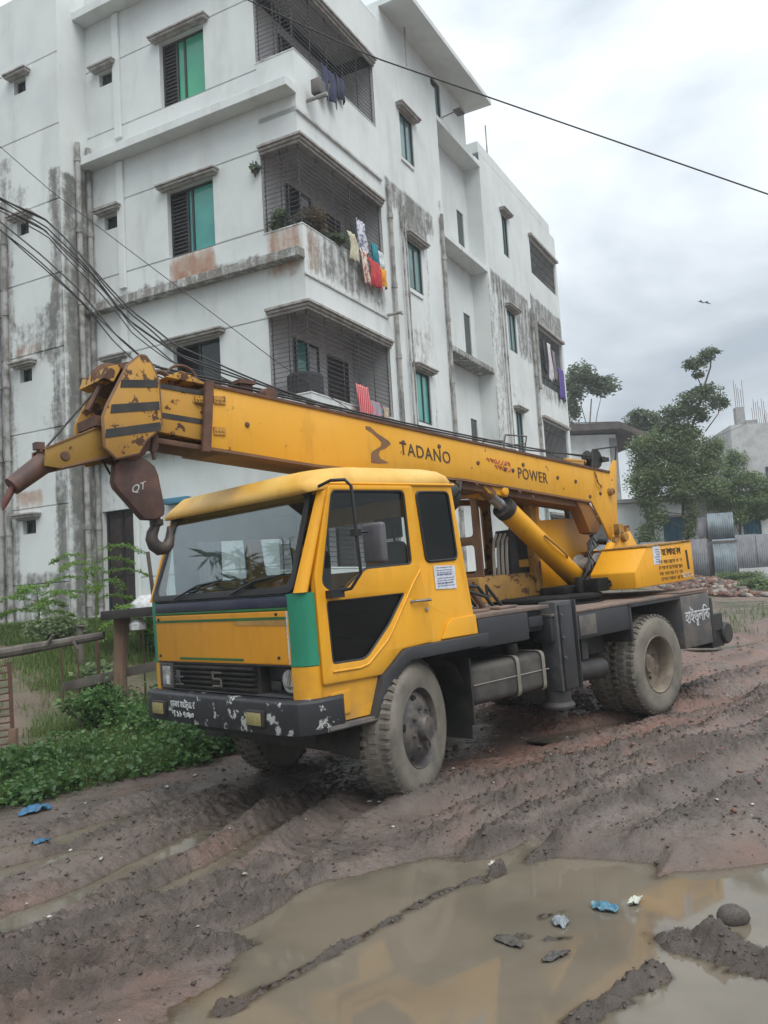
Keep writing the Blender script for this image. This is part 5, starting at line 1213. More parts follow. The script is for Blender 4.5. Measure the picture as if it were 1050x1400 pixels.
# lift cylinder
cy = MB(); A_, B_ = Vector((-3.60, .10, 1.44)), Vector((-2.47, .10, 2.22)); cy.tube([A_, A_.lerp(B_, .02), B_], [.10, .115, .115], 22); cyl = cy.build('lift_cylinder', m_yellow, truck)
cy = MB(); cy.tube([B_, B_.lerp(A_, -.06)], .122, 22); cy.build('gland', m_dark, cyl)
D_ = (B_ - A_).normalized()
cy = MB(); cy.tube([B_, B_ + D_ * .30], .062, 18); cy.build('rod', m_chrome, cyl)
cy = MB(); cy.tube([B_ + D_ * .30, B_ + D_ * .72], .075, 16); cy.tube([A_ - D_ * .10, A_], .09, 14); cy.build('rod_end', m_primer, cyl)
cy = MB(); cy.tube([A_ + Vector((.35, .14, .28)), A_ + Vector((.52, .15, .38)), A_ + Vector((.70, .13, .50))], .012, 6); cy.tube([A_ + Vector((.3, .1, .23)), A_ + Vector((.32, .13, .27)), A_ + Vector((.36, .14, .28))], .012, 6); cy.build('hydraulic_pipe', m_yrust, cyl)
br = MB(); br.prism([(-1.95, 2.56), (-2.42, 2.47), (-2.42, 2.36), (-2.12, 2.40)], -.17, .17, lambda a, c, b: (a, c, b)); br.lathe([(0, .03), (.05, .03), (.06, 0)], 10, lambda a, o, b: (-2.36 + a, .17 + o, 2.42 + b)); br.build('cylinder_bracket', m_yellow, truck, bevel=.01)
# operator's cab on the far side of the boom
YO = -.15
op = empty('operator_cab', (.17, 0, 0)); op.parent = truck
oc = panel('side_panel', [[(-3.36, 1.36), (-3.40, 2.42), (-4.45, 2.46), (-4.62, 2.20), (-4.45, 1.85), (-4.15, 1.36)], rpoly([(-3.53, 2.38), (-4.46, 2.40), (-4.38, 2.15), (-3.50, 2.13)], .05)], .03, m_yellow, op, lambda a, o, b: (a, YO + o, b), .004)
panel('window_pane', [[(-3.50, 2.39), (-4.48, 2.41), (-4.40, 2.13), (-3.48, 2.12)]], .005, m_glassd, op, lambda a, o, b: (a, YO + o, b))
s_ = MB(); s_.box(-3.42, -3.30, YO - .05, YO + .05, 1.34, 2.46); s_.build('door_post', m_yrust, op, bevel=.02)
s_ = MB(); s_.box(-3.40, -2.36, -1.02, YO + .02, 1.28, 1.56); s_.build('cab_base', m_yrust, op, bevel=.02)
s_ = MB(); s_.box(-4.4, -2.45, -1.02, YO, 2.48, 2.53); s_.build('cab_roof', m_yellow, op, bevel=.02)
fr_o = panel('front_frame', [rpoly([(-1.02, 1.54), (YO + .02, 1.54), (YO + .02, 2.47), (-1.02, 2.47)], .03), rpoly([(-.95, 1.99), (-.22, 1.99), (-.22, 2.40), (-.95, 2.40)], .05), rpoly([(-.95, 1.60), (-.22, 1.60), (-.22, 1.90), (-.95, 1.90)], .05)], .03, m_primer, op, lambda a, o, b: (-2.45 + o, a, b), .004)
panel('far_side_panel', [[(-2.46, 1.55), (-2.46, 2.47), (-4.60, 2.47), (-4.60, 1.36), (-3.4, 1.36), (-3.40, 1.55)], rpoly([(-2.9, 1.62), (-3.55, 1.62), (-3.55, 2.40), (-2.9, 2.40)], .05), rpoly([(-3.72, 1.62), (-4.16, 1.62), (-4.16, 1.88), (-3.72, 1.88)], .05), rpoly([(-3.72, 1.97), (-4.16, 1.97), (-4.16, 2.42), (-3.72, 2.42)], .05)], .03, m_yrust, op, lambda a, o, b: (a, -1.02 + o, b), .004)
panel('back_panel', [[(-1.0, 1.4), (YO, 1.4), (YO, 2.46), (-1.0, 2.46)], [(-.9, 2.0), (-.4, 2.0), (-.4, 2.38), (-.9, 2.38)]], .03, m_primer, op, lambda a, o, b: (-4.40 + o, a, b))
s_ = MB(); s_.box(-3.95, -3.6, -.9, -.45, 1.5, 1.62); s_.box(-4.05, -3.93, -.9, -.45, 1.62, 2.1); s_.build('operator_seat', m_seat, op, bevel=.03)
for k in range(4):
    s_ = MB(); x = -2.90 - .075 * k; s_.tube([(x, -.36, 1.55), (x + .01, -.34, 1.78), (x, -.33, 1.93), (x - .05, -.32, 2.01)], [.018, .017, .016, .014], 8); s_.build('control_lever', simple('pale_lever_sleeve', (.5, .48, .42), .6) if k == 0 else bpy.data.materials['pale_lever_sleeve'], op)
s_ = MB(); s_.box(-3.28, -3.14, -.50, -.30, 1.56, 2.05); s_.tube([(-3.22, -.35, 2.0), (-3.25, -.3, 2.2), (-3.30, -.28, 2.3)], .03, 8); s_.build('control_console', m_inter, op, bevel=.02)
# ------------------------------------------------------------------ vegetation helpers
def leaves(name, mat, P, size, parent=None, up=.3, aspect=.55, fold=.25, droop=0.0, nrm=None):
    """many small folded leaves (two triangles pairs each) as one mesh"""
    P = np.asarray(P, float); n = len(P)
    if np.isscalar(size): size = np.full(n, size)
    size = size * (.65 + .7 * rng.random(n))
    d = rng.normal(size=(n, 3)); d[:, 2] = d[:, 2] * .55 - droop
    if nrm is not None: d = d + nrm
    d /= np.linalg.norm(d, axis=1)[:, None]
    u = rng.normal(size=(n, 3)); u[:, 2] += up * 2.0
    s = np.cross(d, u); s /= np.linalg.norm(s, axis=1)[:, None] + 1e-9
    nn = np.cross(s, d)
    L = size[:, None]; W = L * aspect / 2
    base = P; tip = P + d * L
    mid = P + d * L * .45
    l = mid + s * W + nn * L * fold * .35; r = mid - s * W + nn * L * fold * .35; m = mid - nn * L * .06
    V = np.stack([base, l, tip, r, m], 1).reshape(-1, 3)
    b = (np.arange(n) * 5)[:, None]
    F = np.concatenate([b + np.array([[0, 4, 1]]), b + np.array([[1, 4, 2]]), b + np.array([[0, 3, 4]]), b + np.array([[3, 2, 4]])], 0)
    return npmesh(name, V, F, mat, parent)
def npmesh(name, V, F, mat, parent=None, smooth=False):
    me = bpy.data.meshes.new(name); k = F.shape[1]
    me.vertices.add(len(V)); me.vertices.foreach_set('co', V.ravel())
    me.loops.add(F.size); me.loops.foreach_set('vertex_index', F.ravel())
    me.polygons.add(len(F)); me.polygons.foreach_set('loop_start', np.arange(0, F.size, k)); me.polygons.foreach_set('loop_total', np.full(len(F), k))
    me.update(); me.validate()
    return link(name, me, mat, parent)
def clump_pts(c, r, n, hollow=.45):
    v = rng.normal(size=(n, 3)); v /= np.linalg.norm(v, axis=1)[:, None]
    rad = (hollow + (1 - hollow) * rng.random(n)) ** .6
    return np.asarray(c) + v * rad[:, None] * np.asarray(r)
def tree(name, label, trunk, limbs, clumps, mat, leafsz, dens, barkmat=None, r0=.12, group=None, cat='tree'):
    """trunk/limbs: point lists in world coordinates; clumps: (centre, radii)"""
    base = Vector(trunk[0]); t = empty(name, tuple(base)); tag(t, label, cat, group)
    loc = lambda p: tuple(Vector(p) - base)
    mb = MB(); k = len(trunk)
    mb.tube([loc(p) for p in trunk], [r0 * (1 - .65 * i / max(1, k - 1)) for i in range(k)], 8)
    for lb in limbs: mb.tube([loc(p) for p in lb], [r0 * .4 * (1 - .7 * i / (len(lb) - 1)) for i in range(len(lb))], 6)
    tips = [Vector(trunk[-1])] + [Vector(lb[-1]) for lb in limbs] + [Vector(p) for p in trunk[len(trunk) // 2:]]
    pts = []
    for c_, r_ in clumps:
        near_ = min(tips, key=lambda q: (q - Vector(c_)).length)
        mb.tube([loc(near_), loc((near_ + Vector(c_)) / 2 + Vector((0, 0, -.1))), loc(c_)], [r0 * .25, r0 * .18, r0 * .08], 5)
        rr = np.asarray(r_) if hasattr(r_, '__len__') else np.array([r_] * 3)
        vol = float(np.prod(rr)) ** (2 / 3)
        nsub = max(5, int(vol * 9))
        sub = clump_pts(c_, rr * .80, nsub, .3)
        for q in sub:
            kk = max(12, int(3.8 * dens * vol / nsub))
            pts.append(clump_pts(q, rr * (.42 + .30 * random.random()), kk, .05))
            if random.random() < .5: mb.tube([loc(c_), loc(q)], [r0 * .07, r0 * .03], 4, False)
    for c_, r_ in clumps:
        rr = np.asarray(r_) if hasattr(r_, '__len__') else np.array([r_] * 3)
        pts.append(clump_pts(c_, rr * 1.12, int(2.0 * dens * float(np.prod(rr)) ** (2 / 3)), .15))
    mb.build('trunk', barkmat or m_bark, t)
    P = np.concatenate(pts) - np.array(base)
    leaves('crown', mat, P, leafsz, t, droop=.25)
    return t

# ------------------------------------------------------------------ buildings behind
m_shedwall = simple('grey_white_limewash', (0.76, 0.77, 0.77), .9, (0.62, 0.63, 0.63), 1.1, bump=.1)
m_lowwall = simple('pale_blue_white_plaster', (0.80, 0.83, 0.835), .9, (0.66, 0.69, 0.695), .8, bump=.1)
m_tin = simple('dark_rusted_tin', (0.045, 0.042, 0.042), .7, (0.09, 0.07, 0.06), 2)
m_blueshut = simple('blue_shutter_paint', (0.045, 0.18, 0.27), .6, (0.03, 0.13, 0.20), 3)
m_conc = simple('raw_concrete', (0.42, 0.43, 0.43), .9, (0.33, 0.33, 0.33), 1.5)
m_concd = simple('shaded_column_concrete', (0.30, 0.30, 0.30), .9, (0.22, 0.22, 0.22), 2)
def local_frame(name, origin, yaw, label, cat):
    e_ = empty(name, origin, yaw); return tag(e_, label, cat)
# tall shed with a dark sloping tin roof
sh = local_frame('storage_shed', (9.0, 44.0, .9), R(10), 'tall white shed with a dark overhanging tin roof beside the apartment building', 'shed')
MB().box(-.5, 3.5, 0, 7, 0, 8.2).build('wall', m_shedwall, sh, smooth=False)
MB().box(3.1, 3.52, -.03, .4, 0, 8.0).build('corner_column', m_concd, sh, smooth=False)
rf = MB(); rf.prism([(-1.0, 8.55), (3.3, 8.65), (4.9, 7.9), (4.9, 7.65), (3.3, 8.30), (-1.0, 8.20)], -1.1, 7.6, lambda a, c, b: (a, c, b)); rfo = rf.build('roof', m_tin, sh, smooth=False)
rr2 = MB()
for k in range(26): rr2.box(-1.0, 3.3, -1.0 + .33 * k, -.94 + .33 * k, 8.655, 8.69)
rr2.build('roof_ridge', m_tin, rfo, smooth=False)
# low house with blue shutters
lh = local_frame('low_house', (9.6, 36.0, .9), R(-2), 'low pale house with blue shutters behind the corrugated fence', 'house')
lw = panel('wall', [[(-.2, 0), (9.5, 0), (9.5, 3.55), (-.2, 3.75)], [(2.05, 1.75), (3.12, 1.75), (3.12, 3.05), (2.05, 3.05)], [(5.35, 1.75), (6.1, 1.75), (6.1, 2.9), (5.35, 2.9)]], .24, m_lowwall, lh, lambda a, o, b: (a, o, b))
MB().box(-.4, 9.6, -.25, 6, 3.76, 3.92).build('roof', m_conc, lh, smooth=False)
MB().box(-.15, 9.4, 5.8, 6, 0, 3.7).build('back_wall', m_lowwall, lh, smooth=False)
for a0, a1, z1 in ((2.05, 3.12, 3.05), (5.35, 6.1, 2.9)):
    s_ = MB(); s_.box(a0, a1, .0, .05, 1.75, z1 - .28); s_.box(a0, a1, .06, .09, z1 - .28, z1); wo = s_.build('shutter', m_blueshut, lh, smooth=False)
    for k in range(4): MB().box(a0 + .03 + (a1 - a0) * k / 4, a0 - .02 + (a1 - a0) * (k + 1) / 4, -.02, -.002, 1.80, z1 - .33).build('panel', m_blueshut, wo, bevel=.006)
    MB().box(a0 - .15, a1 + .15, -.35, -.125, z1 + .06, z1 + .14).build('window_hood', m_lowwall, lh, smooth=False)
# unfinished concrete block with column stubs and bare rods
ub_ = local_frame('unfinished_building', (24.9, 60, .9), R(-6), 'pale unfinished concrete building with bare steel rods on its roof', 'unfinished building')
MB().box(0, 12, 0, 9, 0, 10.95).build('wall', m_conc, ub_, smooth=False)
s_ = MB(); s_.box(.55, 1.15, .2, .8, 10.95, 12.25); s_.build('column_stub', m_concd, ub_, smooth=False)
MB().box(1.15, 1.9, .1, .5, 10.95, 11.25).build('column_stub', m_concd, ub_, smooth=False)
for x0, n_, z0, h_ in ((.62, 5, 12.2, 2.4), (1.7, 7, 11.0, 1.9), (2.5, 4, 10.95, 1.2)):
    for k in range(n_):
        s_ = MB(); x = x0 + .14 * k; s_.tube([(x, .3, z0), (x + .06 * (random.random() - .5), .3 + .1 * random.random(), z0 + h_ * (.55 + .45 * random.random()))], .018, 5); s_.build('steel_rod', m_rust, ub_)
MB().box(2.1, 2.8, -.06, -.01, 5.5, 7.8).build('window', m_void, ub_, smooth=False)
MB().box(.3, .9, -.25, -.01, 6.2, 8.9).build('column', m_concd, ub_, smooth=False)
MB().box(2.9, 3.6, -.25, -.01, 4.0, 8.6).build('column', m_concd, ub_, smooth=False)

# ------------------------------------------------------------------ corrugated fence, one sheet at a time
fe = local_frame('corrugated_fence', (11.0, 33.0, 1.0), 0.0, 'patched fence of grey corrugated tin sheets behind the rubble', 'fence')
m_cor = [simple('grey_corrugated_tin', (0.185, 0.195, 0.215), .55, (0.13, 0.135, 0.145), 2.2, metal=.2), simple('blue_grey_corrugated_tin', (0.20, 0.25, 0.28), .55, (0.14, 0.17, 0.19), 2.5, metal=.2),
         simple('purple_grey_corrugated_tin', (0.155, 0.155, 0.175), .55, (0.11, 0.11, 0.12), 2, metal=.2), simple('dark_corrugated_tin', (0.085, 0.088, 0.10), .6, (0.06, 0.06, 0.065), 2)]
def corr(x0, x1, y, z0, z1, mat, lean=0.0, name='tin_sheet'):
    n_ = max(8, int((x1 - x0) / .019)); amp = .016; V = []; F = []
    for i in range(n_ + 1):
        x = x0 + (x1 - x0) * i / n_; o = y + amp * math.sin((x) * 2 * math.pi / .085)
        for z in (z0, z1): V.append((x + lean * (z - z0), o, z))
    for i in range(n_): F.append((2 * i, 2 * i + 2, 2 * i + 3, 2 * i + 1))
    mb = MB(); mb.add(V, F)
    me = bpy.data.meshes.new(name); me.from_pydata(mb.v, [], mb.f); me.shade_smooth()
    o = link(name, me, mat, fe); md = o.modifiers.new('thickness', 'SOLIDIFY'); md.thickness = .004; return o
xs = [(-3.0, -2.1, 0, 1.85, 0), (-2.1, -1.2, .03, 1.8, 2), (-1.2, -.3, 0, 1.85, 0), (-.3, .55, .02, 1.82, 2), (.50, .98, 0, 1.85, 2), (.90, 1.38, .05, 1.86, 0), (1.33, 1.62, .12, 1.84, 3), (1.55, 2.42, -.03, 1.80, 1), (2.46, 3.3, .02, 1.92, 0), (3.25, 4.1, .0, 1.90, 0), (4.05, 4.9, .03, 1.88, 2), (4.85, 5.8, 0, 1.9, 0), (5.75, 6.7, .02, 1.86, 2)]
for x0, x1, y, z1, mi_ in xs: corr(x0, x1, y, -.1 + .1 * random.random(), z1, m_cor[mi_], .01 * (random.random() - .5))
corr(1.48, 2.50, .10, 1.70, 2.82, m_cor[1])
corr(1.20, 1.62, .35, 1.2, 2.70, m_cor[2])
for x in (.52, 1.36, 2.46, 3.3, 5.0):
    MB().box(x - .03, x + .03, .14, .22, -.3, 1.95 if x != 2.46 else 2.9).build('post', m_bark, fe, smooth=False)
MB().box(1.35, 2.5, -.06, -.045, 1.66, 1.74).build('rail', m_greydark, fe, smooth=False)
gw = MB(); gw.box(2.48, 7, -.05, .12, -.3, .62); gw.build('low_wall', m_conc, fe, bevel=.02)

# ------------------------------------------------------------------ trees behind
tree('slim_tree', 'slim two crowned tree rising over the dark shed roof', [(12.3, 48, 1), (12.1, 48, 6), (11.9, 48, 9.8), (12.2, 48, 11.8)], [[(11.9, 48, 9.8), (11.6, 47.9, 11.2), (11.4, 48, 12.4)], [(12.0, 48, 9.0), (12.5, 48.1, 11.0), (12.9, 48, 12.3)]],
     [((11.75, 48, 13.25), (.75, .8, .75)), ((11.25, 48, 12.4), (.8, .8, .7)), ((13.0, 48, 12.5), (.85, .8, .6)), ((11.0, 48, 11.2), (.5, .6, .7)), ((12.4, 48.2, 12.9), (.5, .6, .4)), ((11.1, 48, 9.9), (.45, .5, .5))], m_leaf_dark, .19, 430, m_barkpale, r0=.10)
tree('round_tree', 'small dark round tree behind the shed roof', [(14.6, 46, 1), (14.5, 46, 6), (14.3, 46, 9)], [], [((14.2, 46, 10.0), (.9, .9, .55)), ((14.9, 46, 9.7), (.8, .8, .6)), ((13.5, 46, 9.4), (.7, .8, .4)), ((14.6, 46, 9.0), (.9, .9, .6))], m_leaf_dark, .19, 420)
tree('leaning_tree', 'tall bent tree whose sparse top leans over the low house', [(12.0, 34, 1), (11.9, 34, 4), (12.2, 34, 6.5), (12.9, 34.1, 8.1), (13.2, 34.1, 8.9), (13.55, 34, 9.8), (13.65, 34, 10.4)],
     [[(13.2, 34.1, 8.9), (13.0, 34, 9.4), (12.85, 34, 9.8)], [(12.9, 34.1, 8.1), (12.5, 34, 8.3), (12.2, 34, 8.5)], [(13.1, 34, 7.2), (13.7, 34, 7.9), (13.9, 34, 9.0)]],
     [((13.62, 34, 10.45), (.34, .35, .20)), ((13.30, 34, 10.15), (.40, .35, .24)), ((12.95, 34, 9.95), (.42, .4, .26)), ((13.05, 34, 9.55), (.26, .3, .14)),
      ((13.3, 34, 8.75), (.62, .55, .40)), ((12.55, 34, 8.55), (.55, .5, .34)), ((13.75, 34, 8.35), (.40, .4, .36)), ((12.05, 34, 7.95), (.62, .55, .44)), ((12.75, 34, 7.95), (.62, .5, .36)), ((12.35, 34, 7.2), (.6, .5, .35)), ((11.6, 34, 7.4), (.5, .5, .4))], m_leaf_dark, .125, 700, r0=.075)
tree('spreading_tree', 'broad leafy tree hiding the front of the low house', [(10.75, 34.4, 1), (10.7, 34.4, 2.8), (10.8, 34.4, 4.3), (11.4, 34.4, 6.0)], [[(10.8, 34.4, 4.3), (11.8, 34, 5.0), (12.6, 34, 5.4)], [(10.8, 34.4, 4.5), (10.6, 34, 5.6), (10.7, 34, 6.6)], [(10.75, 34.3, 3), (10.5, 34, 3.5), (10.4, 34, 4.2)]],
     [((10.7, 34, 6.5), (.8, .8, .8)), ((11.5, 34, 6.9), (.9, .9, .7)), ((12.3, 34, 6.4), (.9, .9, .75)), ((11.2, 34, 5.6), (1.0, .9, .7)), ((12.3, 34, 5.4), (1.0, .9, .6)), ((13.1, 34, 5.9), (.7, .8, .5)), ((10.4, 34, 5.3), (.7, .8, .7)), ((12.9, 33.6, 4.9), (.8, .7, .4)), ((11.9, 33.7, 4.7), (.9, .6, .4)), ((10.6, 34, 4.6), (.6, .5, .3)), ((13.4, 34, 6.6), (.5, .5, .4)),
      ((10.75, 33.9, 3.9), (.5, .4, .5)), ((10.45, 33.9, 2.8), (.55, .5, .9)), ((10.9, 33.9, 2.3), (.5, .5, .5)), ((12.1, 33.7, 3.9), (.28, .3, .5)), ((12.0, 33.7, 3.2), (.22, .25, .4))], m_leaf_tree, .115, 900, r0=.11)
tree('pale_tree', 'paler loose tree at the far edge of the low house', [(14.4, 35, 1), (14.5, 35, 3), (14.6, 35, 5)], [[(14.5, 35, 4), (15.2, 35, 4.8)], [(14.5, 35, 3.6), (13.9, 35, 4.6)]],
     [((14.6, 35, 6.1), (.45, .5, .5)), ((14.4, 35, 5.3), (.75, .7, .5)), ((15.2, 35, 5.2), (.6, .6, .4)), ((13.8, 35, 4.6), (.7, .6, .5)), ((14.9, 34.8, 4.3), (.9, .7, .5)), ((15.7, 35, 4.7), (.7, .7, .6)), ((14.2, 34.7, 3.7), (.7, .5, .35)), ((15.4, 34.8, 3.9), (.6, .5, .3)), ((16.4, 35, 5.0), (.7, .7, .7))], m_leaf_pale, .11, 800, r0=.08)
# trees standing left of the view: the windscreen mirrors them
pm_ = empty('palm_tree', (-17.5, 10.6, .9)); tag(pm_, 'tall palm left of the view, mirrored in the windscreen', 'palm tree')
MB().tube([(0, 0, -.2), (.1, 0, 3), (.3, .1, 7.2)], [.18, .14, .12], 10).build('trunk', m_bark, pm_)
fr_ = []
for k in range(18):
    a = 2.4 * k; L = 2.4; e_ = .9 - .08 * k
    for f in np.linspace(.08, 1, 60):
        q = np.array((.3 + L * f * math.cos(a), .1 + L * f * math.sin(a), 7.2 + e_ * L * f - 1.3 * f * f * L * .6))
        for sd_ in (-1, 1):
            for w_ in (.03,): fr_.append(q + np.array((-math.sin(a) * sd_ * w_, math.cos(a) * sd_ * w_, -.25 * w_)))
leaves('crown', m_leaf_dark, np.array(fr_), .55, pm_, aspect=.07, droop=.5)
# bush and rubble by the fence
def bush(name, label, c_, r_, n_, mat, sz, group=None, cat='bush'):
    t = empty(name, c_); tag(t, label, cat, group)
    mb = MB()
    for k in range(9):
        a = random.random() * 6.28; mb.tube([(0, 0, -.05), (r_[0] * .4 * math.cos(a), r_[1] * .4 * math.sin(a), r_[2] * .7), (r_[0] * .75 * math.cos(a), r_[1] * .75 * math.sin(a), r_[2] * 1.3)], [.012, .008, .004], 5)
    mb.build('stem', m_bark, t)
    pts = [clump_pts(q, np.array(r_) * .4, n_ // 14, .2) for q in clump_pts((0, 0, r_[2]), np.array(r_) * .75, 14, .3)]
    P = np.concatenate(pts); P[:, 2] = np.abs(P[:, 2])
    leaves('foliage', mat, P, sz, t); return t
bush('weedy_bush', 'green weedy bush on the rubble in front of the fence', (11.2, 26.3, .45), (.75, .6, .45), 2600, m_leaf_pale, .10)
bush('weedy_bush', 'smaller weed clump at the foot of the rubble heap', (9.6, 30.5, .85), (.5, .4, .28), 1100, m_leaf_pale, .09)
bush('weedy_bush', 'long weeds along the foot of the tin fence', (12.9, 31.8, .95), (1.3, .4, .30), 2400, m_leaf_pale, .09)
bush('dark_bush', 'dark bush growing behind the truck counterweight', (8.9, 31.5, .9), (1.3, .6, .75), 2600, m_leaf_tree, .12)
# brick rubble heap: broken pieces, far too many to count
n_ = 1500
px = 8.4 + 4.6 * rng.random(n_); py = 24.8 + 7.5 * rng.random(n_) ** .9
hump = lambda x, y: .30 * np.exp(-((x - 10.2) / 1.4) ** 2 - ((y - 29) / 2.4) ** 2)
# raise the heap with an earth mound under it
gx = np.arange(7.6, 13.6, .15); gy = np.arange(24.0, 33.0, .15); GX, GY = np.meshgrid(gx, gy)
GZ = ground_z(GX, GY) + hump(GX, GY) + .05 * (fbm(GX * 2, GY * 2, 5, 3) - .5) - .02
idm = np.arange(GX.size).reshape(GX.shape)
mound = npmesh('rubble_mound', np.stack([GX, GY, GZ], -1).reshape(-1, 3), np.stack([idm[:-1, :-1], idm[:-1, 1:], idm[1:, 1:], idm[1:, :-1]], -1).reshape(-1, 4), simple('brick_dust_earth', (.19, .125, .10), .95, (.12, .095, .08), 4))
mound.data.shade_smooth(); tag(mound, kind='structure')
pz = ground_z(px, py) + hump(px, py)
Vs, Fs = [], []
cube = np.array([(x, y, z) for z in (-1, 1) for y in (-1, 1) for x in (-1, 1)], float)
cf = np.array([(0, 2, 3, 1), (4, 5, 7, 6), (0, 1, 5, 4), (2, 6, 7, 3), (0, 4, 6, 2), (1, 3, 7, 5)])
mi_ = np.zeros(n_ * 6, np.int32)
for k in range(n_):
    s_ = (.03 + .06 * rng.random()) * np.array([1.3, .8, .6]) * (1.5 if rng.random() < .08 else 1)
    M_ = np.array(Matrix.Rotation(rng.random() * 6, 3, 'Z') @ Matrix.Rotation(rng.random() * 1.5 - .7, 3, 'X'))
    Vs.append((cube * (1 + .25 * rng.normal(size=(8, 1))) * s_) @ M_.T + (px[k], py[k], pz[k] + s_[2] * .4)); Fs.append(cf + 8 * k); mi_[6 * k:6 * k + 6] = rng.choice(3, p=[.5, .3, .2])
rub = npmesh('brick_rubble', np.concatenate(Vs), np.concatenate(Fs), None)
for m_ in (simple('broken_brick', (.17, .08, .055), .9, (.12, .065, .05), 6), simple('pale_mortar_lump', (.30, .265, .235), .9, (.20, .17, .15), 6), simple('grey_rubble', (.16, .14, .13), .9)): rub.data.materials.append(m_)
rub.data.polygons.foreach_set('material_index', mi_); tag(rub, 'heap of broken bricks and mortar below the tin fence', 'rubble', kind='stuff')
# ------------------------------------------------------------------ laundry and plants on the balconies
CL = lambda u, v, z: (BX + u * math.cos(BYAW) - v * math.sin(BYAW), BY + u * math.sin(BYAW) + v * math.cos(BYAW), z)
def cloth(name, label, cat, u0, u1, z0, z1, v, col, col2=None, pat='noise', taper=0.0, wav=.03, group=None, split=0.0, skew=0.0):
    """hanging cloth as a rippled two-sided sheet with thickness"""
    nx, nz = 14, 18; V = []
    o = Vector(CL((u0 + u1) / 2, v, z1))
    ph = random.random() * 6
    def pt(i, j):
        a = i / nx; b = j / nz
        ww = (u1 - u0) * (1 - taper * b)
        u = (u0 + u1) / 2 + (a - .5) * ww + skew * b + .02 * math.sin(b * 7 + ph)
        zz = z1 - (z1 - z0) * b * (1 + .06 * math.sin(a * 9 + ph)); d = v - wav * (math.sin(a * 11 + ph) * (.3 + b) + .5 * math.sin(a * 23 + b * 4)) - .02 * math.sin(b * 3)
        return Vector(CL(u, d, zz)) - o
    V = [tuple(pt(i, j)) for j in range(nz + 1) for i in range(nx + 1)]
    F = []
    for j in range(nz):
        for i in range(nx):
            if split and j / nz > split and abs(i - nx / 2 + .5) < 1.2: continue
            F.append((j * (nx + 1) + i, j * (nx + 1) + i + 1, (j + 1) * (nx + 1) + i + 1, (j + 1) * (nx + 1) + i))
    me = bpy.data.meshes.new(name); me.from_pydata(V, [], F); me.shade_smooth()
    g = G(name + '_fabric')
    if pat == 'stripe':
        wv_ = N(g.t, 'ShaderNodeTexWave'); wv_.inputs['Scale'].default_value = 9; wv_.inputs['Distortion'].default_value = 2.5; g.L(g.tc.outputs['Object'], wv_.inputs[0]); f = g.rng(wv_.outputs[1], .5, .8)
    else: f = g.rng(g.noise(14, 3), .48, .56)
    g.color(g.mix(f, col, col2 or tuple(c * .8 for c in col))); g.rough(.9)
    ob = link(name, me, g.mat); ob.location = o
    md = ob.modifiers.new('thickness', 'SOLIDIFY'); md.thickness = .006
    return tag(ob, label, cat, group)
gl = 'laundry hung on the balconies'
cloth('trousers', 'dark navy trousers hanging over the top corner balcony', 'trousers', .78, 1.30, 10.86, 11.50, -.10, (.035, .04, .085), split=.35, taper=-.1, group=gl)
cloth('shirt', 'dark shirt hanging beside the navy trousers on the top balcony', 'shirt', 1.34, 1.74, 11.16, 11.62, -.06, (.03, .035, .07), taper=.2, group=gl)
cloth('patterned_dress', 'grey and white patterned cloth hung highest on the third floor balcony', 'cloth', 1.80, 2.20, 8.20, 8.86, -.08, (.55, .56, .62), (.16, .17, .24), group=gl)
cloth('cream_towel', 'cream towel draped over the stained balcony wall', 'towel', 1.45, 1.72, 7.92, 8.46, -.10, (.55, .53, .40), (.48, .44, .33), group=gl, skew=.1)
cloth('floral_cloth', 'cream floral cloth with red hem below the grey patterned one', 'cloth', 1.80, 2.12, 7.60, 8.24, -.12, (.58, .54, .45), (.45, .14, .13), group=gl, skew=.12)
cloth('red_cloth', 'red cloth hanging lowest on the third floor balcony', 'cloth', 2.15, 2.62, 7.62, 8.16, -.13, (.42, .035, .05), (.50, .07, .06), group=gl, skew=.12)
cloth('teal_towel', 'teal towel near the pipe end of the third floor balcony', 'towel', 2.38, 2.70, 8.08, 8.58, -.08, (.02, .22, .27), group=gl)
cloth('white_vest', 'small white cloth beside the teal towel', 'cloth', 2.72, 2.92, 8.14, 8.50, -.07, (.58, .60, .62), group=gl)
cloth('orange_cloth', 'orange and yellow cloth beneath the teal towel', 'cloth', 2.60, 2.95, 7.74, 8.12, -.12, (.60, .22, .02), (.65, .42, .04), group=gl)
cloth('red_sari', 'long red and white striped cloth over the lower corner balcony', 'cloth', 1.36, 1.86, 4.62, 5.46, -.12, (.50, .05, .065), (.62, .30, .30), pat='stripe', group=gl, skew=.1)
cloth('pink_cloth', 'pink and teal cloth beside the long red striped one', 'cloth', 1.95, 2.35, 4.78, 5.24, -.10, (.42, .18, .24), (.18, .30, .32), group=gl)
cloth('beige_cloth', 'beige cloth at the end of the lower corner balcony', 'cloth', 2.42, 2.72, 4.74, 5.20, -.10, (.38, .32, .24), (.30, .17, .13), group=gl)
for k, (u0, u1, z0, z1, c_) in enumerate(((13.95, 14.3, 8.3, 9.3, (.05, .05, .06)), (14.5, 14.85, 8.1, 9.35, (.55, .53, .55)), (14.95, 15.35, 8.2, 9.2, (.20, .17, .20)), (15.55, 16.3, 7.7, 8.75, (.10, .07, .26)))):
    cloth('washing', ('black shirt', 'white towel', 'grey shirt', 'purple sheet')[k] + ' drying on the far third floor balcony', 'laundry', u0, u1, z0, z1, -.05, c_, group='washing on the far balcony')
def plant_at(name, label, u, v, z, r_, n_, mat, sz):
    p = CL(u, v, z); return bush(name, label, p, r_, n_, mat, sz, 'pot plants on the balcony', 'plant')
plant_at('dry_plant', 'brown dry plant at the corner of the stained balcony', .55, .12, 8.14, (.36, .30, .30), 1500, m_dry, .07)
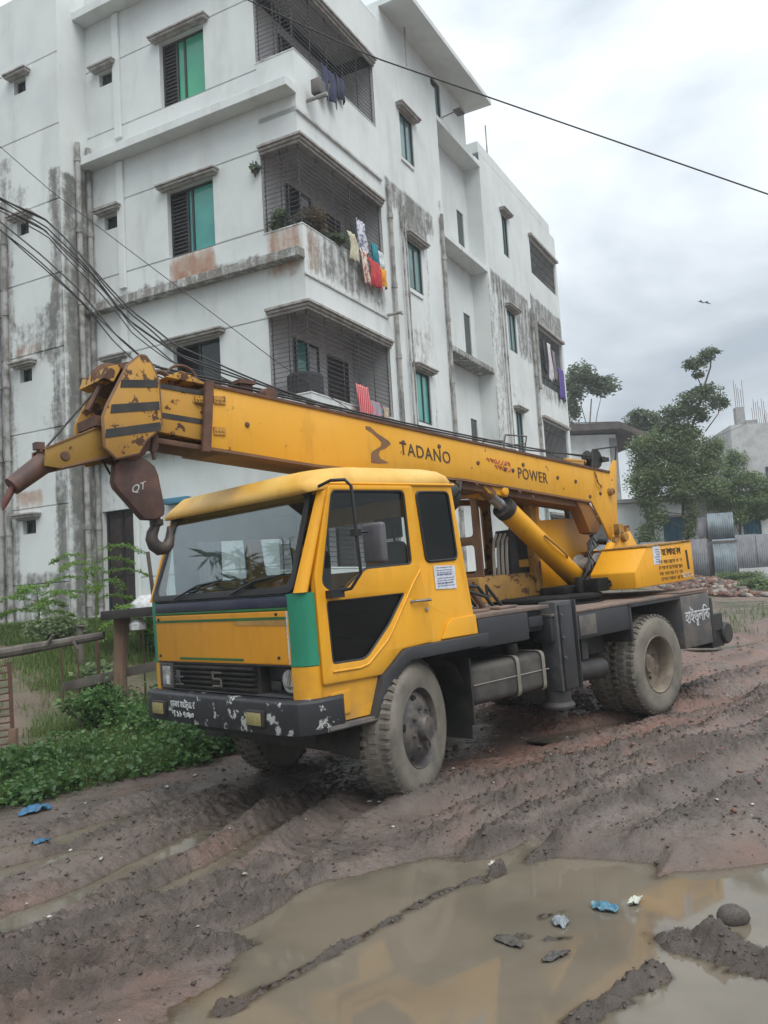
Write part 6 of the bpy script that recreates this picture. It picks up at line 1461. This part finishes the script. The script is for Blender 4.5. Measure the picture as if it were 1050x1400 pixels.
plant_at('balcony_plant', 'green plant at the narrow side of the stained balcony', .12, .55, 8.12, (.22, .30, .22), 800, m_leaf_dark, .07)
plant_at('balcony_plant', 'low green plant along the stained balcony wall', 1.15, .05, 8.10, (.34, .16, .14), 800, m_leaf_dark, .06)
plant_at('wall_plant', 'small weed sprouting from the wall beside the corner balcony', -.06, .92, 9.25, (.10, .12, .12), 130, m_leaf_dark, .07)
# water drum on the lower balcony
o = MB(); o.lathe([(0, .62), (.30, .62), (.33, .58), (.33, .05), (.30, 0), (0, 0)], 20, lambda a, c, b: (a, b, c)); o = o.build('water_drum', m_inter); o.location = CL(.45, .40, 4.9); tag(o, 'dark water drum behind the grille of the lower balcony', 'drum')

# ------------------------------------------------------------------ overhead cables
def cable(label, pts, r, group=None, wob=0.0, sag=0.0, name='overhead_cable'):
    P = [Vector(p) for p in pts]; n_ = 60; outp = []
    seg = [(P[i + 1] - P[i]).length for i in range(len(P) - 1)]; tot = sum(seg)
    for k in range(n_ + 1):
        t = tot * k / n_; i = 0
        while i < len(seg) - 1 and t > seg[i]: t -= seg[i]; i += 1
        q = P[i].lerp(P[i + 1], t / seg[i]); f = k / n_
        q = q + Vector((0, 0, -sag * 4 * f * (1 - f)))
        if wob: q += Vector((wob * math.sin(k * .61 + r * 9000), wob * math.cos(k * .83), wob * math.sin(k * .47 + 2 + r * 5000)))
        outp.append(tuple(q))
    o = MB().tube(outp, r, 6).build(name, m_cable); tag(o, label, 'cable', group); return o
cable('single black cable crossing high in front of the top floor into the sky', [(-3.6, 9.0, 9.6), (.15, 9.0, 7.48), (4.6, 9.0, 5.52), (9, 9.0, 3.55)], .008, 'single overhead cables')
cable('thin black cable running down across the second floor corner', [(-6.6, 11.5, 9.6), (-4.4, 11.5, 7.42), (-1.33, 11.5, 4.76), (1.0, 11.5, 3.0)], .006, 'single overhead cables')
b1 = [(-7.4, 11.0, 8.75), (-5.2, 11.0, 7.20), (-4.30, 11.0, 6.68), (-3.76, 11.0, 6.06), (-3.18, 11.0, 5.30), (-2.62, 11.0, 4.80), (-1.9, 11.0, 4.45), (.6, 11.0, 3.35)]
for k in range(6):
    ang = 2.1 * k
    cable('black cable of the thick tangled bundle sagging past the stained bay', [(x, y + .05 * math.sin(ang + i), z + .24 * (k / 5 - .5) + .035 * math.sin(ang * 2 + i * 1.3)) for i, (x, y, z) in enumerate(b1)], .0085 + .0008 * k, 'cables in the tangled bundle', .016)
b2 = [(-7.4, 11.0, 8.35), (-5.0, 11.0, 6.78), (-4.33, 11.0, 6.16), (-3.86, 11.0, 5.68), (-3.39, 11.0, 5.09), (-3.0, 11.0, 4.70), (-1.9, 11.0, 4.15), (.6, 11.0, 3.1)]
for k in range(3):
    cable('black cable of the lower pair below the tangled bundle', [(x, y + .04 * math.sin(k + i), z + .13 * (k / 2 - .5) + .03 * math.sin(k * 3 + i)) for i, (x, y, z) in enumerate(b2)], .0095 + .001 * k, 'cables in the lower strand', .012)
cable('faint wire running from the shed to the unfinished building', [(9.5, 33, 5.95), (12.6, 33, 6.6), (16, 37, 7.9), (25, 59, 12.0)], .011, 'single overhead cables')
bd_ = MB()
for sx_ in (-1, 1): bd_.add([(0, .06, 0), (0, -.10, 0), (sx_ * .16, -.08, .07), (sx_ * .30, -.12, -.02), (sx_ * .18, .05, .06)], [(0, 1, 2, 4), (4, 2, 3)])
bd_.loft([[(0 + .03 * math.cos(t) * k, y, .03 * math.sin(t) * k) for t in np.linspace(0, 5.3, 6)] for y, k in ((.20, .2), (.10, 1), (-.10, 1), (-.28, .3))])
for nm, x, z in (('dark bird flying low in the grey sky, the left of the pair', 15.79, 14.48), ('dark bird flying low in the grey sky, the right of the pair', 16.07, 14.42)):
    o = bd_.build('bird', m_dark); o.location = (x, 40, z); o.rotation_euler = (R(25), 0, R(60)); o.scale = (.75, .75, .75); tag(o, nm, 'bird', 'birds in the sky')

# ------------------------------------------------------------------ rough timber fence at the left
def gz(x, y): return float(ground_z(np.array([x]), np.array([y]))[0])
m_wood = simple('grey_weathered_wood', (0.125, 0.11, 0.095), .9, (0.065, 0.056, 0.05), 5, bump=.5, bscale=25, vscale=(1, 1, .25))
m_woodb = simple('brown_post_wood', (0.17, 0.105, 0.07), .9, (0.09, 0.065, 0.05), 5, bump=.5, bscale=22, vscale=(1, 1, .25))
def log(name, label, cat, pts, rad, mat, n=10, jit=.06, group=None, knots=()):
    P = [Vector(p) for p in pts]; o = P[0].copy(); outp, rr = [], []
    for i in range(len(P) - 1):
        for k in range(6):
            t = k / 6; outp.append(tuple(P[i].lerp(P[i + 1], t) - o)); rr.append((rad[i] * (1 - t) + rad[i + 1] * t) * (1 + jit * (random.random() - .5) * 2))
    outp.append(tuple(P[-1] - o)); rr.append(rad[-1])
    mb = MB(); mb.tube(outp, rr, n)
    for a, b, r_ in knots: mb.tube([tuple(Vector(a) - o), tuple(Vector(b) - o)], [r_, r_ * .5], 6)
    ob = mb.build(name, mat); ob.location = o; return tag(ob, label, cat, group)
log('fence_post', 'thick weathered post standing in the greenery with a plank behind it', 'fence post', [(-3.43, 10.8, -.05), (-3.42, 10.8, .5), (-3.40, 10.8, 1.0), (-3.36, 10.8, 1.46)], [.100, .09, .085, .105], m_woodb)
log('rail_log', 'long grey log forming the top rail at the left', 'log', [(-6.2, 10.75, .99), (-4.91, 10.75, 1.06), (-4.2, 10.75, 1.14), (-3.58, 10.75, 1.215)], [.085, .075, .062, .05], m_wood, knots=[((-4.28, 10.7, 1.13), (-4.18, 10.66, 1.26), .03), ((-3.95, 10.7, 1.16), (-3.88, 10.66, 1.06), .025)])
pk = MB(); pk.prism([(-4.18, .53), (-4.18, .645), (-2.5, .93), (-2.5, .815)], -.02, .02, lambda a, c, b: (a, c, b)); o = pk.build('plank', m_wood, bevel=.004); o.location = (0, 10.92, 0); tag(o, 'slanting dark plank fixed behind the thick fence post', 'plank')
bn = MB(); bn.box(-.55, .75, -.22, .22, 0, .11); o = bn.build('timber_beam', simple('dark_timber', (.03, .028, .027), .9), bevel=.01); o.location = (-3.0, 10.75, 1.42); o.rotation_euler = (0, R(-2), R(4)); tag(o, 'dark timber beam lying across the top of the thick post', 'beam')
bg_ = MB(); bg_.lathe([(0, .16), (.06, .15), (.10, .09), (.095, .02), (.05, 0), (0, 0)], 12, lambda a, c, b: (a * (1 + .2 * math.sin(b * 40)), b, c)); o = bg_.build('plastic_bag', simple('white_plastic', (.55, .56, .57), .5, (.4, .4, .4), 20)); o.location = (-3.14, 10.66, 1.24); tag(o, 'crumpled white plastic bag tied below the dark beam', 'bag')
for k, (x, z0, z1, r_) in enumerate(((-4.27, .25, 1.08, .012), (-4.06, .30, 1.12, .010), (-3.80, .45, 1.14, .022), (-3.21, .2, 1.45, .010), (-2.72, .1, .95, .012))):
    o = MB().tube([(0, 0, z0 - .3), (.005, 0, (z0 + z1) / 2), (-.01, 0, z1)], r_, 7).build('fence_stake', m_rust); o.location = (x, 11.15, 0)
    tag(o, ('thin rusty stake nearest the log end', 'thin rusty stake in the middle of the gap', 'thicker stake just before the thick post', 'thin stake right behind the thick post', 'rusty stake between the plank and the truck')[k], 'stake', 'thin stakes behind the rail')
o = log('short_stub', 'short stub post on the grass behind the log', 'post', [(-4.55, 12.6, .6), (-4.55, 12.6, 1.28), (-4.54, 12.6, 1.32)], [.05, .05, .08], m_wood)
o = log('bamboo_pole', 'thin leaning bamboo pole beside the truck cab', 'pole', [(-2.55, 9.7, .05), (-2.60, 9.7, 1.0), (-2.68, 9.6, 2.15)], [.028, .026, .022], m_wood)
# rusty metal gate leaf at the left edge
gt = empty('metal_gate', (-4.05, 9.2, 0)); tag(gt, 'rusty metal gate frame with bent horizontal rods', 'gate')
s_ = MB(); s_.tube([(0, 0, -.1), (-.02, 0, .5), (-.035, 0, 1.04)], .022, 8); s_.tube([(-1.4, 0, -.1), (-1.4, 0, 1.04)], .022, 8); s_.build('gate_frame', m_rust, gt)
s_ = MB(); s_.box(-.045, .035, -.04, .04, -.15, .34); s_.build('gate_post', m_woodb, gt, bevel=.008)
for k in range(13):
    z = .10 + .075 * k; s_ = MB()
    s_.tube([(-.02, .0, z + .02 * random.random()), (-.35, .02, z - .02), (-.8, 0, z + .03 * random.random()), (-1.4, 0, z)], .011, 6); s_.build('rod', m_rust, gt)

# ------------------------------------------------------------------ greenery on the bank
def on_ground(xy): return np.column_stack([xy, ground_z(xy[:, 0], xy[:, 1])])
# leafy ground cover at the road edge
nC = 3600
S_ = -2.6 + 5.6 * rng.random(nC); W_ = -1.75 - 2.5 * rng.random(nC) ** 1.05
X_, Y_ = to_xy(S_, W_)
edge = -1.55 - .45 * fbm(S_ * 1.3, S_ * 0 + 2, 33, 3) - .20 * np.clip(-S_ + .2, 0, 3) * .9
k_ = (W_ < edge) & (rng.random(nC) < .30 + .75 * sstep(.35, .6, fbm(X_ * 1.4, Y_ * 1.4, 37, 3))) & ~((W_ < -3.1) & (S_ > .2))
xy = np.column_stack([X_[k_], Y_[k_]]); w0 = W_[k_]
G0 = on_ground(xy); P, SZ, ST = [], [], MB()
for (x, y, z), w_ in zip(G0, w0):
    h_ = (.08 + .34 * random.random() ** 1.6) * (1.25 if fbm(np.array([x * 1.1]), np.array([y * 1.1]), 63, 2)[0] > .52 else .7) * (.45 + .85 * min(1, max(0, (-1.6 - w_) / .9)))
    m_ = random.randint(9, 16)
    a = rng.random(m_) * 6.28; rr = (.05 + .16 * rng.random(m_))
    P.append(np.column_stack([x + rr * np.cos(a), y + rr * np.sin(a), z + h_ * (.35 + .65 * rng.random(m_))])); SZ.append(np.full(m_, .045 + .045 * random.random() ** 2))
    ST.tube([(x, y, z - .02), (x + .03 * random.random(), y, z + h_)], .004, 3, False)
cov = leaves('leafy_undergrowth', m_leaf_shrub, np.concatenate(P), np.concatenate(SZ), None, up=1.0, aspect=.68, fold=.25, droop=.1)
tag(cov, 'low green leafy weeds along the muddy road edge', 'undergrowth', kind='stuff')
o = ST.build('undergrowth_stems', m_leaf_shrub, None, smooth=False); o.parent = cov
# grass blades
def grass(name, label, xy, hmin, hmax, wid, mat):
    g0 = on_ground(xy); n_ = len(g0); a = rng.random(n_) * 6.28; h_ = hmin + (hmax - hmin) * rng.random(n_)
    dx, dy = np.cos(a), np.sin(a); lean = h_ * (.2 + .6 * rng.random(n_)); b_ = rng.random(n_) * 6.28
    V = np.zeros((n_, 5, 3)); s = wid * (.6 + .8 * rng.random(n_))
    V[:, 0] = g0 + np.column_stack([dx * s, dy * s, -.01 + 0 * s]); V[:, 1] = g0 - np.column_stack([dx * s, dy * s, .01 + 0 * s])
    mid_ = g0 + np.column_stack([np.cos(b_) * lean * .35, np.sin(b_) * lean * .35, h_ * .62])
    V[:, 2] = mid_ + np.column_stack([dx * s * .7, dy * s * .7, 0 * s]); V[:, 3] = mid_ - np.column_stack([dx * s * .7, dy * s * .7, 0 * s])
    V[:, 4] = g0 + np.column_stack([np.cos(b_) * lean, np.sin(b_) * lean, h_])
    b = (np.arange(n_) * 5)[:, None]
    F = np.concatenate([b + np.array([[0, 1, 3]]), b + np.array([[0, 3, 2]]), b + np.array([[2, 3, 4]])])
    o = npmesh(name, V.reshape(-1, 3), F, mat); return tag(o, label, 'grass', kind='stuff')
n_ = 170000
xy = np.column_stack([-9.5 + 9.0 * rng.random(n_), 10.2 + 6.8 * rng.random(n_)])
S1, W1_ = to_sw(xy[:, 0], xy[:, 1])
dens = sstep(.34, .58, fbm(xy[:, 0] * .8, xy[:, 1] * .8, 13, 3)) * sstep(-2.6, -3.2, W1_)
path_ = np.exp(-((W1_ + 5.4 - .3 * np.sin(S1)) / .45) ** 2)          # bare foot path
k_ = rng.random(n_) < dens * (1 - .92 * path_)
grass('grass', 'rough green grass on the bank below the apartment wall', xy[k_], .04, .17, .0055, m_grass)
n_ = 26000
S1 = -2 + 5 * rng.random(n_); W1_ = -1.5 - 2.2 * rng.random(n_)
x, y = to_xy(S1, W1_); xy = np.column_stack([x, y]); ed = -1.7 - .4 * fbm(S1 * 1.3, S1 * 0 + 2, 33, 3) - .18 * np.clip(-S1 + .2, 0, 3)
k_ = (W1_ < ed)
grass('grass', 'short grass fringe among the roadside weeds', xy[k_], .05, .20, .005, m_grass)
n_ = 5000
xy = np.column_stack([6.5 + 8 * rng.random(n_), 15 + 16 * rng.random(n_)]); k_ = rng.random(n_) < sstep(.55, .7, fbm(xy[:, 0] * .5, xy[:, 1] * .5, 19, 3))
grass('grass', 'sparse grass tufts beside the far road', xy[k_], .05, .2, .008, m_grass)
# individual shrubs on the bank
for k, (x, y, r_, n_, mt, lb) in enumerate(((-5.3, 13.4, (.55, .5, .22), 1500, m_leaf_tree, 'broad low shrub on the bank behind the log'), (-6.6, 13.0, (.6, .5, .34), 1500, m_leaf_shrub, 'leafy shrub near the wall at the far left'), (-2.75, 12.0, (.5, .45, .33), 1500, m_leaf_pale, 'yellow green shrub between the post and the truck'),
                                            (-4.1, 11.9, (.42, .4, .22), 900, m_leaf_pale, 'pale small shrub behind the thin stakes'), (-3.55, 13.6, (.7, .5, .42), 1800, m_leaf_shrub, 'tall weeds under the leaning bamboo pole'), (-2.75, 10.6, (.32, .30, .24), 1100, m_leaf_shrub, 'dense weeds between the thick post and the bumper'), (-3.55, 10.2, (.45, .35, .30), 1500, m_leaf_shrub, 'bright bushy weeds at the foot of the thick post'), (-2.15, 9.9, (.36, .30, .22), 1000, m_leaf_pale, 'pale bushy weeds beside the bumper end'))):
    bush('shrub', lb, (x, y, gz(x, y) - .03), r_, n_, mt, .085, 'shrubs on the bank')
# feathery saplings in front of the ground floor
def sapling(label, x, y, h_, n_br, ln, group):
    z0 = gz(x, y); t = empty('sapling', (x, y, z0)); tag(t, label, 'sapling', group)
    mb = MB(); mb.tube([(0, 0, -.1), (.03, 0, h_ * .5), (-.02, .02, h_)], [.02, .014, .006], 6); P = []; NR = []
    for k in range(n_br):
        a = 2.4 * k + random.random(); zz = h_ * (.35 + .65 * k / n_br); L = ln * (.7 + .5 * random.random())
        pts = [(0, 0, zz)] + [(L * f * math.cos(a), L * f * math.sin(a), zz + .18 * L * math.sin(f * 2.6) - .14 * L * f * f) for f in (.3, .6, .85, 1.0)]
        mb.tube(pts, [.006, .005, .004, .003, .002], 4)
        for f in np.linspace(.15, 1, 26):
            i = min(3, int(f * 4)); q = Vector(pts[i]).lerp(Vector(pts[i + 1]), min(1, f * 4 - i)); 
            for sd_ in (-1, 1):
                for w_ in np.linspace(.02, .15 * (1.1 - f) + .05, 4): P.append(q + Vector((-math.sin(a) * sd_ * w_, math.cos(a) * sd_ * w_, -.02 * random.random())))
    mb.build('stem', m_leaf_lime, t); leaves('foliage', m_leaf_lime, np.array([tuple(p) for p in P]), .055, t, up=2.5, aspect=.5, droop=.05)
sapling('feathery lime green sapling in front of the shuttered window', -5.0, 14.6, 1.35, 11, .85, 'feathery saplings by the wall')
sapling('lower feathery sapling just left of the windscreen', -3.8, 13.4, .85, 9, .70, 'feathery saplings by the wall')
sapling('short feathery sapling on the bank beside the bay corner', -5.7, 13.9, .75, 8, .65, 'feathery saplings by the wall')
# white sack against the wall
o = MB(); o.lathe([(0, .34), (.14, .33), (.26, .22), (.28, .08), (.22, 0), (0, 0)], 14, lambda a, c, b: (a * 1.25, b, c)); o = o.build('white_sack', bpy.data.materials['white_plastic'], angle=60); o.location = (-3.62, 13.1, 1.38); tag(o, 'white plastic sack behind the truck cab corner', 'sack')

# ------------------------------------------------------------------ bits lying in the mud
def scrap(name, label, cat, x, y, z, sx_, sy_, col, col2=None, group=None, rough=.5, h_=.03):
    sx_ *= .68; sy_ *= .68; h_ *= .8; nx = 17; V = []; ph = random.random() * 9
    for j in range(nx):
        for i in range(nx):
            a, b = i / (nx - 1) - .5, j / (nx - 1) - .5; rr = math.hypot(a, b) * 2
            q = .75 + .6 * float(vnoise(np.array([a * 3.1 + ph]), np.array([b * 3.7 + ph]), 5)[0])
            V.append((a * sx_ * q, b * sy_ * q, h_ * (vnoise(np.array([a * 6 + ph]), np.array([b * 6.]), 3)[0] + .55 * vnoise(np.array([a * 17 + ph]), np.array([b * 17.]), 4)[0] - .55 * rr)))
    F = [(j * nx + i, j * nx + i + 1, (j + 1) * nx + i + 1, (j + 1) * nx + i) for j in range(nx - 1) for i in range(nx - 1) if math.hypot((i + .5) / (nx - 1) - .5, (j + .5) / (nx - 1) - .5) < .52]
    me = bpy.data.meshes.new(name); me.from_pydata(V, [], F); me.shade_smooth(); o = link(name, me, simple(name + '_stuff', col, rough, col2, 25)); o.location = (x, y, z); o.rotation_euler = (0, 0, random.random() * 6)
    md = o.modifiers.new('thickness', 'SOLIDIFY'); md.thickness = .003
    return tag(o, label, cat, group)
gs = 'plastic scraps in the mud'
def gs_at(x, y, dz=.012): return max(gz(x, y), -.078) + dz
scrap('plastic_scrap', 'bright blue plastic sheet at the edge of the weeds', 'plastic scrap', -2.92, 7.02, gs_at(-2.92, 7.02), .36, .17, (.03, .15, .30), (.04, .10, .17), gs, h_=.06)
scrap('plastic_scrap', 'small blue plastic shred below the blue sheet', 'plastic scrap', -2.55, 6.2, gs_at(-2.55, 6.2), .18, .12, (.03, .12, .22), None, gs)
scrap('plastic_scrap', 'torn blue plastic floating in the puddle', 'plastic scrap', .96, 4.36, -.066, .20, .09, (.03, .15, .24), (.14, .24, .28), gs, h_=.035)
scrap('plastic_scrap', 'white edge of torn plastic beside the floating blue piece', 'plastic scrap', 1.13, 4.42, -.066, .14, .07, (.5, .52, .45), None, gs)
scrap('plastic_scrap', 'grey plastic half sunk in the puddle left of the blue piece', 'plastic scrap', .72, 4.22, -.068, .16, .10, (.2, .23, .25), None, gs)
scrap('plastic_scrap', 'pale wrapper on the ridge end at the puddle edge', 'plastic scrap', .50, 5.03, gs_at(.5, 5.03, .02), .11, .08, (.55, .53, .45), (.3, .3, .25), gs, h_=.05)
scrap('plastic_scrap', 'white paper scrap under the truck front', 'plastic scrap', -.62, 7.55, gs_at(-.62, 7.55), .13, .08, (.5, .5, .5), None, gs)
scrap('leaf_scrap', 'greenish torn leaf on the mud between the ruts', 'leaf', -.72, 4.95, gs_at(-.72, 4.95), .13, .10, (.25, .30, .16), (.18, .2, .1), gs)
scrap('mud_slick', 'dark floating mat of dirt in the brown puddle', 'debris', .45, 4.05, -.070, .22, .10, (.07, .065, .055), None, 'floating dirt in the puddle', h_=.02)
scrap('mud_slick', 'small dark mat of dirt nearest the puddle front', 'debris', .62, 3.86, -.070, .20, .07, (.06, .055, .05), None, 'floating dirt in the puddle', h_=.02)
ico = bmesh.new(); bmesh.ops.create_icosphere(ico, subdivisions=3, radius=1)
rk = bpy.data.meshes.new('rock')
for v in ico.verts:
    p = v.co; v.co = p * (1 + .35 * (fbm(np.array([p.x * 1.7 + 3]), np.array([p.y * 1.7 + p.z]), 4, 3)[0] - .5))
ico.to_mesh(rk); ico.free(); rk.shade_smooth()
o = link('rock', rk, simple('muddy_stone', (.10, .085, .075), .8, (.06, .05, .045), 6, bump=.5)); o.location = (1.50, 4.12, -.055); o.scale = (.075, .06, .055); tag(o, 'rounded muddy stone standing in the pale end of the puddle', 'stone')
# small pale litter specks, pebbles and clods scattered everywhere in the mud
def specks(name, label, n_, smin, smax, mat, region, flat=.4, cat='litter', ridge=False):
    S1 = region[0] + (region[1] - region[0]) * rng.random(n_); W1_ = region[2] + (region[3] - region[2]) * rng.random(n_)
    x, y = to_xy(S1, W1_); z, lu = ground_z(x, y, True, True)
    keep = z > -.085
    if ridge: keep = keep & (rng.random(n_) < lu ** 1.4 + .03)
    x, y, z = x[keep], y[keep], z[keep]; n_ = len(x)
    base = np.array([(0, 0, 1), (1, 0, 0), (.2, 1, 0), (-.9, .5, 0), (-.7, -.7, 0), (.5, -.9, 0), (0, 0, -.6)], float)
    f = np.array([(0, 1, 2), (0, 2, 3), (0, 3, 4), (0, 4, 5), (0, 5, 1), (6, 2, 1), (6, 3, 2), (6, 4, 3), (6, 5, 4), (6, 1, 5)])
    s = smin + (smax - smin) * rng.random(n_) ** 2.5; a = rng.random(n_) * 6.28
    B = base[None] * (1 + .35 * rng.normal(size=(n_, 7, 1))) * s[:, None, None] * np.array([1.2, .8, flat])
    c_, s_ = np.cos(a)[:, None], np.sin(a)[:, None]
    V = np.stack([B[:, :, 0] * c_ - B[:, :, 1] * s_ + x[:, None], B[:, :, 0] * s_ + B[:, :, 1] * c_ + y[:, None], B[:, :, 2] + z[:, None] + .2 * s[:, None]], -1)
    F = (f[None] + 7 * np.arange(n_)[:, None, None]).reshape(-1, 3)
    o = npmesh(name, V.reshape(-1, 3), F, mat); return tag(o, label, cat, kind='stuff')
specks('litter', 'tiny pale litter flecks trodden into the mud', 300, .005, .028, simple('pale_litter', (.5, .47, .43), .6, (.3, .28, .25), 9), (-6, 4, -1.5, 4.5))
specks('clods', 'loose clods of mud along the ruts', 3800, .004, .022, simple('mud_clod', (.095, .076, .066), .85, (.055, .045, .04), 15, bump=.4, bscale=90), (-7, 4.2, -1.4, 4.2), .7, 'mud clods')
specks('crumbs', 'fine crumbs of wet mud on the churned ridges', 60000, .003, .011, simple('wet_mud_crumb', (.085, .069, .060), .6, (.048, .04, .035), 15), (-5, 4.0, -1.4, 4.4), .8, 'mud crumbs', ridge=True)
specks('brick_chips', 'reddish brick chips on the road behind the truck', 2600, .006, .032, simple('brick_chip', (.22, .11, .08), .9, (.14, .08, .065), 12), (-16, -.5, -1.5, 4.5), .6, 'brick chips')
# ------------------------------------------------------------------ thin damp air
hz = MB(); hz.box(-410, 410, -410, 410, -1.6, 17)
hm = material('damp_air'); ho_ = N(hm.node_tree, 'ShaderNodeOutputMaterial'); hv = N(hm.node_tree, 'ShaderNodeVolumePrincipled')
hv.inputs['Color'].default_value = (.93, .95, .97, 1); hv.inputs['Density'].default_value = .0019; hv.inputs['Anisotropy'].default_value = .2
hm.node_tree.links.new(hv.outputs[0], ho_.inputs['Volume'])
tag(hz.build('haze', hm, smooth=False), 'thin damp haze over the whole street', 'haze', kind='stuff')
